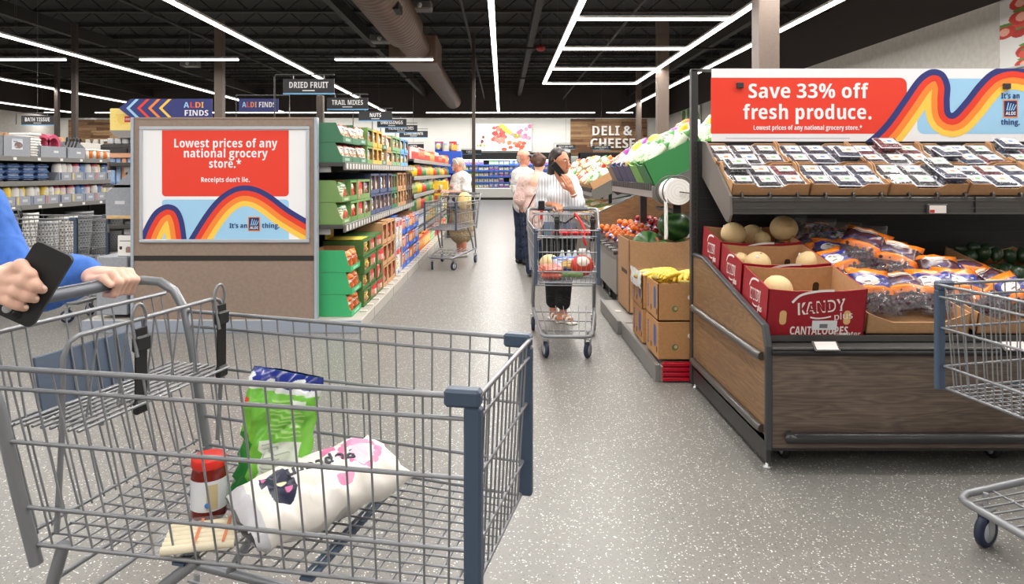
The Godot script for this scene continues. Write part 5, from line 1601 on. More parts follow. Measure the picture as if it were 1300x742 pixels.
func build_berries(up: Vector2, low: Vector2) -> void:
	var kraft := mottled("kraft", rgb(190, 146, 104), 0.75, 0.1, 3.0)
	var dir := (up - low).normalized()
	var tilt := rad_to_deg(atan2(up.y - low.y, up.x - low.x))
	var tw := 0.458
	var td := 0.275
	# tray: front edge origin, slope along -z
	var tray := MB.new()
	var side := PackedVector2Array([Vector2(0, 0), Vector2(td, 0), Vector2(td, 0.09), Vector2(td - 0.05, 0.09), Vector2(td - 0.09, 0.06), Vector2(0.09, 0.06), Vector2(0.05, 0.085), Vector2(0, 0.085)])
	for s: float in [-tw / 2, tw / 2 - 0.007]:
		tray.t = Transform3D(Basis(Vector3(0, 0, -1), Vector3.UP, Vector3(1, 0, 0)), Vector3(s, 0, 0))
		tray.extrude(side, 0, 0.007)
	tray.t = Transform3D()
	var fp := PackedVector2Array([Vector2(-tw / 2, 0), Vector2(tw / 2, 0), Vector2(tw / 2, 0.075), Vector2(tw / 2 - 0.13, 0.075), Vector2(tw / 2 - 0.17, 0.045), Vector2(-tw / 2 + 0.17, 0.045), Vector2(-tw / 2 + 0.13, 0.075), Vector2(-tw / 2, 0.075)])
	tray.extrude(fp, -0.006, 0)
	tray.extrude(fp, -td, -td + 0.006)
	tray.slab(Vector3(-tw / 2, 0, -td), Vector3(tw / 2, 0.005, 0))
	var tray_mesh := tray.done()
	var r := RandomNumberGenerator.new()
	r.seed = 44
	var heaps := []
	for v in 3:
		var hb := MB.new()
		for i in 5:
			for j in 4:
				hb.ball(Vector3(-0.052 + i * 0.026 + r.randf_range(-0.004, 0.004), 0.016 + r.randf() * 0.014, -0.044 + j * 0.03 + r.randf_range(-0.004, 0.004)), Vector3.ONE * (0.016 + 0.002 * v), 6, 4)
		heaps.append(hb.done())
	var shell := MB.new().slab(Vector3(-0.068, 0, -0.062), Vector3(0.068, 0.05, 0.062), 0.01).done()
	var flange := MB.new()
	for q in [[Vector3(-0.073, 0.032, -0.067), Vector3(0.073, 0.036, -0.06)], [Vector3(-0.073, 0.032, 0.06), Vector3(0.073, 0.036, 0.067)], [Vector3(-0.073, 0.032, -0.06), Vector3(-0.066, 0.036, 0.06)], [Vector3(0.066, 0.032, -0.06), Vector3(0.073, 0.036, 0.06)]]:
		flange.slab(q[0], q[1])
	var flange_mesh := flange.done()
	var lab := MB.new().slab(Vector3(-0.044, 0.0505, -0.035), Vector3(0.044, 0.0512, 0.035)).done()
	var mark := MB.new().slab(Vector3(-0.012, 0.0513, -0.012), Vector3(0.018, 0.0517, 0.014)).done()
	var mark2 := MB.new().slab(Vector3(-0.042, 0.0513, 0.0), Vector3(-0.022, 0.0517, 0.022)).done()
	var tints := [paint(rgb(34, 24, 34), 0.3), paint(rgb(122, 26, 40), 0.35), paint(rgb(52, 58, 88), 0.5)]
	var said := ["blackberries", "raspberries", "blueberries"]
	var marks := [rgb(90, 160, 90), rgb(214, 120, 70), rgb(80, 120, 180)]
	for row in 2:
		for k in 5:
			var s := 0.012 + row * 0.29
			var p := low + dir * s
			var x := 1.345 + 0.235 + k * 0.466 - row * 0.018
			if x > 3.75:
				continue
			var at := Vector3(x, p.y + 0.008, -p.x)
			var t := thing("berry_tray", "kraft berry tray, %s from the aisle in the %s row" % [ORD[k], ["front", "rear"][row]], "tray", at, 0, "kraft berry trays")
			tilted(t, 0, tilt)
			part("tray", tray_mesh, kraft, t)
			for i in 3:
				for j in 2:
					var stack := 2 if (r.randf() < 0.13) else 1
					var kind: int = [0, 2, 0, 2, 1][k] if r.randf() < 0.7 else r.randi_range(0, 2)
					for n in stack:
						var c := thing("berry_clamshell", "clear box of %s%s, %s %s of the %s %s tray" % [said[kind], " on top of another" if n else "", ["aisle-side", "middle", "inner"][i], ["low", "high"][j], ORD[k], ["front", "rear"][row]], "berry box", Vector3.ZERO, 0, "clear boxes of berries")
						var lp := Vector3((i - 1) * 0.147 + r.randf_range(-0.004, 0.004), 0.012 + n * 0.052 + 0.012, -0.074 - j * 0.13 + r.randf_range(-0.004, 0.004))
						c.basis = t.basis * Basis(Vector3.UP, r.randf_range(-0.07, 0.07)) * Basis(Vector3.RIGHT, r.randf_range(-0.05, 0.05))
						c.position = t.position + t.basis * lp
						part("berries", heaps[r.randi_range(0, 2)], tints[kind], c)
						part("shell", shell, clear_plastic(), c)
						part("flange", flange_mesh, paint(rgb(214, 216, 220), 0.15), c)
						var l := part("label", lab, paint(rgb(240, 240, 240), 0.3), c)
						part("mark", mark, paint(marks[r.randi_range(0, 2)], 0.4), l)
						part("mark", mark2, paint(rgb(200, 150, 120), 0.4), l)


func bed_y(depth: float) -> float:
	return 0.617 + (depth - 3.41) * 0.21


func build_bin_goods() -> void:
	var kraft := mottled("kraft", rgb(190, 146, 104), 0.75, 0.1, 3.0)
	var red := mottled("red_carton", rgb(160, 20, 36), 0.5, 0.1, 3.0)
	var white := paint(rgb(238, 234, 228), 0.5)
	var tilt := 11.0
	for k in 3:
		var d := 3.43 + k * 0.375
		var o := thing("melon_carton", ["front red cantaloupe carton with white lettering", "middle red cantaloupe carton behind the lettered front one", "rearmost red cantaloupe carton under the berry shelf"][k], "carton", Vector3(1.565, bed_y(d) + 0.005, -d), 0, "red cantaloupe cartons")
		tilted(o, 0, tilt)
		var w := 0.49
		var h := 0.25
		open_carton(o, w, h, 0.36, red, kraft, 0.012)
		var oval := round_rect(0.035, 0.075, [0.017, 0.017, 0.017, 0.017])
		for s: float in [-0.145, 0.155]:
			part("hand_hole", flat(moved(oval, Vector2(s - (0.02 if s < 0 else 0.0), 0.1)), 0.0008), paint(rgb(222, 178, 120), 0.7), o)
			part("hand_hole", flat(moved(oval, Vector2(s, 0.12)), -0.352), paint(rgb(60, 40, 26), 0.8), o)
		# lettering on the front and on the side towards the aisle
		for face in 2:
			var holder := Node3D.new()
			holder.name = "front_print" if face == 0 else "side_print"
			o.add_child(holder)
			if face == 1:
				holder.basis = Basis(Vector3.UP, -PI / 2)
				holder.position = Vector3(-w / 2 - 0.0005, 0, -0.18)
				holder.scale = Vector3(0.6, 1, 1)
			var l := fit_text("KANDY", 0.062, 0.235, white, holder, Vector3(0.02, 0.155, 0.001))
			l.rotation_degrees.z = 6
			var l2 := fit_text("KANDY", 0.046, 0.215, red, holder, Vector3(0.02, 0.155, 0.0022), bold, 0.0006)
			l2.rotation_degrees.z = 6
			var l3 := fit_text("plus", 0.034, 0.09, white, holder, Vector3(0.135, 0.108, 0.001), plain_font)
			l3.rotation_degrees.z = 6
			for s in [[[-0.12, 0.175], [-0.08, 0.213], [0.0, 0.232], [0.08, 0.236], 0.012], [[-0.03, 0.098], [0.0, 0.092], [0.04, 0.094], [0.075, 0.102], 0.008]]:
				var pts := smooth_curve([Vector2(s[0][0], s[0][1]), Vector2(s[1][0], s[1][1]), Vector2(s[2][0], s[2][1]), Vector2(s[3][0], s[3][1])], 8)
				part("swoosh", ribbon(pts, 0, s[4], 0.001), white, holder)
			fit_text("CANTALOUPES", 0.042, 0.29, white, holder, Vector3(0.02, 0.03, 0.001))
			if face == 0 and k == 0:
				part("sticker", flat(moved(round_rect(0.125, 0.05, [0, 0, 0, 0]), Vector2(0.045, 0.06)), 0.003), paint(rgb(226, 228, 230), 0.4), holder)
				part("sticker_code", flat(moved(round_rect(0.04, 0.022, [0, 0, 0, 0]), Vector2(0.04, 0.056)), 0.0035), paint(rgb(120, 122, 126), 0.4), holder)
				fit_text("Sweeter", 0.03, 0.14, white, holder, Vector3(0.16, 0.012, 0.002), plain_font)
	var rind := mottled("melon_rind", rgb(226, 196, 146), 0.6, 0.2, 9.0)
	var ms := [[987, 368, 3.62, 0.078, "alone in the front red carton"], [962, 335, 3.98, 0.073, "toward the aisle in the middle red carton"], [1027, 334, 3.98, 0.07, "inner one in the middle red carton"], [940, 331, 4.06, 0.05, "half hidden in the middle red carton"], [931, 297, 4.3, 0.074, "toward the aisle in the rearmost red carton"], [955, 298, 4.4, 0.066, "between the others in the rearmost red carton"], [995, 290, 4.32, 0.082, "largest, in the rearmost red carton"], [968, 304, 4.32, 0.05, "lowest in the rearmost red carton"]]
	for m in ms:
		var p := px(m[0], m[1], m[2])
		var o := thing("cantaloupe", "round tan cantaloupe %s" % m[4], "melon", p - Vector3(0, m[3], 0), m[0] * 37 % 360, "cantaloupes")
		part("rind", MB.new().ball(Vector3(0, m[3], 0), Vector3(m[3], m[3] * 0.97, m[3] * 1.04), 22, 14), rind, o)
		part("stem_scar", MB.new().ball(Vector3(m[3] * 0.35, m[3] * 1.87, m[3] * 0.2), Vector3(0.009, 0.004, 0.009), 8, 5), paint(rgb(180, 150, 120), 0.7), o)
		part("sticker", MB.new().ball(Vector3(m[3] * 0.3, m[3] * 1.6, m[3] * 0.74), Vector3(0.01, 0.012, 0.004), 8, 5), paint(rgb(226, 220, 236), 0.4), o)
	# net carton of grape bags
	var gc := thing("grape_carton", "low kraft carton of bagged grapes beside the red cartons", "carton", Vector3(2.1, bed_y(3.46) + 0.005, -3.46))
	tilted(gc, 0, tilt)
	open_carton(gc, 0.52, 0.11, 0.42, kraft, kraft, 0.05)
	gc = thing("grape_carton", "second low kraft carton of bagged grapes, behind the wire cart", "carton", Vector3(2.66, bed_y(3.46) + 0.005, -3.46))
	tilted(gc, 0, tilt)
	open_carton(gc, 0.52, 0.11, 0.42, kraft, kraft, 0.05)
	gc = thing("grape_carton", "rear kraft carton heaped with bagged grapes", "carton", Vector3(2.1, bed_y(3.95) + 0.005, -3.95))
	tilted(gc, 0, tilt)
	open_carton(gc, 0.52, 0.12, 0.4, kraft, kraft, 0.05)
	var r := RandomNumberGenerator.new()
	r.seed = 12
	var spots := []
	for i in 10:
		spots.append([2.02 + (i % 3) * 0.15, 3.56 + (i / 3) * 0.13, 0.06 + 0.035 * (i / 3) + 0.02 * (i % 2)])
	for i in 8:
		spots.append([2.45 + (i % 3) * 0.19, 3.56 + (i / 3) * 0.14, 0.06 + 0.03 * (i / 3)])
	for i in 7:
		spots.append([2.02 + (i % 3) * 0.15, 4.03 + (i / 3) * 0.11, 0.1 + 0.06 * (i / 3)])
	var grape := MB.new()
	for k in 70:
		grape.ball(Vector3(r.randf_range(-0.1, 0.1), r.randf_range(0.02, 0.15), r.randf_range(-0.018, 0.03)), Vector3.ONE * r.randf_range(0.011, 0.014), 6, 4)
	var grapes := grape.done()
	var foil := mat("printed_grape_film", Color.WHITE, 0.2)
	foil.albedo_texture = atlas_film.albedo_texture
	for i in spots.size():
		var s: Array = spots[i]
		var p := Vector3(s[0] + r.randf_range(-0.02, 0.02), bed_y(s[1]) + s[2], -s[1])
		var o := thing("grape_bag", "orange and blue bag of dark grapes, %s of the %s carton" % [ORD[(i if i < 10 else i - 10 if i < 18 else i - 18)], ["front", "cart-side", "rear"][0 if i < 10 else 1 if i < 18 else 2]], "grape bag", p, 0, "bags of grapes")
		o.basis = Basis(Vector3.UP, r.randf_range(-0.45, 0.45)) * Basis(Vector3.RIGHT, deg_to_rad(-62 + r.randf_range(-16, 16))) * Basis(Vector3.BACK, r.randf_range(-0.5, 0.5))
		part("grapes", grapes, paint(rgb(58, 26, 38), 0.5), o)
		part("clear_front", pack_mesh("grape_bag", 0.25, 0.25, 0.085, "bag", 90 + i % 3), clear_plastic(), o)
		var hd := MB.new()
		hd.cell = print_at[["bag_navy", "grape_bag"][i % 2]]
		hd.pouch(0.255, 0.14, 0.05, 60 + i % 4, 0.2, 6, 5)
		part("header_print", hd, foil, o, Vector3(0, 0.155, 0.01))
		part("orange_band", MB.new().pouch(0.252, 0.05, 0.075, 8 + i % 3, 0.1, 5, 3), paint(rgb(240, 128, 40), 0.25), o, Vector3(0, 0.12, 0.008))
	for k in 4:
		var o := thing("grape_bag", "clear bag of black grapes in the dark behind the red cartons, %s" % ORD[k], "grape bag", Vector3(1.84 + k * 0.15, bed_y(4.35) + 0.16 - k * 0.02, -4.36 + 0.02 * k), r.randf_range(-40, 40), "clear bags of black grapes")
		part("grapes", grapes, paint(rgb(30, 20, 30), 0.25), o)
		part("clear_film", pack_mesh("grape_bag", 0.24, 0.2, 0.12, "bag", 95), clear_plastic(), o)
	# avocados
	var skin := mottled("avocado_skin", rgb(34, 56, 32), 0.35, 0.2, 12.0)
	for k in 2:
		var d: float = [4.05, 3.62][k]
		var o := thing("avocado_carton", ["rear kraft carton of avocados under the berry shelf", "front kraft carton of avocados behind the wire cart"][k], "carton", Vector3(3.08 if k == 0 else 3.12, bed_y(d) + 0.005, -d))
		tilted(o, 0, tilt)
		open_carton(o, 0.44, 0.14, 0.4, kraft, kraft, 0.03)
		for n in 18:
			var c := thing("avocado", "dark green avocado, %s in the %s carton" % [ORD[n], ["rear", "front"][k]], "avocado", Vector3.ZERO, 0, "avocados")
			c.basis = o.basis * Basis.from_euler(Vector3(r.randf_range(0, TAU), r.randf_range(0, TAU), 0))
			c.position = o.position + o.basis * Vector3(-0.165 + (n % 5) * 0.083, 0.06 + (n / 10) * 0.06 + r.randf() * 0.02, -0.06 - (n / 5) % 4 * 0.09)
			var ab := meshes.get_or_add("avocado", MB.new().lathe([Vector2(0, -0.05), Vector2(0.022, -0.046), Vector2(0.036, -0.03), Vector2(0.04, -0.008), Vector2(0.034, 0.016), Vector2(0.024, 0.036), Vector2(0.012, 0.05), Vector2(0, 0.053)], 12).done())
			part("skin", ab, skin, c)
			part("stem", MB.new().rod(Vector3(0, 0.05, 0), Vector3(0, 0.057, 0), 0.004, 5), paint(rgb(110, 84, 50), 0.7), c)


# ------------------------------------------------------------------ produce along the aisle

func leaf_print(parent: Node, at: Vector3, w: float, h: float, m: Material) -> void:
	part("box_print", flat(moved(round_rect(w, h, [w / 2, w / 2, w / 2, w / 2], 6), Vector2.ZERO), 0.0), m, parent, at)


func banana_finger(b: MB, yaw: float, lift: float, length := 0.17) -> void:
	var pts := []
	for k in 7:
		var a := -0.9 + 1.8 * k / 6.0
		pts.append(Vector3(sin(a) * length * 0.62, cos(a) * length * 0.3 - 0.02, 0))
	var keep := b.t
	b.t = keep * Transform3D(Basis(Vector3.UP, yaw) * Basis(Vector3.RIGHT, lift), Vector3.ZERO)
	for k in 6:
		var r0: float = [0.006, 0.016, 0.019, 0.019, 0.018, 0.015, 0.006][k]
		var r1: float = [0.006, 0.016, 0.019, 0.019, 0.018, 0.015, 0.006][k + 1]
		b.tube([pts[k], pts[k + 1]], r0, 7, k == 0 or k == 5, r1)
	b.t = keep


func build_produce_row() -> void:
	var kraft := mottled("kraft", rgb(190, 146, 104), 0.75, 0.1, 3.0)
	var banana_card := mottled("banana_card", rgb(186, 136, 88), 0.75, 0.1, 3.0)
	var steel := paint(rgb(150, 148, 144), 0.4, 0.3)
	var gun := paint(rgb(92, 90, 88), 0.35, 0.5)
	var black := paint(rgb(34, 34, 35), 0.45)
	var r := RandomNumberGenerator.new()
	r.seed = 77
	# low steel plinths
	for q in [[-4.72, -6.05, 1.06, "near low steel plinth under the banana boxes"], [-6.1, -7.15, 1.03, "far low steel plinth under the watermelon carton"]]:
		var o := thing("steel_plinth", q[3], "plinth", Vector3(q[2], 0, q[0]))
		part("deck", MB.new().slab(Vector3(0, 0.0, q[1] - q[0]), Vector3(0.75, 0.112, 0), 0.004), steel, o)
		part("front_rail", MB.new().slab(Vector3(-0.006, 0.0, q[1] - q[0]), Vector3(0.03, 0.122, 0.004), 0.004), paint(rgb(132, 130, 127), 0.4, 0.3), o)
		part("price_tag", MB.new().slab(Vector3(0.05, 0.112, -0.5), Vector3(0.11, 0.12, -0.42), 0.002), paint(rgb(200, 196, 190), 0.5), o)
	var rc := thing("red_crate", "glossy red plastic crate under the banana boxes", "crate", Vector3(1.1, 0.006, -4.74 + 0.045))
	for k in 4:
		part("slat", MB.new().slab(Vector3(0, 0.005 + k * 0.034, -0.02), Vector3(0.42, 0.03 + k * 0.034, 0.0), 0.004), paint(rgb(176, 18, 40), 0.2), rc)
	part("body", MB.new().slab(Vector3(0.006, 0.004, -0.03), Vector3(0.414, 0.135, -0.012)), paint(rgb(130, 12, 30), 0.25), rc)
	# banana boxes in two stacks of two
	var ink := paint(rgb(60, 90, 150), 0.6)
	for i in 2:
		for lv in 2:
			var d: float = [4.77, 5.3][i]
			var o := thing("banana_box", "%s cardboard banana box of the %s stack" % [["lower", "upper"][lv], ["near", "far"][i]], "carton", Vector3(1.335, 0.142 + lv * 0.268 if i == 0 else 0.125 + lv * 0.262, -d), 0, "cardboard banana boxes")
			var bw := 0.5
			var bh := 0.262
			if lv == 1:
				open_carton(o, bw, bh, 0.39, banana_card, kraft, 0.0)
			else:
				part("body", MB.new().slab(Vector3(-bw / 2, 0, -0.39), Vector3(bw / 2, bh, 0), 0.004), banana_card, o)
			var sidep := Node3D.new()
			sidep.name = "side_print"
			o.add_child(sidep)
			sidep.basis = Basis(Vector3.UP, -PI / 2)
			sidep.position = Vector3(-bw / 2 - 0.0008, 0, -0.195)
			leaf_print(sidep, Vector3(0.1, 0.15, 0), 0.075, 0.16, ink)
			for s: float in [-0.02, 0.16]:
				leaf_print(sidep, Vector3(s, 0.06, 0.0), 0.028, 0.045, paint(rgb(54, 40, 30), 0.8))
			var bt := fit_text("BANANAS", 0.028, 0.17, ink, sidep, Vector3(-0.12, 0.13, 0.0))
			bt.rotation_degrees.z = 90
			leaf_print(o, Vector3(-0.13, 0.085, 0.0008), 0.045, 0.045, paint(rgb(96, 110, 70), 0.6))
			leaf_print(o, Vector3(-0.125, 0.088, 0.0012), 0.024, 0.024, paint(rgb(186, 160, 110), 0.6))
			var hole := flat(moved(round_rect(0.075, 0.034, [0.017, 0.017, 0.017, 0.017]), Vector2(-0.005, 0.165)), 0.0008)
			part("hand_hole", hole, paint(rgb(232, 228, 220), 0.6), o)
	var yellow := mottled("banana_skin", rgb(244, 206, 66), 0.45, 0.1, 8.0)
	var bunches := [[1.2, 0.68, -4.95, 0.3, "large yellow banana bunch heaped in the near box"], [1.32, 0.665, -4.9, 1.2, "banana bunch lying flat in the near box"], [1.18, 0.63, -5.06, 2.3, "banana bunch tucked low in the near box"], [1.36, 0.66, -5.08, -0.5, "banana bunch against the black post"], [1.16, 0.615, -5.42, 0.1, "greenish banana bunch in the white bag of the far box"], [1.3, 0.62, -5.5, 1.9, "banana bunch behind in the far box"]]
	for q in bunches:
		var o := thing("banana_bunch", q[4], "bananas", Vector3(q[0], q[1], q[2]), rad_to_deg(q[3]), "banana bunches")
		for k in 5:
			var b := MB.new()
			b.t = Transform3D(Basis(Vector3.BACK, 0.15), Vector3(0, 0.01, -0.06 + k * 0.03))
			banana_finger(b, -0.12 + k * 0.06, -0.5 + k * 0.25, 0.18)
			part("banana", b, yellow if not "greenish" in q[4] else (yellow if k > 2 else mottled("banana_green", rgb(190, 190, 70), 0.45, 0.1, 8.0)), o)
		part("stem", MB.new().ball(Vector3(-0.1, 0.01, 0), Vector3(0.02, 0.016, 0.05), 8, 6), paint(rgb(150, 130, 50), 0.7), o)
	var film := mat("white_liner", Color(0.93, 0.93, 0.92), 0.35)
	film.backlight_enabled = true
	film.backlight = Color(0.3, 0.3, 0.3)
	var lb := MB.new()
	lb.t = Transform3D(Basis(Vector3.UP, -PI / 2), Vector3(-0.012, 0, 0))
	lb.pouch(0.42, 0.13, 0.02, 5, 0.5, 9, 5)
	lb.t = Transform3D(Basis(), Vector3(0.24, 0.05, 0.16))
	lb.pouch(0.48, 0.08, 0.02, 9, 0.5, 9, 5)
	single("liner_bag", "crumpled white plastic liner folded over the far banana box", "bag", lb, film, Vector3(1.085, 0.545, -5.5))
	# watermelon carton
	var wc := thing("watermelon_carton", "tall brown carton full of watermelons", "carton", Vector3(1.49, 0.122, -6.42))
	open_carton(wc, 0.6, 0.69, 0.62, kraft, kraft, 0.02)
	var wp := Node3D.new()
	wp.name = "side_print"
	wc.add_child(wp)
	wp.basis = Basis(Vector3.UP, -PI / 2)
	wp.position = Vector3(-0.301, 0, -0.3)
	leaf_print(wp, Vector3(0.05, 0.22, 0), 0.24, 0.22, paint(rgb(150, 70, 52), 0.6))
	leaf_print(wp, Vector3(0.05, 0.22, 0.0006), 0.18, 0.16, paint(rgb(96, 110, 60), 0.6))
	leaf_print(wp, Vector3(0.05, 0.5, 0), 0.1, 0.08, paint(rgb(220, 222, 222), 0.6))
	part("print_bar", flat(moved(round_rect(0.3, 0.04, [0, 0, 0, 0]), Vector2(0.05, 0.37)), 0.0005), paint(rgb(70, 50, 40), 0.6), wp)
	var striped := Image.create(128, 64, false, Image.FORMAT_RGB8)
	for y in 64:
		for x in 128:
			var s := sin(x / 128.0 * TAU * 8.0 + sin(y * 0.9) * 0.25)
			striped.set_pixel(x, y, rgb(38, 78, 40).lerp(rgb(92, 134, 72), clampf(s * 0.5 + 0.4, 0, 1)))
	var melon := mat("watermelon_rind", Color.WHITE, 0.3)
	melon.albedo_texture = ImageTexture.create_from_image(striped)
	for q in [[822, 313, 6.72, 0.155, 80, "pale striped watermelon with a red sticker in front"], [856, 287, 6.8, 0.15, 30, "dark watermelon heaped highest in the carton"], [843, 318, 6.6, 0.1, 10, "small watermelon between the two big ones"], [868, 322, 6.75, 0.15, 100, "watermelon against the black post"], [812, 345, 6.95, 0.14, 0, "watermelon at the back of the carton"]]:
		var o := thing("watermelon", q[5], "watermelon", px(q[0], q[1], q[2]) - Vector3(0, q[3], 0), q[4], "watermelons")
		var b := MB.new()
		b.t = Transform3D(Basis(Vector3.BACK, 1.35), Vector3(0, q[3], 0))
		b.ball(Vector3.ZERO, Vector3(q[3], q[3] * 1.18, q[3]), 24, 14)
		part("rind", b, melon, o)
		if "sticker" in q[5]:
			var st := part("sticker", flat(moved(round_rect(0.06, 0.05, [0.02, 0.02, 0.02, 0.02]), Vector2.ZERO), 0.0), paint(rgb(220, 80, 50), 0.4), self)
			remove_child(st)
			o.add_child(st)
			st.rotation_degrees = Vector3(-30, -q[4] + 8, 0)
			st.position = Basis(Vector3.UP, deg_to_rad(-q[4])) * Vector3(0.05, q[3] + 0.08, 0.14)
	# roll of produce bags on a stand
	var bd := thing("bag_roll_stand", "white roll of produce bags on a black stand", "dispenser", Vector3(1.477, 0, -5.85))
	var cy := 1.287
	var rb := MB.new()
	rb.t = Transform3D(Basis(Vector3.RIGHT, PI / 2), Vector3(0, cy, 0))
	rb.lathe([Vector2(0, -0.13), Vector2(0.11, -0.13), Vector2(0.11, 0.13), Vector2(0.0, 0.13)], 36, false)
	part("paper_roll", rb, paint(rgb(236, 234, 230), 0.6), bd)
	for k in 3:
		var ring := MB.new()
		ring.t = Transform3D(Basis(Vector3.RIGHT, PI / 2), Vector3(0, cy, 0.131))
		ring.lathe([Vector2(0.035 + k * 0.028, 0), Vector2(0.0365 + k * 0.028, 0.0006), Vector2(0.038 + k * 0.028, 0)], 30)
		part("roll_layer", ring, paint(rgb(206, 204, 198), 0.6), bd)
	part("rod", MB.new().tube([Vector3(0, cy, 0.15), Vector3(0.12, cy - 0.015, 0.16), Vector3(0.16, cy - 0.015, -0.1)], 0.006, 6), gun, bd)
	var loop := []
	for k in 15:
		var a := 0.2 + PI * 1.25 * k / 14.0
		loop.append(Vector3(cos(a) * 0.135, cy + sin(a) * 0.135, 0.12))
	part("guard_loop", MB.new().tube(loop, 0.006, 6), gun, bd)
	part("guard_loop", MB.new().tube(loop, 0.006, 6), gun, bd, Vector3(0, 0, -0.24))
	part("stand_plate", MB.new().slab(Vector3(-0.03, 1.1, 0.02), Vector3(0.04, cy - 0.1, 0.05), 0.004), black, bd)
	part("stand_arm", MB.new().slab(Vector3(-0.03, 1.1, -0.6), Vector3(0.04, 1.13, 0.02), 0.004), black, bd)
	var tail := MB.new()
	tail.t = Transform3D(Basis(), Vector3(-0.105, cy - 0.4, 0.12))
	tail.pouch(0.035, 0.4, 0.012, 3, 0.8, 3, 10)
	part("bag_tail", tail, film, bd)
	# citrus bin: steel and wood, a sloping heap of net bags
	var ob := thing("citrus_bin", "steel fronted bin heaped with netted oranges", "display bin", Vector3(1.2, 0, -7.2))
	part("front_panel", MB.new().slab(Vector3(0, 0.16, -2.1), Vector3(0.02, 0.6, 0)), paint(rgb(140, 136, 131), 0.45), ob)
	part("front_rail", MB.new().slab(Vector3(-0.03, 0.58, -2.1), Vector3(0.03, 0.625, 0), 0.006), gun, ob)
	for k in 8:
		part("rail_clip", MB.new().slab(Vector3(-0.035, 0.61, -0.2 - k * 0.25), Vector3(0.035, 0.635, -0.17 - k * 0.25), 0.004), black, ob)
	part("near_side", MB.new().slab(Vector3(0.02, 0.16, -0.02), Vector3(1.4, 0.62, 0)), paint(rgb(140, 136, 131), 0.45), ob)
	var sb := MB.new()
	sb.extrude(PackedVector2Array([Vector2(0.03, 0.56), Vector2(1.5, 0.9), Vector2(1.5, 0.93), Vector2(0.03, 0.59)]), -2.1, 0)
	part("bed", sb, black, ob)
	part("underframe", MB.new().slab(Vector3(0.1, 0.1, -2.1), Vector3(1.5, 0.18, -0.05)), black, ob)
	for k in 4:
		caster(ob, Vector3(0.06, 0, -0.2 - k * 0.55), 0.045)
	var divider := MB.new()
	divider.extrude(PackedVector2Array([Vector2(0.02, 0.2), Vector2(1.6, 0.2), Vector2(1.6, 1.16), Vector2(0.62, 1.13), Vector2(0.02, 0.85)]), -2.16, -2.12)
	part("wood_divider", divider, wood_material("oak_laminate", Color(), Color(), Vector3.ONE), ob)
	part("divider_trim", MB.new().tube([Vector3(0.02, 0.85, -2.14), Vector3(0.62, 1.13, -2.14), Vector3(1.6, 1.16, -2.14)], 0.016, 5), black, ob)
	part("bin_post", MB.new().slab(Vector3(0.5, 0.5, -1.3), Vector3(0.58, 1.5, -1.22), 0.004), gun, ob)
	part("spine", MB.new().slab(Vector3(1.5, 0.2, -2.1), Vector3(1.54, 1.75, 2.4)), paint(rgb(24, 24, 25), 0.5), ob)
	var ball := MB.new().ball(Vector3.ZERO, Vector3.ONE * 0.037, 12, 8).done()
	var zest := mottled("orange_skin", rgb(240, 118, 30), 0.45, 0.1, 10.0)
	var ruby := mottled("apple_skin", rgb(166, 30, 34), 0.4, 0.1, 10.0)
	for i in 15:
		var row := i / 5
		var col := i % 5
		var x := 0.17 + row * 0.24
		var z := -0.3 - col * 0.34 - (row % 2) * 0.1
		var reddish := row == 2 or (row == 1 and col == 0)
		var o := thing("fruit_net_bag", "net bag of %s, %s along the %s row" % ["red apples" if reddish else "oranges", ORD[col], ["front", "middle", "back"][row]], "fruit bag", Vector3(1.2 + x, 0.6 + x * 0.235, -7.2 + z), r.randf_range(-25, 25), "net bags of fruit")
		for n in 9:
			part("apple" if reddish else "orange", ball, ruby if reddish else zest, o, Vector3(-0.075 + (n % 3) * 0.072 + r.randf_range(-0.01, 0.01), 0.05 + (n / 6) * 0.055, -0.08 + (n / 3) % 3 * 0.072 + r.randf_range(-0.01, 0.01)))
		var lab := MB.new()
		lab.cell = print_at["citrus_label"]
		lab.pouch(0.12, 0.06, 0.02, i, 0.5, 5, 4)
		var lp := part("net_label", lab, atlas_film, o, Vector3(-0.1, 0.05, 0.06))
		lp.rotation_degrees = Vector3(-40, r.randf_range(-100, -10), 20)
	# upper racks that slope up from the aisle
	rack("near sloping crate rack above the watermelons", -6.15, -8.4, 1.36, 1.29, true)
	rack("far sloping rack of kraft trays", -10.3, -13.6, 1.36, 1.15, false)
	rack("third sloping rack along the produce aisle", -14.2, -18.0, 1.4, 1.2, false)
	far_bins(r)


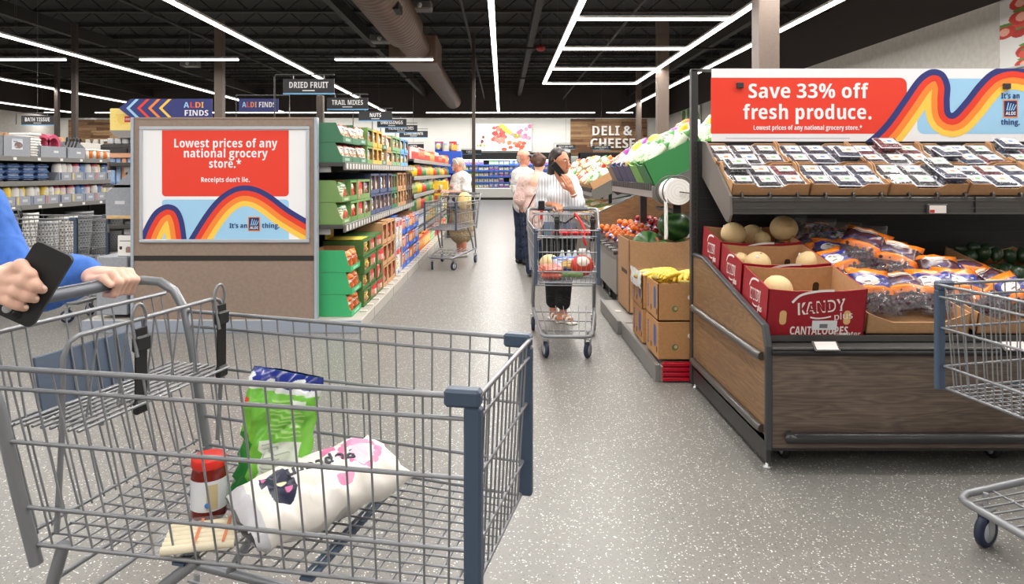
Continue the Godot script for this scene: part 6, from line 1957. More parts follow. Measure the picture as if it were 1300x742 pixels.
func rack(label: String, z0: float, z1: float, x: float, y: float, loaves: bool) -> void:
	var gun := paint(rgb(92, 90, 88), 0.35, 0.5)
	var black := paint(rgb(34, 34, 35), 0.45)
	var o := thing("sloping_rack", label, "rack", Vector3(x, y, z0))
	var len_ := z0 - z1
	var rise := 0.5
	var run := 1.05 if loaves else 0.75
	var h := rise if loaves else 0.42
	var b := MB.new()
	b.extrude(PackedVector2Array([Vector2(0, 0), Vector2(run, h), Vector2(run, h - 0.02), Vector2(0, -0.02)]), -len_, 0)
	part("shelf_plate", b, gun, o)
	part("shelf_lip", MB.new().slab(Vector3(-0.012, -0.07, -len_), Vector3(0.004, 0.035, 0), 0.003), paint(rgb(150, 148, 144), 0.4, 0.3), o)
	for k in int(len_ / 0.08):
		part("lip_tooth", meshes.get_or_add("lip_tooth", MB.new().slab(Vector3(-0.02, -0.005, -0.012), Vector3(0.02, 0.06, 0.012), 0.003).done()), gun, o, Vector3(-0.01, 0, -0.04 - k * 0.08))
	for z: float in [0.0, -len_]:
		var eb := MB.new()
		eb.extrude(PackedVector2Array([Vector2(-0.01, 0.03), Vector2(-0.01, -0.07), Vector2(0.05, -0.12), Vector2(run, h - 0.24), Vector2(run, h + 0.03)]), z - 0.008, z + 0.008)
		part("end_bracket", eb, paint(rgb(112, 110, 106), 0.4, 0.4), o)
	for z: float in [-0.4, -len_ + 0.4]:
		part("leg_post", MB.new().slab(Vector3(run - 0.06, -y, z - 0.03), Vector3(run, h - 0.02, z + 0.03)), black, o)
	var tilt := rad_to_deg(atan2(h, run))
	var slope := sqrt(h * h + run * run)
	var dirv := Vector2(run, h) / slope
	var kraft := mottled("kraft", rgb(190, 146, 104), 0.75, 0.1, 3.0)
	var r := RandomNumberGenerator.new()
	r.seed = int(absf(z0) * 10)
	var n := int(len_ / (0.33 if loaves else 0.42))
	for row in 2:
		for k in n:
			var cw := len_ / n - 0.015
			var cd := slope / 2 - 0.03
			var tint := kraft
			var said := "kraft"
			var kind := "vegetable"
			if loaves:
				if k < 2:
					tint = paint([rgb(44, 120, 62), rgb(120, 176, 84)][(k + row) % 2], 0.55)
					said = ["dark green", "light green"][(k + row) % 2]
					kind = "salad_green"
				elif k < 5:
					tint = paint(rgb(44, 50, 96), 0.5)
					said = "navy"
					kind = ["bread_yellow", "bread_white", "bread_purple", "bread_purple"][k - 2]
				else:
					tint = paint(rgb(128, 112, 100), 0.5)
					said = "grey brown"
					kind = "mix_orange"
			else:
				kind = ["salad_green", "vegetable", "bread_white", "chip_bag", "sauce_red", "mix_orange"][(k + row) % 6]
			var p := dirv * (0.02 + row * (slope / 2))
			var c := thing("produce_crate", "%s crate, %s along the %s row of the %s" % [said, ORD[k], ["lower", "upper"][row], label.split(" ")[0] + " rack"], "crate", Vector3(x + p.x, y + p.y + 0.006, z0 - (k + 0.5) * len_ / n), 0, "crates on the sloping racks")
			tilted(c, -90, tilt)
			open_carton(c, cw, (0.26 if row == 0 else 0.2) if loaves else 0.14, cd, tint, tint, 0.03)
			for q in 4:
				var pk := pack_mesh(kind if q % 2 == 0 else {"bread_white": "bread_yellow", "bread_purple": "bread_white", "bread_yellow": "bread_white"}.get(kind, kind), cw * 0.5, cd * 0.5, 0.09, "bag", 30 + q)
				var g := single("produce_bag", "%s bag, %s in the %s %s crate of the %s" % [{"salad_green": "green salad", "bread_white": "white printed", "bread_yellow": "yellow printed", "bread_purple": "purple printed", "vegetable": "pale vegetable", "chip_bag": "yellow and red", "sauce_red": "red printed", "mix_orange": "orange printed"}[kind], ORD[q], ORD[k], ["lower", "upper"][row], label.split(" ")[0] + " rack"], "bag", pk, atlas_film, Vector3.ZERO, 0, "bags on the sloping racks")
				g.basis = c.basis * Basis(Vector3.UP, r.randf_range(-0.4, 0.4)) * Basis(Vector3.RIGHT, deg_to_rad(-66 + r.randf_range(-16, 16)))
				g.position = c.position + c.basis * Vector3((q % 2 - 0.5) * cw * 0.46, ((0.2 if row == 0 else 0.15) if loaves else 0.08) + r.randf() * 0.04, -0.04 - (q / 2) * cd * 0.42)


func far_bins(r: RandomNumberGenerator) -> void:
	# lower bins on down the aisle and the wooden crates of cauliflower
	var wood := wood_material("pale_wood", rgb(196, 160, 110), rgb(222, 190, 140), Vector3.ONE)
	for q in [[-9.6, -13.8, "second long wooden produce bin behind the oranges"], [-14.2, -18.5, "third long wooden produce bin near the cooler"]]:
		var o := thing("produce_bin", q[2], "display bin", Vector3(1.22, 0, q[0]))
		var l: float = q[1] - q[0]
		part("front_panel", MB.new().slab(Vector3(0, 0.14, l), Vector3(0.02, 0.68, 0)), wood_material("walnut_laminate", Color(), Color(), Vector3.ONE), o)
		part("end_panel", MB.new().slab(Vector3(0.02, 0.14, -0.02), Vector3(1.4, 0.9, 0)), wood_material("oak_laminate", Color(), Color(), Vector3.ONE), o)
		part("base", MB.new().slab(Vector3(0.05, 0.0, l), Vector3(1.4, 0.14, -0.03)), paint(rgb(34, 34, 35), 0.45), o)
		var sb := MB.new()
		sb.extrude(PackedVector2Array([Vector2(0.02, 0.64), Vector2(1.5, 0.98), Vector2(1.5, 1.0), Vector2(0.02, 0.67)]), l, -0.03)
		part("bed", sb, paint(rgb(34, 34, 35), 0.45), o)
		part("spine", MB.new().slab(Vector3(1.42, 0.2, l), Vector3(1.46, 1.7, 0)), paint(rgb(24, 24, 25), 0.5), o)
		for k in 5:
			var c := thing("slatted_crate", "pale wooden slat crate, %s along the %s" % [ORD[k], " ".join(q[2].split(" ").slice(0, 5))], "crate", Vector3(1.3, 0.7, q[0] - 0.45 - k * 0.75), 0, "wooden crates")
			tilted(c, -90, 13)
			for s in 3:
				part("slat", MB.new().slab(Vector3(-0.32, 0.005 + s * 0.05, -0.012), Vector3(0.32, 0.045 + s * 0.05, 0)), wood, c)
				part("slat", MB.new().slab(Vector3(-0.32, 0.005 + s * 0.05, -0.45), Vector3(0.32, 0.045 + s * 0.05, -0.438)), wood, c)
			for s: float in [-0.31, 0.31]:
				part("end_board", MB.new().slab(Vector3(s - 0.01, 0, -0.45), Vector3(s + 0.01, 0.16, 0)), wood, c)
			for n in 6:
				var hd := meshes.get_or_add("cauliflower", lumpy_head())
				var g := thing("cauliflower" if k % 2 == 0 else "cabbage", "%s, %s in the %s wooden crate of the %s" % ["pale cauliflower" if k % 2 == 0 else "green cabbage", ORD[n], ORD[k], " ".join(q[2].split(" ").slice(0, 2)) + " bin"], "vegetable", c.position + c.basis * Vector3(-0.2 + (n % 3) * 0.2, 0.1, -0.12 - (n / 3) * 0.2), r.randf_range(0, 360), "heads of vegetables")
				part("head", hd, paint(rgb(226, 226, 206), 0.8) if k % 2 == 0 else paint(rgb(120, 160, 90), 0.6), g)
				part("leaves", MB.new().lathe([Vector2(0.03, -0.06), Vector2(0.085, -0.03), Vector2(0.1, 0.01), Vector2(0.095, 0.02)], 9, false), paint(rgb(120, 154, 90), 0.6), g)


func lumpy_head() -> ArrayMesh:
	var b := MB.new()
	var r := RandomNumberGenerator.new()
	r.seed = 3
	b.ball(Vector3.ZERO, Vector3(0.085, 0.06, 0.085), 14, 8)
	for k in 18:
		var a := r.randf_range(0, TAU)
		var e := r.randf_range(0.2, 1.5)
		b.ball(Vector3(cos(a) * cos(e) * 0.075, sin(e) * 0.05, sin(a) * cos(e) * 0.075), Vector3.ONE * 0.026, 8, 5)
	return b.done()


# ------------------------------------------------------------------ shopping carts
# cart axes: +x forward, y up, rear rim at x = 0, front rim at x = 1.14

const RIM_Y := 1.008
const RIM_L := 1.14

func rim_half(x: float) -> float:
	return lerpf(0.325, 0.243, x / RIM_L)


func basket_point(x: float, y: float, side: float) -> Vector3:
	# a point of the side wall: the walls close in towards the floor, the rear leans forward
	var k := clampf((RIM_Y - y) / 0.4, 0.0, 1.0)
	var xx := lerpf(x, 0.1 + x * (RIM_L - 0.12) / RIM_L, k)
	return Vector3(xx, y, side * (rim_half(x) - 0.03 * k))


func make_cart(label: String, at: Vector3, turn: float) -> Node3D:
	var o := thing("shopping_cart", label, "cart", at, turn, "wire shopping carts")
	var wire := mat("galvanised_wire", rgb(142, 144, 148), 0.38, 0.5)
	var tube_m := mat("cart_tube", rgb(136, 138, 142), 0.38, 0.45)
	var plastic := mat("slate_plastic", rgb(64, 80, 100), 0.45)
	var grip := mat("grip_plastic", rgb(96, 100, 108), 0.4)
	var black := paint(rgb(26, 26, 28), 0.55)
	var low := 0.605
	var levels := [RIM_Y, 0.962, 0.84, 0.69, low]
	for s: float in [1.0, -1.0]:
		var b := MB.new()
		for y: float in levels:
			b.tube([basket_point(0, y, s), basket_point(RIM_L, y, s)], 0.0065 if y == RIM_Y else 0.005, 6)
		var n := 20
		for k in range(1, n):
			var x := RIM_L * k / n
			b.rod(basket_point(x, RIM_Y, s), basket_point(x, low, s), 0.0026, 5)
		part("side_wall", b, wire, o)
		var post := MB.new()
		post.t = Transform3D(Basis(), Vector3(RIM_L - 0.012, 0, s * 0.238))
		post.slab(Vector3(-0.018, low - 0.01, -0.013), Vector3(0.018, RIM_Y - 0.02, 0.013), 0.005)
		part("corner_post", post, plastic, o)
		var cap := MB.new()
		cap.t = Transform3D(Basis(Vector3.UP, s * 0.07), Vector3(RIM_L - 0.02, RIM_Y, s * 0.238))
		cap.slab(Vector3(-0.05, -0.022, -0.017), Vector3(0.024, 0.014, 0.017), 0.006)
		part("corner_cap", cap, plastic, o)
	var f := MB.new()
	for y: float in levels:
		f.rod(basket_point(RIM_L, y, -1), basket_point(RIM_L, y, 1), 0.006 if y == RIM_Y else 0.005, 6)
	for k in range(1, 12):
		var z := -0.236 + 0.472 * k / 12.0
		f.rod(Vector3(RIM_L, RIM_Y, z), Vector3(basket_point(RIM_L, low, 1).x, low, z * 0.89), 0.0026, 5)
	part("front_wall", f, wire, o)
	var fl := MB.new()
	for k in 13:
		var t := -1.0 + 2.0 * k / 12.0
		var a := basket_point(0, low, 1)
		var c := basket_point(RIM_L, low, 1)
		fl.rod(Vector3(a.x, low, a.z * t), Vector3(c.x, low, c.z * t), 0.0028, 5)
	for k in 24:
		var p := basket_point(RIM_L * k / 23.0, low - 0.004, 1)
		fl.rod(p, Vector3(p.x, p.y, -p.z), 0.0026, 5)
	part("floor_grid", fl, wire, o)
	part("floor_strap", MB.new().slab(Vector3(0.45, low - 0.012, -0.27), Vector3(0.48, low - 0.006, 0.27)).slab(Vector3(0.75, low - 0.012, -0.25), Vector3(0.78, low - 0.006, 0.25)), plastic, o)
	# handle and uprights are one bent tube
	var hx := -0.195
	var hy := 1.10
	var path := []
	for q in [[0.11, 0.56, 0.295], [0.07, 0.72, 0.305], [0.03, 0.9, 0.315], [-0.005, 1.01, 0.325], [-0.045, 1.07, 0.325], [-0.095, 1.098, 0.32], [-0.145, 1.103, 0.305], [-0.182, 1.103, 0.28], [hx, hy, 0.24]]:
		path.append(Vector3(q[0], q[1], q[2]))
	var whole := path.duplicate()
	for k in range(path.size() - 1, -1, -1):
		whole.append(Vector3(path[k].x, path[k].y, -path[k].z))
	part("handle_frame", MB.new().tube(whole, 0.0145, 10), tube_m, o)
	part("handle_grip", MB.new().tube([Vector3(hx, hy, -0.238), Vector3(hx, hy, 0.238)], 0.0185, 12), grip, o)
	part("grip_ridge", MB.new().slab(Vector3(hx - 0.006, hy + 0.0165, -0.235), Vector3(hx + 0.006, hy + 0.0215, 0.235), 0.002), grip, o)
	# rear gate with the folded-out child seat
	var g := MB.new()
	g.rod(Vector3(-0.045, 1.07, -0.285), Vector3(-0.045, 1.07, 0.285), 0.0065, 6)
	g.rod(Vector3(0.0, 0.855, -0.29), Vector3(0.0, 0.855, 0.29), 0.005, 6)
	g.rod(Vector3(0.075, 0.62, -0.28), Vector3(0.075, 0.62, 0.28), 0.005, 6)
	for k in 15:
		var z := -0.265 + 0.53 * k / 14.0
		if k in [3, 4, 10, 11]:
			g.rod(Vector3(0.0, 0.855, z), Vector3(0.08, 0.61, z), 0.0028, 5)
			continue
		g.tube([Vector3(-0.045, 1.07, z), Vector3(0.0, 0.855, z), Vector3(0.08, 0.61, z)], 0.0028, 5)
	part("rear_gate", g, wire, o)
	var s := MB.new()
	for k in 9:
		var x := -0.01 + k * 0.026
		s.rod(Vector3(x, 0.86, -0.27), Vector3(x, 0.86, 0.27), 0.004, 6)
	s.rod(Vector3(-0.01, 0.853, -0.2), Vector3(0.2, 0.853, -0.2), 0.004, 5)
	s.rod(Vector3(-0.01, 0.853, 0.2), Vector3(0.2, 0.853, 0.2), 0.004, 5)
	part("seat_base", s, wire, o)
	var sbk := MB.new()
	var bar := []
	for q in [[0.15, 0.63, 0.28], [0.165, 0.86, 0.28], [0.168, 1.03, 0.28], [0.168, 1.06, 0.265], [0.168, 1.07, 0.24]]:
		bar.append(Vector3(q[0], q[1], q[2]))
	for k in range(4, -1, -1):
		bar.append(Vector3(bar[k].x, bar[k].y, -bar[k].z))
	sbk.tube(bar, 0.0065, 6)
	for k in 11:
		var z := -0.23 + 0.46 * k / 10.0
		sbk.rod(Vector3(0.168, 1.07, z), Vector3(0.165, 0.87, z + (0.03 if k % 2 else -0.03)), 0.0028, 5)
	for z: float in [0.06, -0.26]:
		var lp := []
		for k in 9:
			var a := PI * k / 8.0
			lp.append(Vector3(0.172, 1.07 + sin(a) * 0.04, z + cos(a) * 0.024))
		lp.push_front(Vector3(0.19, 0.98, z + 0.024))
		lp.append(Vector3(0.15, 0.98, z - 0.024))
		sbk.tube(lp, 0.0045, 6)
	part("seat_back", sbk, wire, o)
	for z: float in [0.06, -0.26]:
		var belt := part("seat_belt", MB.new().slab(Vector3(0.176, 0.86, z - 0.02), Vector3(0.181, 1.05, z + 0.02), 0.001), black, o)
		part("buckle", MB.new().slab(Vector3(0.17, 0.99, z - 0.026), Vector3(0.19, 1.03, z + 0.026), 0.005), black, belt)
		part("buckle", MB.new().slab(Vector3(0.17, 0.83, z - 0.022), Vector3(0.188, 0.865, z + 0.022), 0.005), black, belt)
	var fb := MB.new()
	fb.t = Transform3D(Basis(Vector3.BACK, 0.2), Vector3(-0.02, 0.915, 0.03))
	fb.slab(Vector3(-0.004, -0.075, -0.15), Vector3(0.004, 0.075, 0.15), 0.003)
	part("seat_flap", fb, mat("flap_plastic", rgb(82, 96, 114), 0.5), o)
	# chassis
	var ch := []
	for q in [[0.06, 0.235, 0.28], [0.4, 0.225, 0.26], [0.85, 0.205, 0.215], [1.05, 0.195, 0.195], [1.09, 0.19, 0.17], [1.1, 0.19, 0.14]]:
		ch.append(Vector3(q[0], q[1], q[2]))
	for k in range(5, -1, -1):
		ch.append(Vector3(ch[k].x, ch[k].y, -ch[k].z))
	part("chassis_tube", MB.new().tube(ch, 0.015, 10), tube_m, o)
	for z: float in [1.0, -1.0]:
		part("leg_tube", MB.new().tube([Vector3(0.16, 0.6, z * 0.27), Vector3(0.13, 0.5, z * 0.275), Vector3(0.075, 0.28, z * 0.28), Vector3(0.06, 0.235, z * 0.28)], 0.014, 8), tube_m, o)
		part("leg_tube", MB.new().tube([Vector3(0.5, 0.6, z * 0.25), Vector3(0.4, 0.52, z * 0.262), Vector3(0.24, 0.3, z * 0.272), Vector3(0.2, 0.235, z * 0.27)], 0.013, 8), tube_m, o)
	var tr := MB.new()
	for y: float in [0.42, 0.52]:
		tr.rod(Vector3(0.115 if y < 0.5 else 0.14, y, -0.275), Vector3(0.115 if y < 0.5 else 0.14, y, 0.275), 0.006, 6)
	for k in 7:
		var t := -0.75 + 1.5 * k / 6.0
		tr.rod(Vector3(0.1, 0.228, 0.28 * t), Vector3(1.08, 0.192, 0.185 * t), 0.004, 5)
	for x: float in [0.3, 0.62, 0.93]:
		var hz := lerpf(0.27, 0.195, x)
		tr.rod(Vector3(x, 0.224 - x * 0.03, -hz), Vector3(x, 0.224 - x * 0.03, hz), 0.005, 5)
	part("lower_tray", tr, wire, o)
	var tyre := mat("navy_tyre", rgb(30, 40, 66), 0.5)
	var hubm := mat("wheel_hub", rgb(198, 204, 212), 0.4)
	for w in [[0.99, 0.165, 0.3], [0.99, -0.165, -0.4], [0.08, 0.275, 0.0], [0.08, -0.275, 0.0]]:
		var r := 0.0625
		var wb := MB.new()
		var base := Transform3D(Basis(Vector3.UP, w[2]) * Basis(Vector3.RIGHT, PI / 2), Vector3(w[0], r, w[1]))
		wb.t = base
		wb.lathe([Vector2(0.04, -0.016), Vector2(0.054, -0.016), Vector2(r, -0.009), Vector2(r, 0.009), Vector2(0.054, 0.016), Vector2(0.04, 0.016)], 24)
		var wheel := part("wheel", wb, tyre, o)
		var hb := MB.new()
		hb.t = base
		hb.lathe([Vector2(0, -0.02), Vector2(0.014, -0.02), Vector2(0.016, -0.012), Vector2(0.042, -0.014), Vector2(0.042, 0.014), Vector2(0.016, 0.012), Vector2(0.014, 0.02), Vector2(0, 0.02)], 20)
		part("hub", hb, hubm, wheel)
		var fk := MB.new()
		fk.t = Transform3D(Basis(Vector3.UP, w[2]), Vector3(w[0], r, w[1]))
		for s2: float in [-1.0, 1.0]:
			fk.slab(Vector3(-0.016, -0.008, s2 * 0.022 - 0.002), Vector3(0.016, 0.085, s2 * 0.022 + 0.002), 0.001)
		fk.slab(Vector3(-0.025, 0.08, -0.026), Vector3(0.025, 0.09, 0.026), 0.002)
		fk.rod(Vector3(0, 0.085, 0), Vector3(0, 0.145, 0), 0.01, 8)
		part("caster_fork", fk, paint(rgb(170, 172, 176), 0.3, 0.6), o)
	return o


var main_cart: Node3D
var phone_cart: Node3D
var left_cart: Node3D

func heading(fx: float, fdepth: float) -> float:
	# turn for a cart whose front points along x = fx, away from the camera = fdepth
	return rad_to_deg(atan2(fdepth, fx))


func build_carts() -> void:
	main_cart = make_cart("big wire shopping cart pushed by the person in blue", Vector3(-1.09, 0, -1.863), heading(0.968, -0.25))
	phone_cart = copy_of(main_cart, Vector3(0.56, 0, -6.33), heading(-0.06, -1.0), "wire shopping cart with a red bag strap, held by the woman phoning")
	left_cart = copy_of(main_cart, Vector3(-0.69, 0, -11.1), heading(-0.2, -1.0), "wire shopping cart of the woman in the white T-shirt")
	copy_of(main_cart, Vector3(2.875, 0, -2.65), heading(-0.985, -0.17), "wire shopping cart cut by the frame beside the produce bin")
	copy_of(main_cart, Vector3(-5.17, 0, -6.8), heading(0.995, -0.06), "wire shopping cart in front of the perforated baskets")


func in_cart(c: Node3D, p: Vector3) -> Vector3:
	return c.transform * p


func build_cart_goods() -> void:
	# --- nearest cart
	var pk := func(seed_: int, w: float, h: float, d: float, crumple: float) -> MB:
		return MB.new().pouch(w, h, d, seed_, crumple, 12, 16)
	var y0 := 0.614
	var im := Image.create(128, 192, false, Image.FORMAT_RGB8)
	im.fill(rgb(122, 200, 70))
	im.fill_rect(Rect2i(0, 0, 128, 12), rgb(36, 50, 130))
	im.fill_rect(Rect2i(0, 12, 128, 16), rgb(226, 230, 228))
	for k in 9:
		blot(im, Vector2(10 + k * 14, 12 + (k % 2) * 3), Vector2(9, 7), rgb(40, 54, 136) if k % 3 else rgb(222, 226, 226))
	blot(im, Vector2(14, 150), Vector2(24, 60), rgb(48, 150, 62))
	blot(im, Vector2(118, 150), Vector2(14, 26), rgb(56, 160, 66))
	im.fill_rect(Rect2i(52, 96, 62, 78), rgb(232, 240, 226))
	for k in 9:
		im.fill_rect(Rect2i(56, 102 + k * 8, 30 + (k * 37) % 24, 2), rgb(180, 190, 180))
	for k in 8:
		im.fill_rect(Rect2i(60, 36 + k * 7, 52, 3), rgb(176, 224, 130))
	im.fill_rect(Rect2i(88, 34, 26, 6), rgb(236, 246, 230))
	blot(im, Vector2(8, 46), Vector2(10, 7), rgb(226, 70, 50))
	var gm := mat("green_bag_print", Color.WHITE, 0.22)
	gm.albedo_texture = ImageTexture.create_from_image(im)
	var gb := single("snack_bag", "upright green snack bag with white label and blue top", "bag", pk.call(21, 0.2, 0.325, 0.1, 0.24), gm, Vector3(-0.60, y0, -1.74))
	gb.rotation_degrees = Vector3(-6, -8, -7)
	var jar := thing("sauce_jar", "glass jar of red sauce with a red lid", "jar", Vector3(-0.715, y0, -1.665))
	var glass := mat("sauce_red_glass", rgb(118, 26, 14), 0.12)
	part("body", MB.new().lathe([Vector2(0, 0), Vector2(0.038, 0), Vector2(0.042, 0.008), Vector2(0.042, 0.1), Vector2(0.038, 0.118), Vector2(0.034, 0.126), Vector2(0, 0.126)], 28), glass, jar)
	part("label", MB.new().lathe([Vector2(0.0425, 0.026), Vector2(0.0425, 0.098)], 28), paint(rgb(224, 228, 236), 0.4), jar)
	var lab2 := MB.new()
	for k in 5:
		var a0 := 0.25 + k * 0.12
		lab2.quad(Vector3(sin(a0) * 0.0432, 0.03, cos(a0) * 0.0432), Vector3(sin(a0 + 0.12) * 0.0432, 0.03, cos(a0 + 0.12) * 0.0432), Vector3(sin(a0 + 0.12) * 0.0432, 0.09, cos(a0 + 0.12) * 0.0432), Vector3(sin(a0) * 0.0432, 0.09, cos(a0) * 0.0432))
	part("label_picture", lab2, paint(rgb(206, 190, 150), 0.4), jar)
	part("label_dot", MB.new().ball(Vector3(0.014, 0.042, 0.0415), Vector3(0.008, 0.007, 0.002), 10, 6), paint(rgb(60, 130, 210), 0.4), jar)
	part("lid", MB.new().lathe([Vector2(0.0, 0.122), Vector2(0.039, 0.122), Vector2(0.041, 0.126), Vector2(0.041, 0.142), Vector2(0.038, 0.146), Vector2(0, 0.146)], 28), paint(rgb(222, 44, 30), 0.3), jar)
	# popcorn bag lying on the floor grid
	var pi := Image.create(192, 256, false, Image.FORMAT_RGB8)
	pi.fill(rgb(240, 234, 226))
	for k in 16:
		var a := TAU * k / 16.0
		blot(pi, Vector2(96 + cos(a) * 44, 56 + sin(a) * 30), Vector2(10, 7), rgb(226, 130, 170))
	blot(pi, Vector2(96, 58), Vector2(28, 16), rgb(236, 200, 212))
	blot(pi, Vector2(48, 96), Vector2(16, 12), rgb(224, 120, 166))
	blot(pi, Vector2(150, 100), Vector2(14, 14), rgb(226, 130, 170))
	blot(pi, Vector2(96, 190), Vector2(54, 22), rgb(40, 44, 66))
	blot(pi, Vector2(70, 204), Vector2(22, 12), rgb(46, 50, 70))
	blot(pi, Vector2(84, 186), Vector2(9, 8), rgb(240, 226, 190))
	blot(pi, Vector2(120, 184), Vector2(10, 6), rgb(206, 110, 160))
	blot(pi, Vector2(60, 208), Vector2(8, 5), rgb(206, 110, 160))
	pi.fill_rect(Rect2i(0, 236, 192, 20), rgb(206, 205, 210))
	var pm := mat("popcorn_bag_print", Color.WHITE, 0.3)
	pm.albedo_texture = ImageTexture.create_from_image(pi)
	var pb := thing("popcorn_bag", "white pink and navy popcorn bag lying in the cart", "bag", Vector3(-0.645, y0 + 0.055, -1.52))
	part("film", pk.call(33, 0.22, 0.38, 0.11, 0.14), pm, pb)
	var pt := fit_text("Popcorn", 0.034, 0.16, paint(rgb(60, 62, 76), 0.4), pb, Vector3(-0.01, 0.2, 0.058), bold, 0.003)
	pt.rotation_degrees.z = -100
	pb.basis = Basis(Vector3.UP, deg_to_rad(-52)) * Basis(Vector3.RIGHT, deg_to_rad(-82)) * Basis(Vector3.UP, deg_to_rad(8))
	pb.position = Vector3(-0.585, y0 + 0.05, -1.525)
	var ch := thing("cheese_pack", "clear pack of pale cheese sticks with orange stripes", "pack", Vector3(-0.68, y0 + 0.004, -1.545), 14)
	for k in 6:
		var sb := MB.new()
		sb.tube([Vector3(-0.075, 0.01, -0.05 + k * 0.02), Vector3(0.075, 0.01, -0.05 + k * 0.02)], 0.0095, 8)
		part("cheese_stick", sb, paint(rgb(240, 228, 196), 0.4), ch)
	for x: float in [-0.01, 0.05]:
		part("orange_stripe", MB.new().slab(Vector3(x, 0.02, -0.058), Vector3(x + 0.006, 0.0215, 0.058)), paint(rgb(232, 120, 50), 0.4), ch)
	part("film", MB.new().slab(Vector3(-0.095, 0.0, -0.068), Vector3(0.095, 0.024, 0.068), 0.008), clear_plastic(), ch)
	# --- cart of the woman on the phone
	var f := func(x: float, y: float, z: float) -> Vector3:
		return in_cart(phone_cart, Vector3(x, y, -z))
	var rind: Material = mats["melon_rind"]
	single("melon", "pale yellow melon in the phoning woman's cart", "melon", MB.new().ball(Vector3(0, 0.075, 0), Vector3(0.085, 0.075, 0.075), 18, 12), rind, f.call(0.62, y0, -0.13))
	for k in 3:
		single("meat_tray", "film wrapped meat tray in the phoning woman's cart, %s" % ["front", "stacked upper", "rear"][k], "meat tray", MB.new().slab(Vector3(-0.12, 0, -0.08), Vector3(0.12, 0.045, 0.08), 0.018), mottled("raw_meat", rgb(212, 106, 88), 0.25, 0.2, 9.0), f.call(0.88 - 0.16 * (k / 2), y0 + (0.047 if k == 1 else 0.0), -0.12), 88 + k * 9)
	var rb := thing("red_net_bag", "red and white bag of fruit in the phoning woman's cart", "bag", f.call(0.84, y0, 0.13))
	part("bag", MB.new().ball(Vector3(0, 0.085, 0), Vector3(0.095, 0.085, 0.08), 16, 10), mottled("red_net", rgb(206, 60, 42), 0.35, 0.2, 14.0), rb)
	part("white_patch", MB.new().ball(Vector3(0.0, 0.115, 0.035), Vector3(0.06, 0.05, 0.05), 12, 8), paint(rgb(236, 222, 210), 0.4), rb)
	part("tie", MB.new().pouch(0.06, 0.06, 0.02, 4, 0.4, 5, 4), paint(rgb(230, 228, 226), 0.4), rb, Vector3(0, 0.165, 0))
	single("cucumber_pack", "green cucumber pack lying in the phoning woman's cart", "pack", MB.new().tube([Vector3(-0.11, 0.025, 0), Vector3(0, 0.03, 0), Vector3(0.11, 0.025, 0)], 0.024, 10), paint(rgb(120, 150, 90), 0.35), f.call(0.93, y0, 0.02), 8)
	for k in 5:
		var bt := MB.new()
		bt.lathe([Vector2(0, 0), Vector2(0.03, 0), Vector2(0.032, 0.1), Vector2(0.014, 0.15), Vector2(0.013, 0.17), Vector2(0, 0.17)], 12)
		single("water_bottle", "clear bottle at the back of the phoning woman's cart, %s" % ORD[k], "bottle", bt, paint(rgb(198, 206, 210), 0.15), f.call(0.5, y0, -0.02 + k * 0.055), 0, "clear bottles")
	var wp := single("white_pack", "white and pale blue printed pack in the phoning woman's cart", "pack", pack_mesh("pasta_blue", 0.22, 0.12, 0.08, "bag", 2), atlas_film, f.call(0.75, y0 + 0.03, 0.0), 10)
	wp.rotation_degrees.x = -20
	for k in 3:
		single("tomato_pack", "red packed tomatoes on the child seat, %s" % ["left", "middle", "far"][k], "pack", MB.new().slab(Vector3(-0.05, 0, -0.07), Vector3(0.05, 0.06, 0.07), 0.025), paint(rgb(204, 32, 34), 0.3), f.call(0.07, 0.866, -0.02 + k * 0.11), 90)
	var strap := []
	for q in [[0.17, 1.08, 0.1], [0.2, 1.0, 0.16], [0.24, 0.92, 0.19], [0.26, 0.86, 0.17], [0.24, 0.8, 0.2]]:
		strap.append(f.call(q[0], q[1], q[2]))
	single("red_strap", "bright red fabric strap dangling in the phoning woman's cart", "strap", MB.new().tube(strap, 0.011, 6), paint(rgb(222, 36, 36), 0.6))
	strap = []
	for q in [[-0.2, 1.09, -0.14], [-0.05, 1.0, -0.06], [0.02, 0.98, 0.02], [0.1, 1.03, 0.08], [0.17, 1.06, 0.11]]:
		strap.append(f.call(q[0], q[1], q[2]))
	single("black_strap", "black belt slung across the phoning woman's cart", "strap", MB.new().tube(strap, 0.008, 6), paint(rgb(28, 28, 30), 0.6))
	var ho := thing("handle_clip", "black phone clip with a red tab on the cart handle", "clip", f.call(-0.18, 1.09, -0.2))
	part("clip_body", MB.new().slab(Vector3(-0.03, 0, -0.02), Vector3(0.03, 0.09, 0.02), 0.008), paint(rgb(24, 24, 26), 0.4), ho)
	part("clip_tab", MB.new().slab(Vector3(-0.014, -0.09, 0.0), Vector3(0.014, 0.0, 0.012), 0.003), paint(rgb(206, 30, 34), 0.4), ho)
	# --- cart of the woman at the shelves
	f = func(x: float, y: float, z: float) -> Vector3:
		return in_cart(left_cart, Vector3(x, y, z))
	single("yellow_bag", "soft pale yellow bag on the child seat by the woman in white", "bag", MB.new().ball(Vector3(0, 0.12, 0), Vector3(0.12, 0.15, 0.09), 16, 10), paint(rgb(236, 206, 140), 0.6), f.call(0.1, 0.865, -0.1))
	single("grey_purse", "grey purse on the child seat by the woman in white", "purse", MB.new().slab(Vector3(-0.13, 0, -0.07), Vector3(0.13, 0.15, 0.07), 0.04), paint(rgb(112, 112, 118), 0.7), f.call(0.08, 0.865, 0.12), 90)


# ------------------------------------------------------------------ people

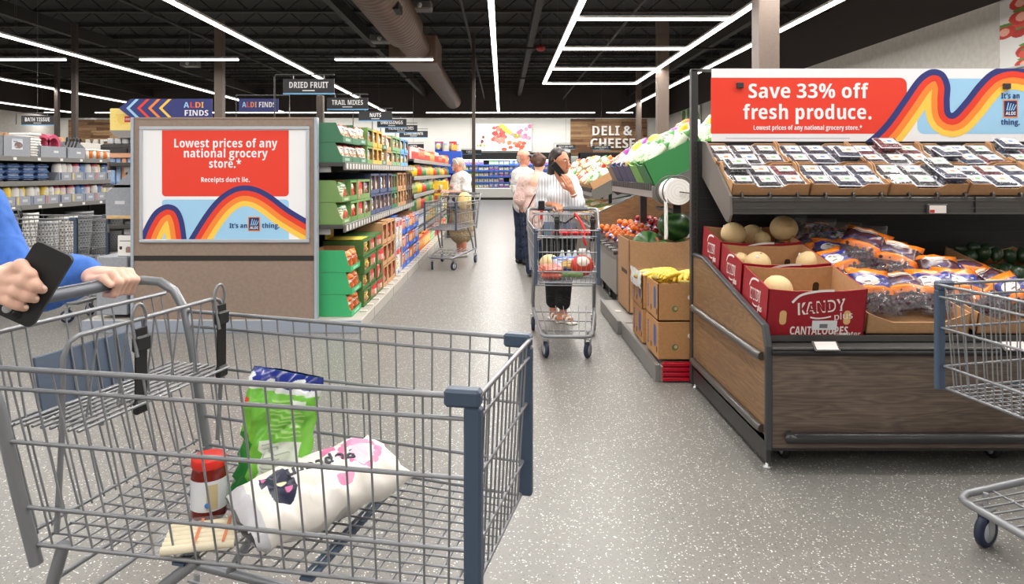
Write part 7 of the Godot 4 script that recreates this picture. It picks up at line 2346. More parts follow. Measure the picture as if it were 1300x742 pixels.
# Bodies: tapered capsules joined by a smooth minimum on a grid, meshed as surface nets.
class Flesh:
	var bones := []

	func bone(a: Vector3, b: Vector3, ra: float, rb: float, s := Vector3.ONE) -> Flesh:
		bones.append([a, b, ra, rb, s])
		return self

	func blob(a: Vector3, r: float, s := Vector3.ONE) -> Flesh:
		return bone(a, a + Vector3(0, 0.0001, 0), r, r, s)

	func mesh(cell: float, k: float, into: SurfaceTool = null) -> ArrayMesh:
		var lo := Vector3(INF, INF, INF)
		var hi := -lo
		for q in bones:
			var r: float = maxf(q[2], q[3]) * maxf(q[4].x, maxf(q[4].y, q[4].z)) + cell * 3
			for p: Vector3 in [q[0], q[1]]:
				lo = lo.min(p - Vector3(r, r, r))
				hi = hi.max(p + Vector3(r, r, r))
		var nx := int((hi.x - lo.x) / cell) + 2
		var ny := int((hi.y - lo.y) / cell) + 2
		var nz := int((hi.z - lo.z) / cell) + 2
		var sy := nx
		var sz := nx * ny
		var f := PackedFloat32Array()
		f.resize(nx * ny * nz)
		f.fill(9.0)
		for q in bones:
			var s: Vector3 = q[4]
			var a: Vector3 = q[0]
			var ab: Vector3 = (q[1] - a) / s
			var ra: float = q[2]
			var dr: float = q[3] - ra
			var inv := 1.0 / maxf(ab.length_squared(), 1e-9)
			var small := minf(s.x, minf(s.y, s.z))
			var pad: Vector3 = s * maxf(ra, q[3]) + Vector3.ONE * (k + cell * 2.5)
			var b0: Vector3 = (a.min(q[1]) - pad - lo) / cell
			var b1: Vector3 = (a.max(q[1]) + pad - lo) / cell
			for iz in range(maxi(int(b0.z), 0), mini(int(b1.z) + 2, nz)):
				for iy in range(maxi(int(b0.y), 0), mini(int(b1.y) + 2, ny)):
					var at := iz * sz + iy * sy
					for ix in range(maxi(int(b0.x), 0), mini(int(b1.x) + 2, nx)):
						var p := (lo + Vector3(ix, iy, iz) * cell - a) / s
						var t := clampf(p.dot(ab) * inv, 0.0, 1.0)
						var d := ((p - ab * t).length() - ra - dr * t) * small
						var e := f[at + ix]
						var h := maxf(k - absf(d - e), 0.0) / k
						f[at + ix] = minf(d, e) - h * h * k * 0.25
		var index := PackedInt32Array()
		index.resize(f.size())
		index.fill(-1)
		var verts := PackedVector3Array()
		var normals := PackedVector3Array()
		var idx := PackedInt32Array()
		var far := cell * 2.0
		for iz in nz - 1:
			for iy in ny - 1:
				var row := iz * sz + iy * sy
				for ix in nx - 1:
					var c := row + ix
					if absf(f[c]) > far:
						continue
					var v := [f[c], f[c + 1], f[c + sy], f[c + sy + 1], f[c + sz], f[c + sz + 1], f[c + sz + sy], f[c + sz + sy + 1]]
					var m := 0
					for n in 8:
						if v[n] < 0.0:
							m += 1
					if m == 0 or m == 8:
						continue
					var sum := Vector3.ZERO
					var cnt := 0
					for e in [[0, 1], [2, 3], [4, 5], [6, 7], [0, 2], [1, 3], [4, 6], [5, 7], [0, 4], [1, 5], [2, 6], [3, 7]]:
						var va: float = v[e[0]]
						var vb: float = v[e[1]]
						if (va < 0.0) != (vb < 0.0):
							var t := va / (va - vb)
							var pa := Vector3(e[0] & 1, (e[0] >> 1) & 1, e[0] >> 2)
							var pb := Vector3(e[1] & 1, (e[1] >> 1) & 1, e[1] >> 2)
							sum += pa.lerp(pb, t)
							cnt += 1
					index[c] = verts.size()
					verts.append(lo + (Vector3(ix, iy, iz) + sum / cnt) * cell)
					normals.append(Vector3(v[1] + v[3] + v[5] + v[7] - v[0] - v[2] - v[4] - v[6], v[2] + v[3] + v[6] + v[7] - v[0] - v[1] - v[4] - v[5], v[4] + v[5] + v[6] + v[7] - v[0] - v[1] - v[2] - v[3]).normalized())
		for iz in range(1, nz - 1):
			for iy in range(1, ny - 1):
				var row := iz * sz + iy * sy
				for ix in range(1, nx - 1):
					var c := row + ix
					if absf(f[c]) > far:
						continue
					var inside := f[c] < 0.0
					for axis in 3:
						var step: int = [1, sy, sz][axis]
						if (f[c + step] < 0.0) == inside:
							continue
						var u: int = [sy, sz, 1][axis]
						var w: int = [sz, 1, sy][axis]
						var q0 := index[c]
						var q1 := index[c - u]
						var q2 := index[c - u - w]
						var q3 := index[c - w]
						if q0 < 0 or q1 < 0 or q2 < 0 or q3 < 0:
							continue
						if inside:
							idx.append_array([q0, q2, q1, q0, q3, q2])
						else:
							idx.append_array([q0, q1, q2, q0, q2, q3])
		var arr := []
		arr.resize(Mesh.ARRAY_MAX)
		arr[Mesh.ARRAY_VERTEX] = verts
		arr[Mesh.ARRAY_NORMAL] = normals
		arr[Mesh.ARRAY_INDEX] = idx
		var out := ArrayMesh.new()
		out.add_surface_from_arrays(Mesh.PRIMITIVE_TRIANGLES, arr)
		return out


# a hand: wrist, direction of the fingers, back of the hand, side of the thumb; curl bends the fingers towards the palm
func add_hand(fl: Flesh, w: Vector3, fwd: Vector3, back: Vector3, thumb_side: float, curl: Array, size := 1.0) -> void:
	fwd = fwd.normalized()
	back = (back - fwd * back.dot(fwd)).normalized()
	var side := fwd.cross(back).normalized() * thumb_side      # towards the thumb
	fl.bone(w, w + fwd * 0.035 * size, 0.025 * size, 0.026 * size)
	for k in 4:
		var off := (1.5 - k) * 0.0205 * size
		var base := w + fwd * (0.088 - 0.004 * absf(1.2 - k)) * size + side * off
		fl.bone(w + fwd * 0.02 * size + side * off * 0.6, base, 0.016 * size, 0.0125 * size)
		var p := base
		var bend := 0.0
		var lens: Array = [[0.042, 0.025, 0.02], [0.046, 0.029, 0.021], [0.043, 0.027, 0.02], [0.033, 0.02, 0.018]][k]
		for j in 3:
			bend += float(curl[k]) * [0.8, 1.0, 0.7][j]
			var d := fwd * cos(bend) - back * sin(bend)
			var q: Vector3 = p + d * float(lens[j]) * size
			fl.bone(p, q, (0.0105 - j * 0.0012) * size, (0.0098 - j * 0.0012) * size)
			p = q
	var tb := w + fwd * 0.03 * size + side * 0.026 * size - back * 0.008 * size
	var t1 := tb + (fwd * 0.7 + side * 0.6 - back * 0.25).normalized() * 0.04 * size
	var t2 := t1 + (fwd * 0.85 + side * 0.15 - back * (0.2 + 0.4 * float(curl[4]))).normalized() * 0.032 * size
	var t3 := t2 + (fwd * 0.9 - side * 0.2 * float(curl[4]) - back * (0.3 + 0.3 * float(curl[4]))).normalized() * 0.026 * size
	fl.bone(w + fwd * 0.01 * size, tb, 0.02 * size, 0.016 * size)
	fl.bone(tb, t1, 0.015 * size, 0.012 * size)
	fl.bone(t1, t2, 0.012 * size, 0.0105 * size)
	fl.bone(t2, t3, 0.0105 * size, 0.008 * size)


func skin_material(key: String, c: Color) -> StandardMaterial3D:
	var m := mat(key, c, 0.5)
	m.subsurf_scatter_enabled = true
	m.subsurf_scatter_strength = 0.08
	return m


func cloth(key: String, c: Color) -> StandardMaterial3D:
	var m := mottled(key, c, 0.9, 0.1, 6.0)
	m.heightmap_enabled = true      # soft creases
	m.heightmap_texture = meshes.get_or_add("crease", noise_texture(0.006, Color.BLACK, Color.WHITE, 256, 9, 2))
	m.heightmap_scale = 2.2
	m.rim_enabled = true
	m.rim = 0.4
	m.rim_tint = 0.7
	return m


# a head looking along +z of its own frame, origin at the neck's top; face parts are children of the person
func add_head(person: Node3D, at: Vector3, look: Basis, skin: Material, hair: Flesh, hair_m: Material, cell := 0.007, glasses := false) -> void:
	var fl := Flesh.new()
	var h := func(x: float, y: float, z: float) -> Vector3:
		return at + look * Vector3(x, y, z)
	fl.bone(at + Vector3(0, -0.11, -0.005), h.call(0, 0.02, -0.01), 0.056, 0.05)
	fl.blob(h.call(0, 0.125, -0.012), 0.088, Vector3(0.9, 1.08, 1.06))
	fl.bone(h.call(0, 0.1, 0.025), h.call(0, 0.03, 0.05), 0.062, 0.036)
	fl.bone(h.call(-0.03, 0.05, 0.02), h.call(0.03, 0.05, 0.02), 0.04, 0.04)
	fl.blob(h.call(0, 0.012, 0.064), 0.021)
	var o := part("head", fl.mesh(cell, 0.03), skin, person)
	var det := Flesh.new()
	det.bone(h.call(0, 0.105, 0.084), h.call(0, 0.07, 0.108), 0.008, 0.0125)
	det.bone(h.call(-0.012, 0.066, 0.096), h.call(0.012, 0.066, 0.096), 0.008, 0.008)
	part("nose", det.mesh(0.004, 0.01), skin, o)
	for s: float in [-1.0, 1.0]:
		var ear := Flesh.new()
		ear.bone(h.call(s * 0.08, 0.09, -0.01), h.call(s * 0.083, 0.125, -0.015), 0.012, 0.017, Vector3(1, 1, 1))
		part("ear", ear.mesh(0.005, 0.01), skin, o)
		var eb := MB.new()
		eb.t = Transform3D(look, h.call(s * 0.031, 0.108, 0.079))
		eb.ball(Vector3.ZERO, Vector3(0.0135, 0.008, 0.009), 10, 7)
		part("eye", eb, paint(rgb(232, 228, 222), 0.3), o)
		var ib := MB.new()
		ib.t = Transform3D(look, h.call(s * 0.031, 0.108, 0.085))
		ib.ball(Vector3.ZERO, Vector3(0.0065, 0.007, 0.0045), 8, 6)
		part("iris", ib, paint(rgb(50, 34, 26), 0.3), o)
		part("eyebrow", MB.new().tube([h.call(s * 0.014, 0.127, 0.086), h.call(s * 0.034, 0.133, 0.08), h.call(s * 0.052, 0.127, 0.066)], 0.0038, 5), hair_m, o)
	part("mouth", MB.new().tube([h.call(-0.023, 0.041, 0.081), h.call(-0.008, 0.045, 0.0885), h.call(0.008, 0.045, 0.0885), h.call(0.023, 0.041, 0.081)], 0.0062, 6), mat("lip_" + skin.resource_name, skin.albedo_color.lerp(rgb(160, 60, 60), 0.55), 0.45), o)
	if hair:
		var moved_hair := Flesh.new()
		for q in hair.bones:
			moved_hair.bones.append([at + look * q[0], at + look * q[1], q[2], q[3], q[4]])
		part("hair", moved_hair.mesh(cell, 0.02), hair_m, person)
	if glasses:
		for s: float in [-1.0, 1.0]:
			var ring := []
			for k in 13:
				var a := TAU * k / 12.0
				ring.append(h.call(s * 0.034 + cos(a) * 0.024, 0.106 + sin(a) * 0.018, 0.096))
			part("glasses_rim", MB.new().tube(ring, 0.0022, 5), paint(rgb(200, 190, 180), 0.3), o)
			part("glasses_arm", MB.new().rod(h.call(s * 0.058, 0.11, 0.094), h.call(s * 0.083, 0.115, -0.02), 0.0022, 5), paint(rgb(200, 190, 180), 0.3), o)


func joints(sp: Dictionary, key: String) -> Vector3:
	return sp[key]


func limb(fl: Flesh, pts: Array, radii: Array, scale := Vector3.ONE) -> Flesh:
	for k in pts.size() - 1:
		fl.bone(pts[k], pts[k + 1], radii[k], radii[k + 1], scale)
	return fl


func build_people() -> void:
	build_pusher()
	build_phone_woman()
	build_older_couple()
	build_shelf_woman()


func build_pusher() -> void:
	# the shopper whose sleeve, hands and phone show at the frame's edge
	var root := Vector3(-1.84, 0, -2.02)
	var o := thing("person", "person in a blue sweatshirt pushing the big cart and holding a phone", "person", root)
	var c := func(x: float, y: float, z: float) -> Vector3:
		return main_cart.transform * Vector3(x, y, z) - root
	var blue := cloth("blue_fleece", rgb(74, 124, 212))
	var skin := skin_material("fair_skin", rgb(232, 186, 164))
	var jeans := cloth("navy_trousers", rgb(26, 32, 52))
	var body := Flesh.new()
	var sx := -0.74
	# legs, torso, neck
	for s: float in [-1.0, 1.0]:
		var st := 0.24 if s > 0 else -0.06
		limb(body, [c.call(sx, 0.92, s * 0.09), c.call(sx + st * 0.5 + 0.06, 0.5, s * 0.1), c.call(sx + st - 0.03, 0.1, s * 0.1)], [0.085, 0.056, 0.038])
		body.bone(c.call(sx + st - 0.05, 0.045, s * 0.1), c.call(sx + st + 0.14, 0.035, s * 0.11), 0.042, 0.032)
	limb(body, [c.call(sx, 0.95, 0), c.call(sx + 0.01, 1.15, 0), c.call(sx, 1.33, 0)], [0.13, 0.125, 0.13])
	var lsh: Vector3 = c.call(-0.70, 1.335, -0.19)
	var lel: Vector3 = c.call(-0.59, 1.07, -0.23)
	var lwr: Vector3 = c.call(-0.30, 1.128, -0.245)
	limb(body, [lsh, lel, lwr], [0.055, 0.045, 0.029])
	var rsh: Vector3 = c.call(-0.70, 1.335, 0.19)
	var rwr: Vector3 = px(-38, 374, 1.375) - root
	var rel: Vector3 = c.call(-0.53, 1.06, 0.33)
	limb(body, [rsh, rel, rwr], [0.055, 0.045, 0.029])
	body.bone(lsh, rsh, 0.06, 0.06)
	part("body", body.mesh(0.013, 0.04), skin, o)
	# sweatshirt: loose torso and sleeves with a gathered cuff
	var shirt := Flesh.new()
	limb(shirt, [c.call(sx, 0.9, 0), c.call(sx + 0.01, 1.1, 0), c.call(sx - 0.01, 1.33, 0)], [0.15, 0.152, 0.14])
	shirt.bone(lsh, rsh, 0.085, 0.085)
	limb(shirt, [lsh, lel], [0.092, 0.085])
	limb(shirt, [lel, lel.lerp(lwr, 0.45), lel.lerp(lwr, 0.8), lel.lerp(lwr, 0.93)], [0.086, 0.084, 0.07, 0.057])
	for q in [[0.25, 0.07, 0.02], [0.5, 0.066, -0.02], [0.66, 0.06, 0.016], [0.78, 0.054, -0.014], [0.86, 0.05, 0.012]]:
		shirt.blob(lel.lerp(lwr, q[0]) + Vector3(0, q[2] - 0.006, 0.012), q[1])
	# creases gathered round the forearm and the crook of the elbow
	var ax := (lwr - lel).normalized()
	var upv := ax.cross(Vector3(0, 0, 1)).normalized()
	for k in 11:
		var f := 0.08 + k * 0.075
		var rad := lerpf(0.088, 0.05, maxf(0.0, (f - 0.4) / 0.55))
		var ang := -0.9 + 1.8 * fmod(k * 0.618, 1.0)
		var c0 := lel.lerp(lwr, f) + (Vector3(0, 0, 1) * cos(ang) + upv * sin(ang)) * rad
		var c1 := lel.lerp(lwr, f + 0.07) + (Vector3(0, 0, 1) * cos(ang + 1.0) + upv * sin(ang + 1.0)) * rad
		shirt.bone(c0, c1, 0.017, 0.009)
	limb(shirt, [rsh, rel], [0.09, 0.082])
	limb(shirt, [rel, rel.lerp(rwr, 0.6), rel.lerp(rwr, 0.82)], [0.08, 0.065, 0.044])
	part("sweatshirt", shirt.mesh(0.009, 0.014), blue, o)
	var cuff := MB.new()
	var cd := (lwr - lel).normalized()
	cuff.tube([lwr - cd * 0.045, lwr - cd * 0.03, lwr - cd * 0.012, lwr - cd * 0.004], 0.056, 20, true, 0.049)
	part("cuff", cuff, blue, o)
	var trousers := Flesh.new()
	trousers.bone(c.call(sx, 0.93, -0.05), c.call(sx, 0.93, 0.05), 0.13, 0.13)
	for s: float in [-1.0, 1.0]:
		var st := 0.24 if s > 0 else -0.06
		limb(trousers, [c.call(sx, 0.92, s * 0.09), c.call(sx + st * 0.5 + 0.06, 0.5, s * 0.1), c.call(sx + st - 0.03, 0.1, s * 0.1)], [0.105, 0.078, 0.062])
	part("trousers", trousers.mesh(0.016, 0.04), jeans, o)
	for s: float in [-1.0, 1.0]:
		var st := 0.24 if s > 0 else -0.06
		var shoe := Flesh.new()
		shoe.bone(c.call(sx + st - 0.06, 0.045, s * 0.1), c.call(sx + st + 0.15, 0.036, s * 0.11), 0.05, 0.038)
		part("shoe", shoe.mesh(0.012, 0.02), paint(rgb(60, 60, 64), 0.7), o)
	var hair := Flesh.new()
	hair.blob(Vector3(0, 0.15, -0.03), 0.1, Vector3(0.95, 1, 1.05))
	hair.bone(Vector3(0, 0.1, -0.07), Vector3(0, -0.06, -0.08), 0.07, 0.05)
	add_head(o, c.call(sx - 0.01, 1.46, 0), Basis(Vector3.UP, deg_to_rad(main_cart.rotation_degrees.y + 90)), skin, hair, mat("brown_hair", rgb(74, 52, 38), 0.6), 0.01)
	# hand on the handle, palm down, fingers wrapped round the grip
	var hand := Flesh.new()
	hand.bone(lwr - cd * 0.06, lwr + cd * 0.01, 0.03, 0.026, Vector3(1, 1, 1))
	var bx: Vector3 = main_cart.basis.x
	var bz: Vector3 = main_cart.basis.z
	var k0: Vector3 = c.call(-0.18, 1.137, -0.248)
	for k in 4:
		var off := (k - 1.5) * 0.0225
		var kn: Vector3 = k0 - bz * off + Vector3(0, -0.004 * absf(k - 1.2), 0)
		hand.bone(lwr - bz * off * 0.5, kn, 0.021, 0.0155)
		var p1 := kn + bx * 0.026 + Vector3(0, -0.022, 0)
		var p2 := kn + bx * 0.008 + Vector3(0, -0.06, 0)
		var p3 := kn - bx * 0.024 + Vector3(0, -0.062, 0)
		hand.bone(kn, p1, 0.0135, 0.0125)
		hand.bone(p1, p2, 0.012, 0.011)
		hand.bone(p2, p3, 0.0105, 0.0095)
	var tb := lwr + bz * 0.022 + bx * 0.02 + Vector3(0, -0.006, 0)
	var t1: Vector3 = c.call(-0.24, 1.115, -0.196)
	var t2: Vector3 = c.call(-0.19, 1.124, -0.188)
	var t3: Vector3 = c.call(-0.161, 1.105, -0.19)
	hand.bone(lwr, tb, 0.024, 0.02)
	hand.bone(tb, t1, 0.019, 0.0145)
	hand.bone(t1, t2, 0.0135, 0.0125)
	hand.bone(t2, t3, 0.012, 0.0095)
	part("hand", hand.mesh(0.0035, 0.009), skin, o)
	# hand with the phone: fingers lie across the phone's back, thumb behind it
	var ph := Flesh.new()
	var P := func(x: float, y: float, d: float) -> Vector3:
		return px(x, y, d) - root
	ph.bone(rwr - (rwr - rel).normalized() * 0.07, rwr, 0.033, 0.03)
	ph.bone(rwr, P.call(4, 366, 1.375), 0.032, 0.024)
	ph.bone(rwr + Vector3(0, 0.02, 0), P.call(10, 352, 1.375), 0.028, 0.02)
	ph.bone(rwr - Vector3(0, 0.015, 0), P.call(2, 380, 1.375), 0.028, 0.018)
	# index: bent up over the edge, then down
	ph.bone(P.call(8, 352, 1.37), P.call(26, 338, 1.355), 0.0165, 0.0135)
	ph.bone(P.call(26, 338, 1.355), P.call(38, 349, 1.345), 0.0125, 0.0115)
	ph.bone(P.call(38, 349, 1.345), P.call(43, 355, 1.352), 0.011, 0.009)
	# middle, ring, little finger
	ph.bone(P.call(6, 356, 1.365), P.call(30, 358, 1.342), 0.0145, 0.0125)
	ph.bone(P.call(30, 358, 1.342), P.call(44, 363, 1.345), 0.0125, 0.0115)
	ph.bone(P.call(44, 363, 1.345), P.call(54, 368, 1.358), 0.0112, 0.009)
	ph.bone(P.call(4, 368, 1.365), P.call(22, 371, 1.342), 0.014, 0.012)
	ph.bone(P.call(22, 371, 1.342), P.call(35, 376, 1.345), 0.012, 0.011)
	ph.bone(P.call(35, 376, 1.345), P.call(44, 380, 1.358), 0.0108, 0.0088)
	ph.bone(P.call(0, 378, 1.368), P.call(14, 383, 1.345), 0.013, 0.011)
	ph.bone(P.call(14, 383, 1.345), P.call(23, 387, 1.348), 0.011, 0.01)
	ph.bone(P.call(23, 387, 1.348), P.call(31, 391, 1.358), 0.0098, 0.008)
	# thumb on the far side
	ph.bone(P.call(-10, 352, 1.385), P.call(14, 342, 1.40), 0.018, 0.014)
	ph.bone(P.call(14, 342, 1.40), P.call(36, 350, 1.405), 0.0125, 0.0095)
	part("hand", ph.mesh(0.0035, 0.008), skin, o)
	for q in [[56, 366, 1.35], [46, 379, 1.35], [33, 390, 1.35]]:
		var nb := MB.new()
		nb.t = Transform3D(Basis(Vector3.BACK, -0.4), P.call(q[0], q[1], q[2]))
		nb.ball(Vector3.ZERO, Vector3(0.006, 0.0045, 0.003), 8, 6)
		part("fingernail", nb, skin_material("nail", rgb(240, 204, 188)), o)
	# phone in a black case
	var phone := thing("mobile_phone", "phone in a black case held over the big cart", "phone", px(44, 361, 1.372))
	phone.basis = Basis(Vector3.BACK, deg_to_rad(-29)) * Basis(Vector3.UP, deg_to_rad(10)) * Basis(Vector3.RIGHT, deg_to_rad(-8))
	var cb := MB.new()
	cb.extrude(round_rect(0.078, 0.158, [0.012, 0.012, 0.012, 0.012], 6), -0.006, 0.006)
	part("case", cb, mottled("phone_case", rgb(30, 30, 31), 0.6, 0.1, 10.0), phone)
	cb = MB.new()
	cb.extrude(round_rect(0.07, 0.15, [0.01, 0.01, 0.01, 0.01], 6), -0.0075, -0.0055)
	part("screen_glass", cb, paint(rgb(18, 18, 20), 0.08), phone)
	for q in [[-0.018, -0.062], [0.002, -0.064]]:
		var ln := MB.new()
		ln.t = Transform3D(Basis(Vector3.RIGHT, PI / 2), Vector3(q[0], q[1], 0.006))
		ln.lathe([Vector2(0.009, 0), Vector2(0.009, 0.002), Vector2(0.006, 0.0025), Vector2(0, 0.0015)], 16)
		part("camera_lens", ln, paint(rgb(20, 20, 22) if q[0] > 0 else rgb(170, 172, 176), 0.2), phone)


func build_phone_woman() -> void:
	var root := Vector3(0.52, 0, -6.72)
	var o := thing("person", "woman in a striped white blouse and black trousers, phoning behind her cart", "person", root)
	var skin := skin_material("tan_skin", rgb(196, 132, 100))
	var hair_m := mat("dark_hair", rgb(34, 25, 22), 0.45)
	var stripes := Image.create(64, 16, false, Image.FORMAT_RGB8)
	stripes.fill(rgb(236, 236, 238))
	for k in 4:
		stripes.fill_rect(Rect2i(k * 16, 0, 4, 16), rgb(168, 174, 188))
	var blouse := mat("striped_blouse", Color.WHITE, 0.85)
	blouse.albedo_texture = ImageTexture.create_from_image(stripes)
	blouse.uv1_triplanar = true
	blouse.uv1_scale = Vector3(9, 9, 9)
	blouse.uv1_triplanar_sharpness = 4.0
	var hips := Vector3(0.03, 0.9, 0)
	var chest := Vector3(0.035, 1.25, 0.0)
	var neck := Vector3(0.04, 1.43, 0.01)
	var rs := Vector3(-0.105, 1.37, 0.0)
	var re := Vector3(-0.135, 1.14, -0.03)
	var rw := Vector3(-0.02, 1.135, 0.115)
	var ls := Vector3(0.165, 1.36, 0.0)
	var le := Vector3(0.205, 1.15, 0.12)
	var lw := Vector3(0.145, 1.275, 0.175)
	var body := Flesh.new()
	limb(body, [hips, Vector3(0.03, 1.05, 0), chest, neck], [0.12, 0.105, 0.11, 0.05], Vector3(1, 1, 0.8))
	body.bone(rs, ls, 0.045, 0.045)
	limb(body, [rs, re, rw], [0.052, 0.042, 0.027])
	limb(body, [ls, le, lw], [0.052, 0.042, 0.027])
	var legs := [[Vector3(-0.03, 0.86, 0), Vector3(-0.02, 0.47, 0.03), Vector3(-0.02, 0.09, -0.02), Vector3(0.03, 0.035, 0.14)], [Vector3(0.11, 0.86, 0), Vector3(0.08, 0.47, 0.06), Vector3(0.07, 0.09, 0.07), Vector3(0.13, 0.035, 0.19)]]
	for l in legs:
		limb(body, [l[0], l[1], l[2]], [0.085, 0.055, 0.035])
		body.bone(l[2] - Vector3(0, 0.045, 0.02), l[3], 0.038, 0.026)
	part("body", body.mesh(0.013, 0.04), skin, o)
	var sh := Flesh.new()
	limb(sh, [Vector3(0.03, 0.9, 0), Vector3(0.03, 1.05, 0.005), chest, Vector3(0.035, 1.36, 0)], [0.145, 0.135, 0.13, 0.09], Vector3(1, 1, 0.85))
	sh.bone(Vector3(-0.02, 1.22, 0.07), Vector3(0.09, 1.22, 0.07), 0.06, 0.06)
	sh.bone(rs, ls, 0.055, 0.055)
	limb(sh, [rs, rs.lerp(re, 0.5), re, re.lerp(rw, 0.25)], [0.06, 0.066, 0.064, 0.052])
	limb(sh, [ls, ls.lerp(le, 0.5), le, le.lerp(lw, 0.3)], [0.06, 0.068, 0.068, 0.052])
	part("blouse", sh.mesh(0.011, 0.035), blouse, o)
	var tr := Flesh.new()
	tr.bone(Vector3(-0.01, 0.88, 0), Vector3(0.07, 0.88, 0), 0.115, 0.115)
	for l in legs:
		limb(tr, [l[0], l[1], l[2] + Vector3(0, 0.09, 0)], [0.11, 0.088, 0.072])
	part("trousers", tr.mesh(0.013, 0.04), cloth("black_trousers", rgb(22, 22, 24)), o)
	for l in legs:
		var s := MB.new()
		var toe: Vector3 = l[3]
		var heel: Vector3 = l[2]
		var fwd := Vector3(toe.x - heel.x, 0, toe.z - heel.z).normalized()
		s.t = Transform3D(Basis(Vector3.UP.cross(fwd), Vector3.UP, fwd), Vector3(heel.x, 0, heel.z))
		s.slab(Vector3(-0.045, 0.0, -0.06), Vector3(0.045, 0.022, 0.2), 0.01)
		var sole := part("sandal", s, paint(rgb(226, 220, 212), 0.6), o)
		for z: float in [0.05, 0.12]:
			var sb := MB.new()
			sb.t = s.t
			sb.tube([Vector3(-0.045, 0.015, z), Vector3(-0.03, 0.07 - z * 0.12, z), Vector3(0.03, 0.07 - z * 0.12, z), Vector3(0.045, 0.015, z)], 0.012, 6)
			part("strap", sb, paint(rgb(232, 226, 220), 0.6), sole)
	# head turned towards the produce
	var look := Basis(Vector3.UP, deg_to_rad(48)) * Basis(Vector3.RIGHT, deg_to_rad(4))
	var hair := Flesh.new()
	hair.blob(Vector3(0, 0.146, -0.036), 0.092, Vector3(0.98, 1.04, 1.04))
	hair.bone(Vector3(0, 0.12, -0.075), Vector3(0.0, 0.0, -0.09), 0.065, 0.05)
	hair.bone(Vector3(0, 0.0, -0.09), Vector3(-0.05, -0.16, -0.1), 0.05, 0.035)
	hair.bone(Vector3(-0.05, -0.16, -0.1), Vector3(-0.06, -0.32, -0.05), 0.034, 0.016)
	hair.bone(Vector3(-0.06, 0.175, 0.02), Vector3(-0.083, 0.11, -0.03), 0.022, 0.02)
	hair.bone(Vector3(0.06, 0.175, 0.02), Vector3(0.083, 0.11, -0.03), 0.022, 0.02)
	add_head(o, Vector3(0.045, 1.455, 0.035), look, skin, hair, hair_m, 0.006)
	# hands
	var hand := Flesh.new()
	hand.bone(re.lerp(rw, 0.7), rw, 0.03, 0.026)
	add_hand(hand, rw, Vector3(0.45, -0.1, 1), Vector3(0, 1, 0.3), 1.0, [0.75, 0.75, 0.75, 0.75, 0.6])
	part("hand", hand.mesh(0.0045, 0.009), skin, o)
	hand = Flesh.new()
	hand.bone(le.lerp(lw, 0.7), lw, 0.03, 0.026)
	add_hand(hand, lw, Vector3(-0.5, 1, 0.1), Vector3(0.35, 0.15, 1), -1.0, [0.18, 0.14, 0.18, 0.24, 0.2])
	part("hand", hand.mesh(0.0045, 0.008), skin, o)
	part("bracelet", MB.new().tube(circle_points(lw - Vector3(-0.015, 0.03, 0), (lw - le).normalized(), 0.033), 0.005, 6), paint(rgb(236, 234, 232), 0.3), o)
	var ph := single("mobile_phone", "black phone held to the ear of the woman in stripes", "phone", MB.new().slab(Vector3(-0.036, -0.078, -0.005), Vector3(0.036, 0.078, 0.005), 0.004), paint(rgb(20, 20, 22), 0.25), root + Vector3(0.012, 1.478, 0.15))
	ph.basis = Basis(Vector3.BACK, deg_to_rad(40)) * Basis(Vector3.UP, deg_to_rad(-30))


func circle_points(c: Vector3, axis: Vector3, r: float) -> Array:
	var x := axis.cross(Vector3.UP).normalized()
	var y := axis.cross(x)
	var out := []
	for k in 13:
		out.append(c + (x * cos(TAU * k / 12.0) + y * sin(TAU * k / 12.0)) * r)
	return out


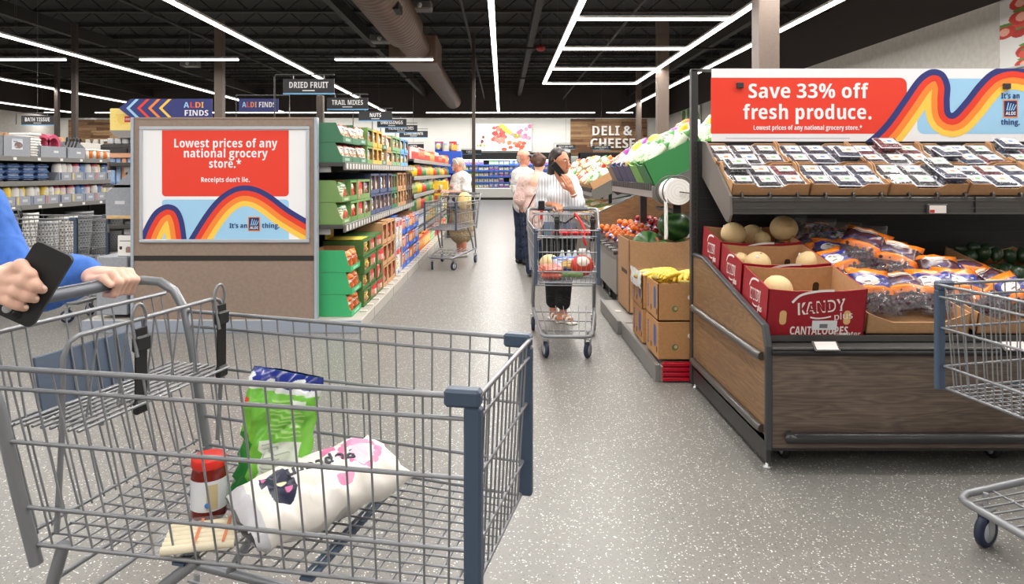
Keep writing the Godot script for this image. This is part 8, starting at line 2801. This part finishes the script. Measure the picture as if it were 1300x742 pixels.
func build_older_couple() -> void:
	# man in the cap, seen from behind and a little from the side
	var root := Vector3(0.33, 0, -10.8)
	var o := thing("person", "man in a peach cap, white shirt and jeans beyond the pink sweater", "person", root)
	var skin := skin_material("ruddy_skin", rgb(214, 148, 122))
	var legs := [[Vector3(-0.09, 0.88, 0), Vector3(-0.085, 0.47, 0.02), Vector3(-0.085, 0.08, 0)], [Vector3(0.09, 0.88, 0), Vector3(0.09, 0.47, 0.02), Vector3(0.09, 0.08, 0)]]
	var turn := Basis(Vector3.UP, deg_to_rad(125))
	var T := func(p: Vector3) -> Vector3:
		return turn * p
	var body := Flesh.new()
	limb(body, [Vector3(0, 0.92, 0), Vector3(0, 1.15, 0), Vector3(0, 1.4, 0), Vector3(0, 1.55, 0.02)], [0.14, 0.14, 0.14, 0.055])
	body.bone(T.call(Vector3(-0.18, 1.42, 0)), T.call(Vector3(0.18, 1.42, 0)), 0.06, 0.06)
	for s: float in [-1.0, 1.0]:
		limb(body, [T.call(Vector3(s * 0.19, 1.41, 0)), T.call(Vector3(s * 0.24, 1.13, 0.02)), T.call(Vector3(s * 0.2, 0.95, 0.2))], [0.05, 0.042, 0.03])
	for l in legs:
		limb(body, [T.call(l[0]), T.call(l[1]), T.call(l[2])], [0.085, 0.06, 0.04])
		body.bone(T.call(l[2] - Vector3(0, 0.03, 0.03)), T.call(l[2] + Vector3(0, -0.045, 0.15)), 0.04, 0.03)
	part("body", body.mesh(0.015, 0.04), skin, o)
	var sh := Flesh.new()
	limb(sh, [Vector3(0, 0.95, 0), Vector3(0, 1.15, 0), Vector3(0, 1.4, 0)], [0.165, 0.165, 0.155])
	sh.bone(T.call(Vector3(-0.17, 1.42, 0)), T.call(Vector3(0.17, 1.42, 0)), 0.082, 0.082)
	for s: float in [-1.0, 1.0]:
		limb(sh, [T.call(Vector3(s * 0.19, 1.41, 0)), T.call(Vector3(s * 0.235, 1.2, 0.01))], [0.08, 0.08])
	part("shirt", sh.mesh(0.014, 0.035), cloth("white_shirt", rgb(232, 230, 228)), o)
	var tr := Flesh.new()
	tr.bone(T.call(Vector3(-0.05, 0.93, 0)), T.call(Vector3(0.05, 0.93, 0)), 0.14, 0.14)
	for l in legs:
		limb(tr, [T.call(l[0]), T.call(l[1]), T.call(l[2] + Vector3(0, 0.02, 0))], [0.115, 0.09, 0.078])
	part("jeans", tr.mesh(0.014, 0.035), cloth("blue_denim", rgb(40, 52, 78)), o)
	for l in legs:
		var shoe := Flesh.new()
		shoe.bone(T.call(l[2] + Vector3(0, -0.035, -0.04)), T.call(l[2] + Vector3(0, -0.045, 0.16)), 0.045, 0.036)
		part("shoe", shoe.mesh(0.012, 0.02), paint(rgb(40, 34, 30), 0.6), o)
	for s: float in [-1.0, 1.0]:
		var hand := Flesh.new()
		add_hand(hand, T.call(Vector3(s * 0.2, 0.95, 0.2)), T.call(Vector3(0, -0.2, 1)), Vector3.UP, s, [0.4, 0.4, 0.4, 0.4, 0.3])
		part("hand", hand.mesh(0.006, 0.01), skin, o)
	var look := Basis(Vector3.UP, deg_to_rad(98)) * Basis(Vector3.RIGHT, deg_to_rad(4))
	var hr := Flesh.new()
	hr.bone(Vector3(0, 0.1, -0.07), Vector3(0, 0.06, -0.075), 0.05, 0.04)
	add_head(o, Vector3(0, 1.575, 0.02), look, skin, hr, mat("grey_hair", rgb(170, 162, 154), 0.6), 0.008)
	var cap := Flesh.new()
	var at := Vector3(0, 1.575, 0.02)
	cap.blob(at + look * Vector3(0, 0.16, -0.012), 0.102, Vector3(0.97, 0.74, 1.05))
	part("cap", cap.mesh(0.008, 0.02), cloth("peach_cap", rgb(236, 176, 150)), o)
	var brim := Flesh.new()
	brim.bone(at + look * Vector3(-0.03, 0.15, 0.105), at + look * Vector3(0.03, 0.15, 0.105), 0.07, 0.07, Vector3(1, 0.2, 1))
	part("cap_brim", brim.mesh(0.005, 0.01), cloth("brim_blue", rgb(112, 126, 158)), o)
	# woman in the pink sweater, seen from behind
	root = Vector3(0.49, 0, -9.5)
	o = thing("person", "woman in a pale pink sweater with a bag strap, seen from behind", "person", root)
	var fair := skin_material("fair_skin", rgb(232, 186, 164))
	body = Flesh.new()
	limb(body, [Vector3(0, 0.9, 0), Vector3(0, 1.1, 0), Vector3(0, 1.32, 0), Vector3(0, 1.45, 0)], [0.15, 0.15, 0.14, 0.055])
	body.bone(Vector3(-0.17, 1.35, 0), Vector3(0.17, 1.35, 0), 0.06, 0.06)
	for s: float in [-1.0, 1.0]:
		limb(body, [Vector3(s * 0.19, 1.34, 0), Vector3(s * 0.25, 1.08, -0.02), Vector3(s * 0.2, 0.95, -0.2)], [0.05, 0.042, 0.03])
		limb(body, [Vector3(s * 0.09, 0.86, 0), Vector3(s * 0.09, 0.46, 0), Vector3(s * 0.09, 0.08, 0.01)], [0.09, 0.06, 0.04])
		body.bone(Vector3(s * 0.09, 0.045, 0.03), Vector3(s * 0.1, 0.035, -0.14), 0.04, 0.03)
	part("body", body.mesh(0.015, 0.04), fair, o)
	sh = Flesh.new()
	limb(sh, [Vector3(0, 0.68, 0), Vector3(0, 0.95, 0.01), Vector3(0, 1.15, 0), Vector3(0, 1.34, 0)], [0.185, 0.19, 0.18, 0.14], Vector3(1, 1, 0.85))
	sh.bone(Vector3(-0.16, 1.35, 0), Vector3(0.16, 1.35, 0), 0.082, 0.082)
	for s: float in [-1.0, 1.0]:
		limb(sh, [Vector3(s * 0.19, 1.34, 0), Vector3(s * 0.25, 1.08, -0.02), Vector3(s * 0.21, 0.97, -0.16)], [0.088, 0.082, 0.055])
	part("sweater", sh.mesh(0.013, 0.035), cloth("pink_knit", rgb(232, 200, 192)), o)
	tr = Flesh.new()
	for s: float in [-1.0, 1.0]:
		limb(tr, [Vector3(s * 0.09, 0.86, 0), Vector3(s * 0.09, 0.46, 0), Vector3(s * 0.09, 0.09, 0.01)], [0.12, 0.09, 0.075])
	part("jeans", tr.mesh(0.014, 0.035), mats["blue_denim"], o)
	for s: float in [-1.0, 1.0]:
		var shoe := Flesh.new()
		shoe.bone(Vector3(s * 0.09, 0.045, 0.04), Vector3(s * 0.1, 0.036, -0.15), 0.045, 0.036)
		part("shoe", shoe.mesh(0.012, 0.02), paint(rgb(50, 44, 40), 0.6), o)
		var hand := Flesh.new()
		add_hand(hand, Vector3(s * 0.2, 0.95, -0.2), Vector3(0, -0.2, -1), Vector3.UP, -s, [0.4, 0.4, 0.4, 0.4, 0.3])
		part("hand", hand.mesh(0.006, 0.01), fair, o)
	hr = Flesh.new()
	hr.blob(Vector3(0, 0.14, -0.025), 0.1, Vector3(1, 1.02, 1.05))
	var r := RandomNumberGenerator.new()
	r.seed = 6
	for k in 26:
		var a := r.randf_range(0, TAU)
		var e := r.randf_range(-0.5, 1.4)
		var p := Vector3(cos(a) * cos(e) * 0.095, 0.14 + sin(e) * 0.09, -0.03 + sin(a) * cos(e) * 0.095)
		if p.z < 0.05:
			hr.blob(p, 0.024)
	add_head(o, Vector3(0.02, 1.475, -0.01), Basis(Vector3.UP, deg_to_rad(160)), fair, hr, mat("brown_curls", rgb(88, 62, 50), 0.7), 0.008)
	var strap := [Vector3(0.13, 1.43, 0.02), Vector3(0.11, 1.4, 0.1), Vector3(0.04, 1.28, 0.148), Vector3(-0.06, 1.12, 0.162), Vector3(-0.13, 0.98, 0.15), Vector3(-0.18, 0.86, 0.08)]
	single("bag_strap", "thin brown bag strap across the pink sweater's back", "strap", MB.new().tube(strap, 0.009, 6), paint(rgb(60, 36, 32), 0.5), root)


func build_shelf_woman() -> void:
	var root := Vector3(-0.71, 0, -11.75)
	var o := thing("person", "grey haired woman in a white T-shirt and khaki skirt reading beside her cart", "person", root)
	var skin := skin_material("ruddy_skin", rgb(214, 148, 122))
	var turn := Basis(Vector3.UP, deg_to_rad(-58))
	var T := func(x: float, y: float, z: float) -> Vector3:
		return turn * Vector3(x, y, z)
	var body := Flesh.new()
	limb(body, [T.call(0, 0.9, 0), T.call(0, 1.1, 0), T.call(0, 1.32, 0), T.call(0, 1.44, 0.02)], [0.16, 0.15, 0.14, 0.056])
	body.bone(T.call(-0.17, 1.35, 0), T.call(0.17, 1.35, 0), 0.06, 0.06)
	var arms := {-1.0: [T.call(-0.19, 1.34, 0), T.call(-0.235, 1.1, 0.06), T.call(-0.1, 1.13, 0.3)], 1.0: [T.call(0.19, 1.34, 0), T.call(0.24, 1.09, 0.05), T.call(0.08, 1.12, 0.29)]}
	for s: float in [-1.0, 1.0]:
		limb(body, arms[s], [0.052, 0.045, 0.03])
		limb(body, [T.call(s * 0.09, 0.86, 0), T.call(s * 0.09, 0.46, 0.01), T.call(s * 0.09, 0.08, -0.01)], [0.09, 0.062, 0.04])
		body.bone(T.call(s * 0.09, 0.045, -0.03), T.call(s * 0.1, 0.035, 0.14), 0.042, 0.032)
	part("body", body.mesh(0.014, 0.04), skin, o)
	var sh := Flesh.new()
	limb(sh, [T.call(0, 0.93, 0), T.call(0, 1.1, 0.01), T.call(0, 1.33, 0)], [0.185, 0.185, 0.155], Vector3(1, 1, 1))
	sh.bone(T.call(-0.05, 1.2, 0.09), T.call(0.05, 1.2, 0.09), 0.085, 0.085)
	sh.bone(T.call(-0.16, 1.355, 0), T.call(0.16, 1.355, 0), 0.08, 0.08)
	for s: float in [-1.0, 1.0]:
		var a: Array = arms[s]
		limb(sh, [a[0], a[0].lerp(a[1], 0.75)], [0.085, 0.078])
	part("shirt", sh.mesh(0.013, 0.035), mats["white_shirt"], o)
	part("shirt_print", MB.new().ball(T.call(0, 1.215, 0.165), Vector3(0.075, 0.018, 0.075), 12, 6), cloth("pink_print", rgb(226, 150, 140)), o)
	var sk := Flesh.new()
	limb(sk, [T.call(0, 0.95, 0), T.call(0, 0.8, 0), T.call(0, 0.55, 0), T.call(0, 0.42, 0)], [0.17, 0.19, 0.21, 0.205])
	part("skirt", sk.mesh(0.015, 0.03), cloth("khaki_cotton", rgb(176, 156, 122)), o)
	for s: float in [-1.0, 1.0]:
		var shoe := Flesh.new()
		shoe.bone(T.call(s * 0.09, 0.045, -0.04), T.call(s * 0.1, 0.036, 0.15), 0.048, 0.038)
		part("shoe", shoe.mesh(0.012, 0.02), paint(rgb(214, 212, 208), 0.6), o)
		var hand := Flesh.new()
		add_hand(hand, arms[s][2], T.call(-s * -0.2, 0.25, 1), T.call(s * 0.3, 1, -0.2), -s, [0.6, 0.6, 0.6, 0.6, 0.5])
		part("hand", hand.mesh(0.006, 0.01), skin, o)
	var look := Basis(Vector3.UP, deg_to_rad(-62)) * Basis(Vector3.RIGHT, deg_to_rad(24))
	var hr := Flesh.new()
	hr.blob(Vector3(0, 0.145, -0.03), 0.096, Vector3(0.98, 1.02, 1.04))
	hr.bone(Vector3(0, 0.1, -0.08), Vector3(0, 0.03, -0.09), 0.06, 0.045)
	hr.blob(Vector3(0, 0.17, -0.11), 0.035)
	add_head(o, T.call(0, 1.465, 0.03), look, skin, hr, mat("silver_hair", rgb(178, 164, 148), 0.6), 0.007, true)
	var band := MB.new()
	var bp := []
	for k in 9:
		var a := PI * k / 8.0
		bp.append(T.call(0, 1.465, 0.03) + look * Vector3(cos(a) * 0.1, 0.13 + sin(a) * 0.115, 0.015))
	band.tube(bp, 0.007, 6)
	part("hairband", band, paint(rgb(236, 234, 230), 0.4), o)
	single("small_jar", "small jar the woman in the white T-shirt is reading", "jar", MB.new().lathe([Vector2(0, 0), Vector2(0.03, 0), Vector2(0.03, 0.08), Vector2(0.024, 0.09), Vector2(0, 0.09)], 12), paint(rgb(226, 206, 170), 0.3), root + T.call(-0.01, 1.15, 0.39))
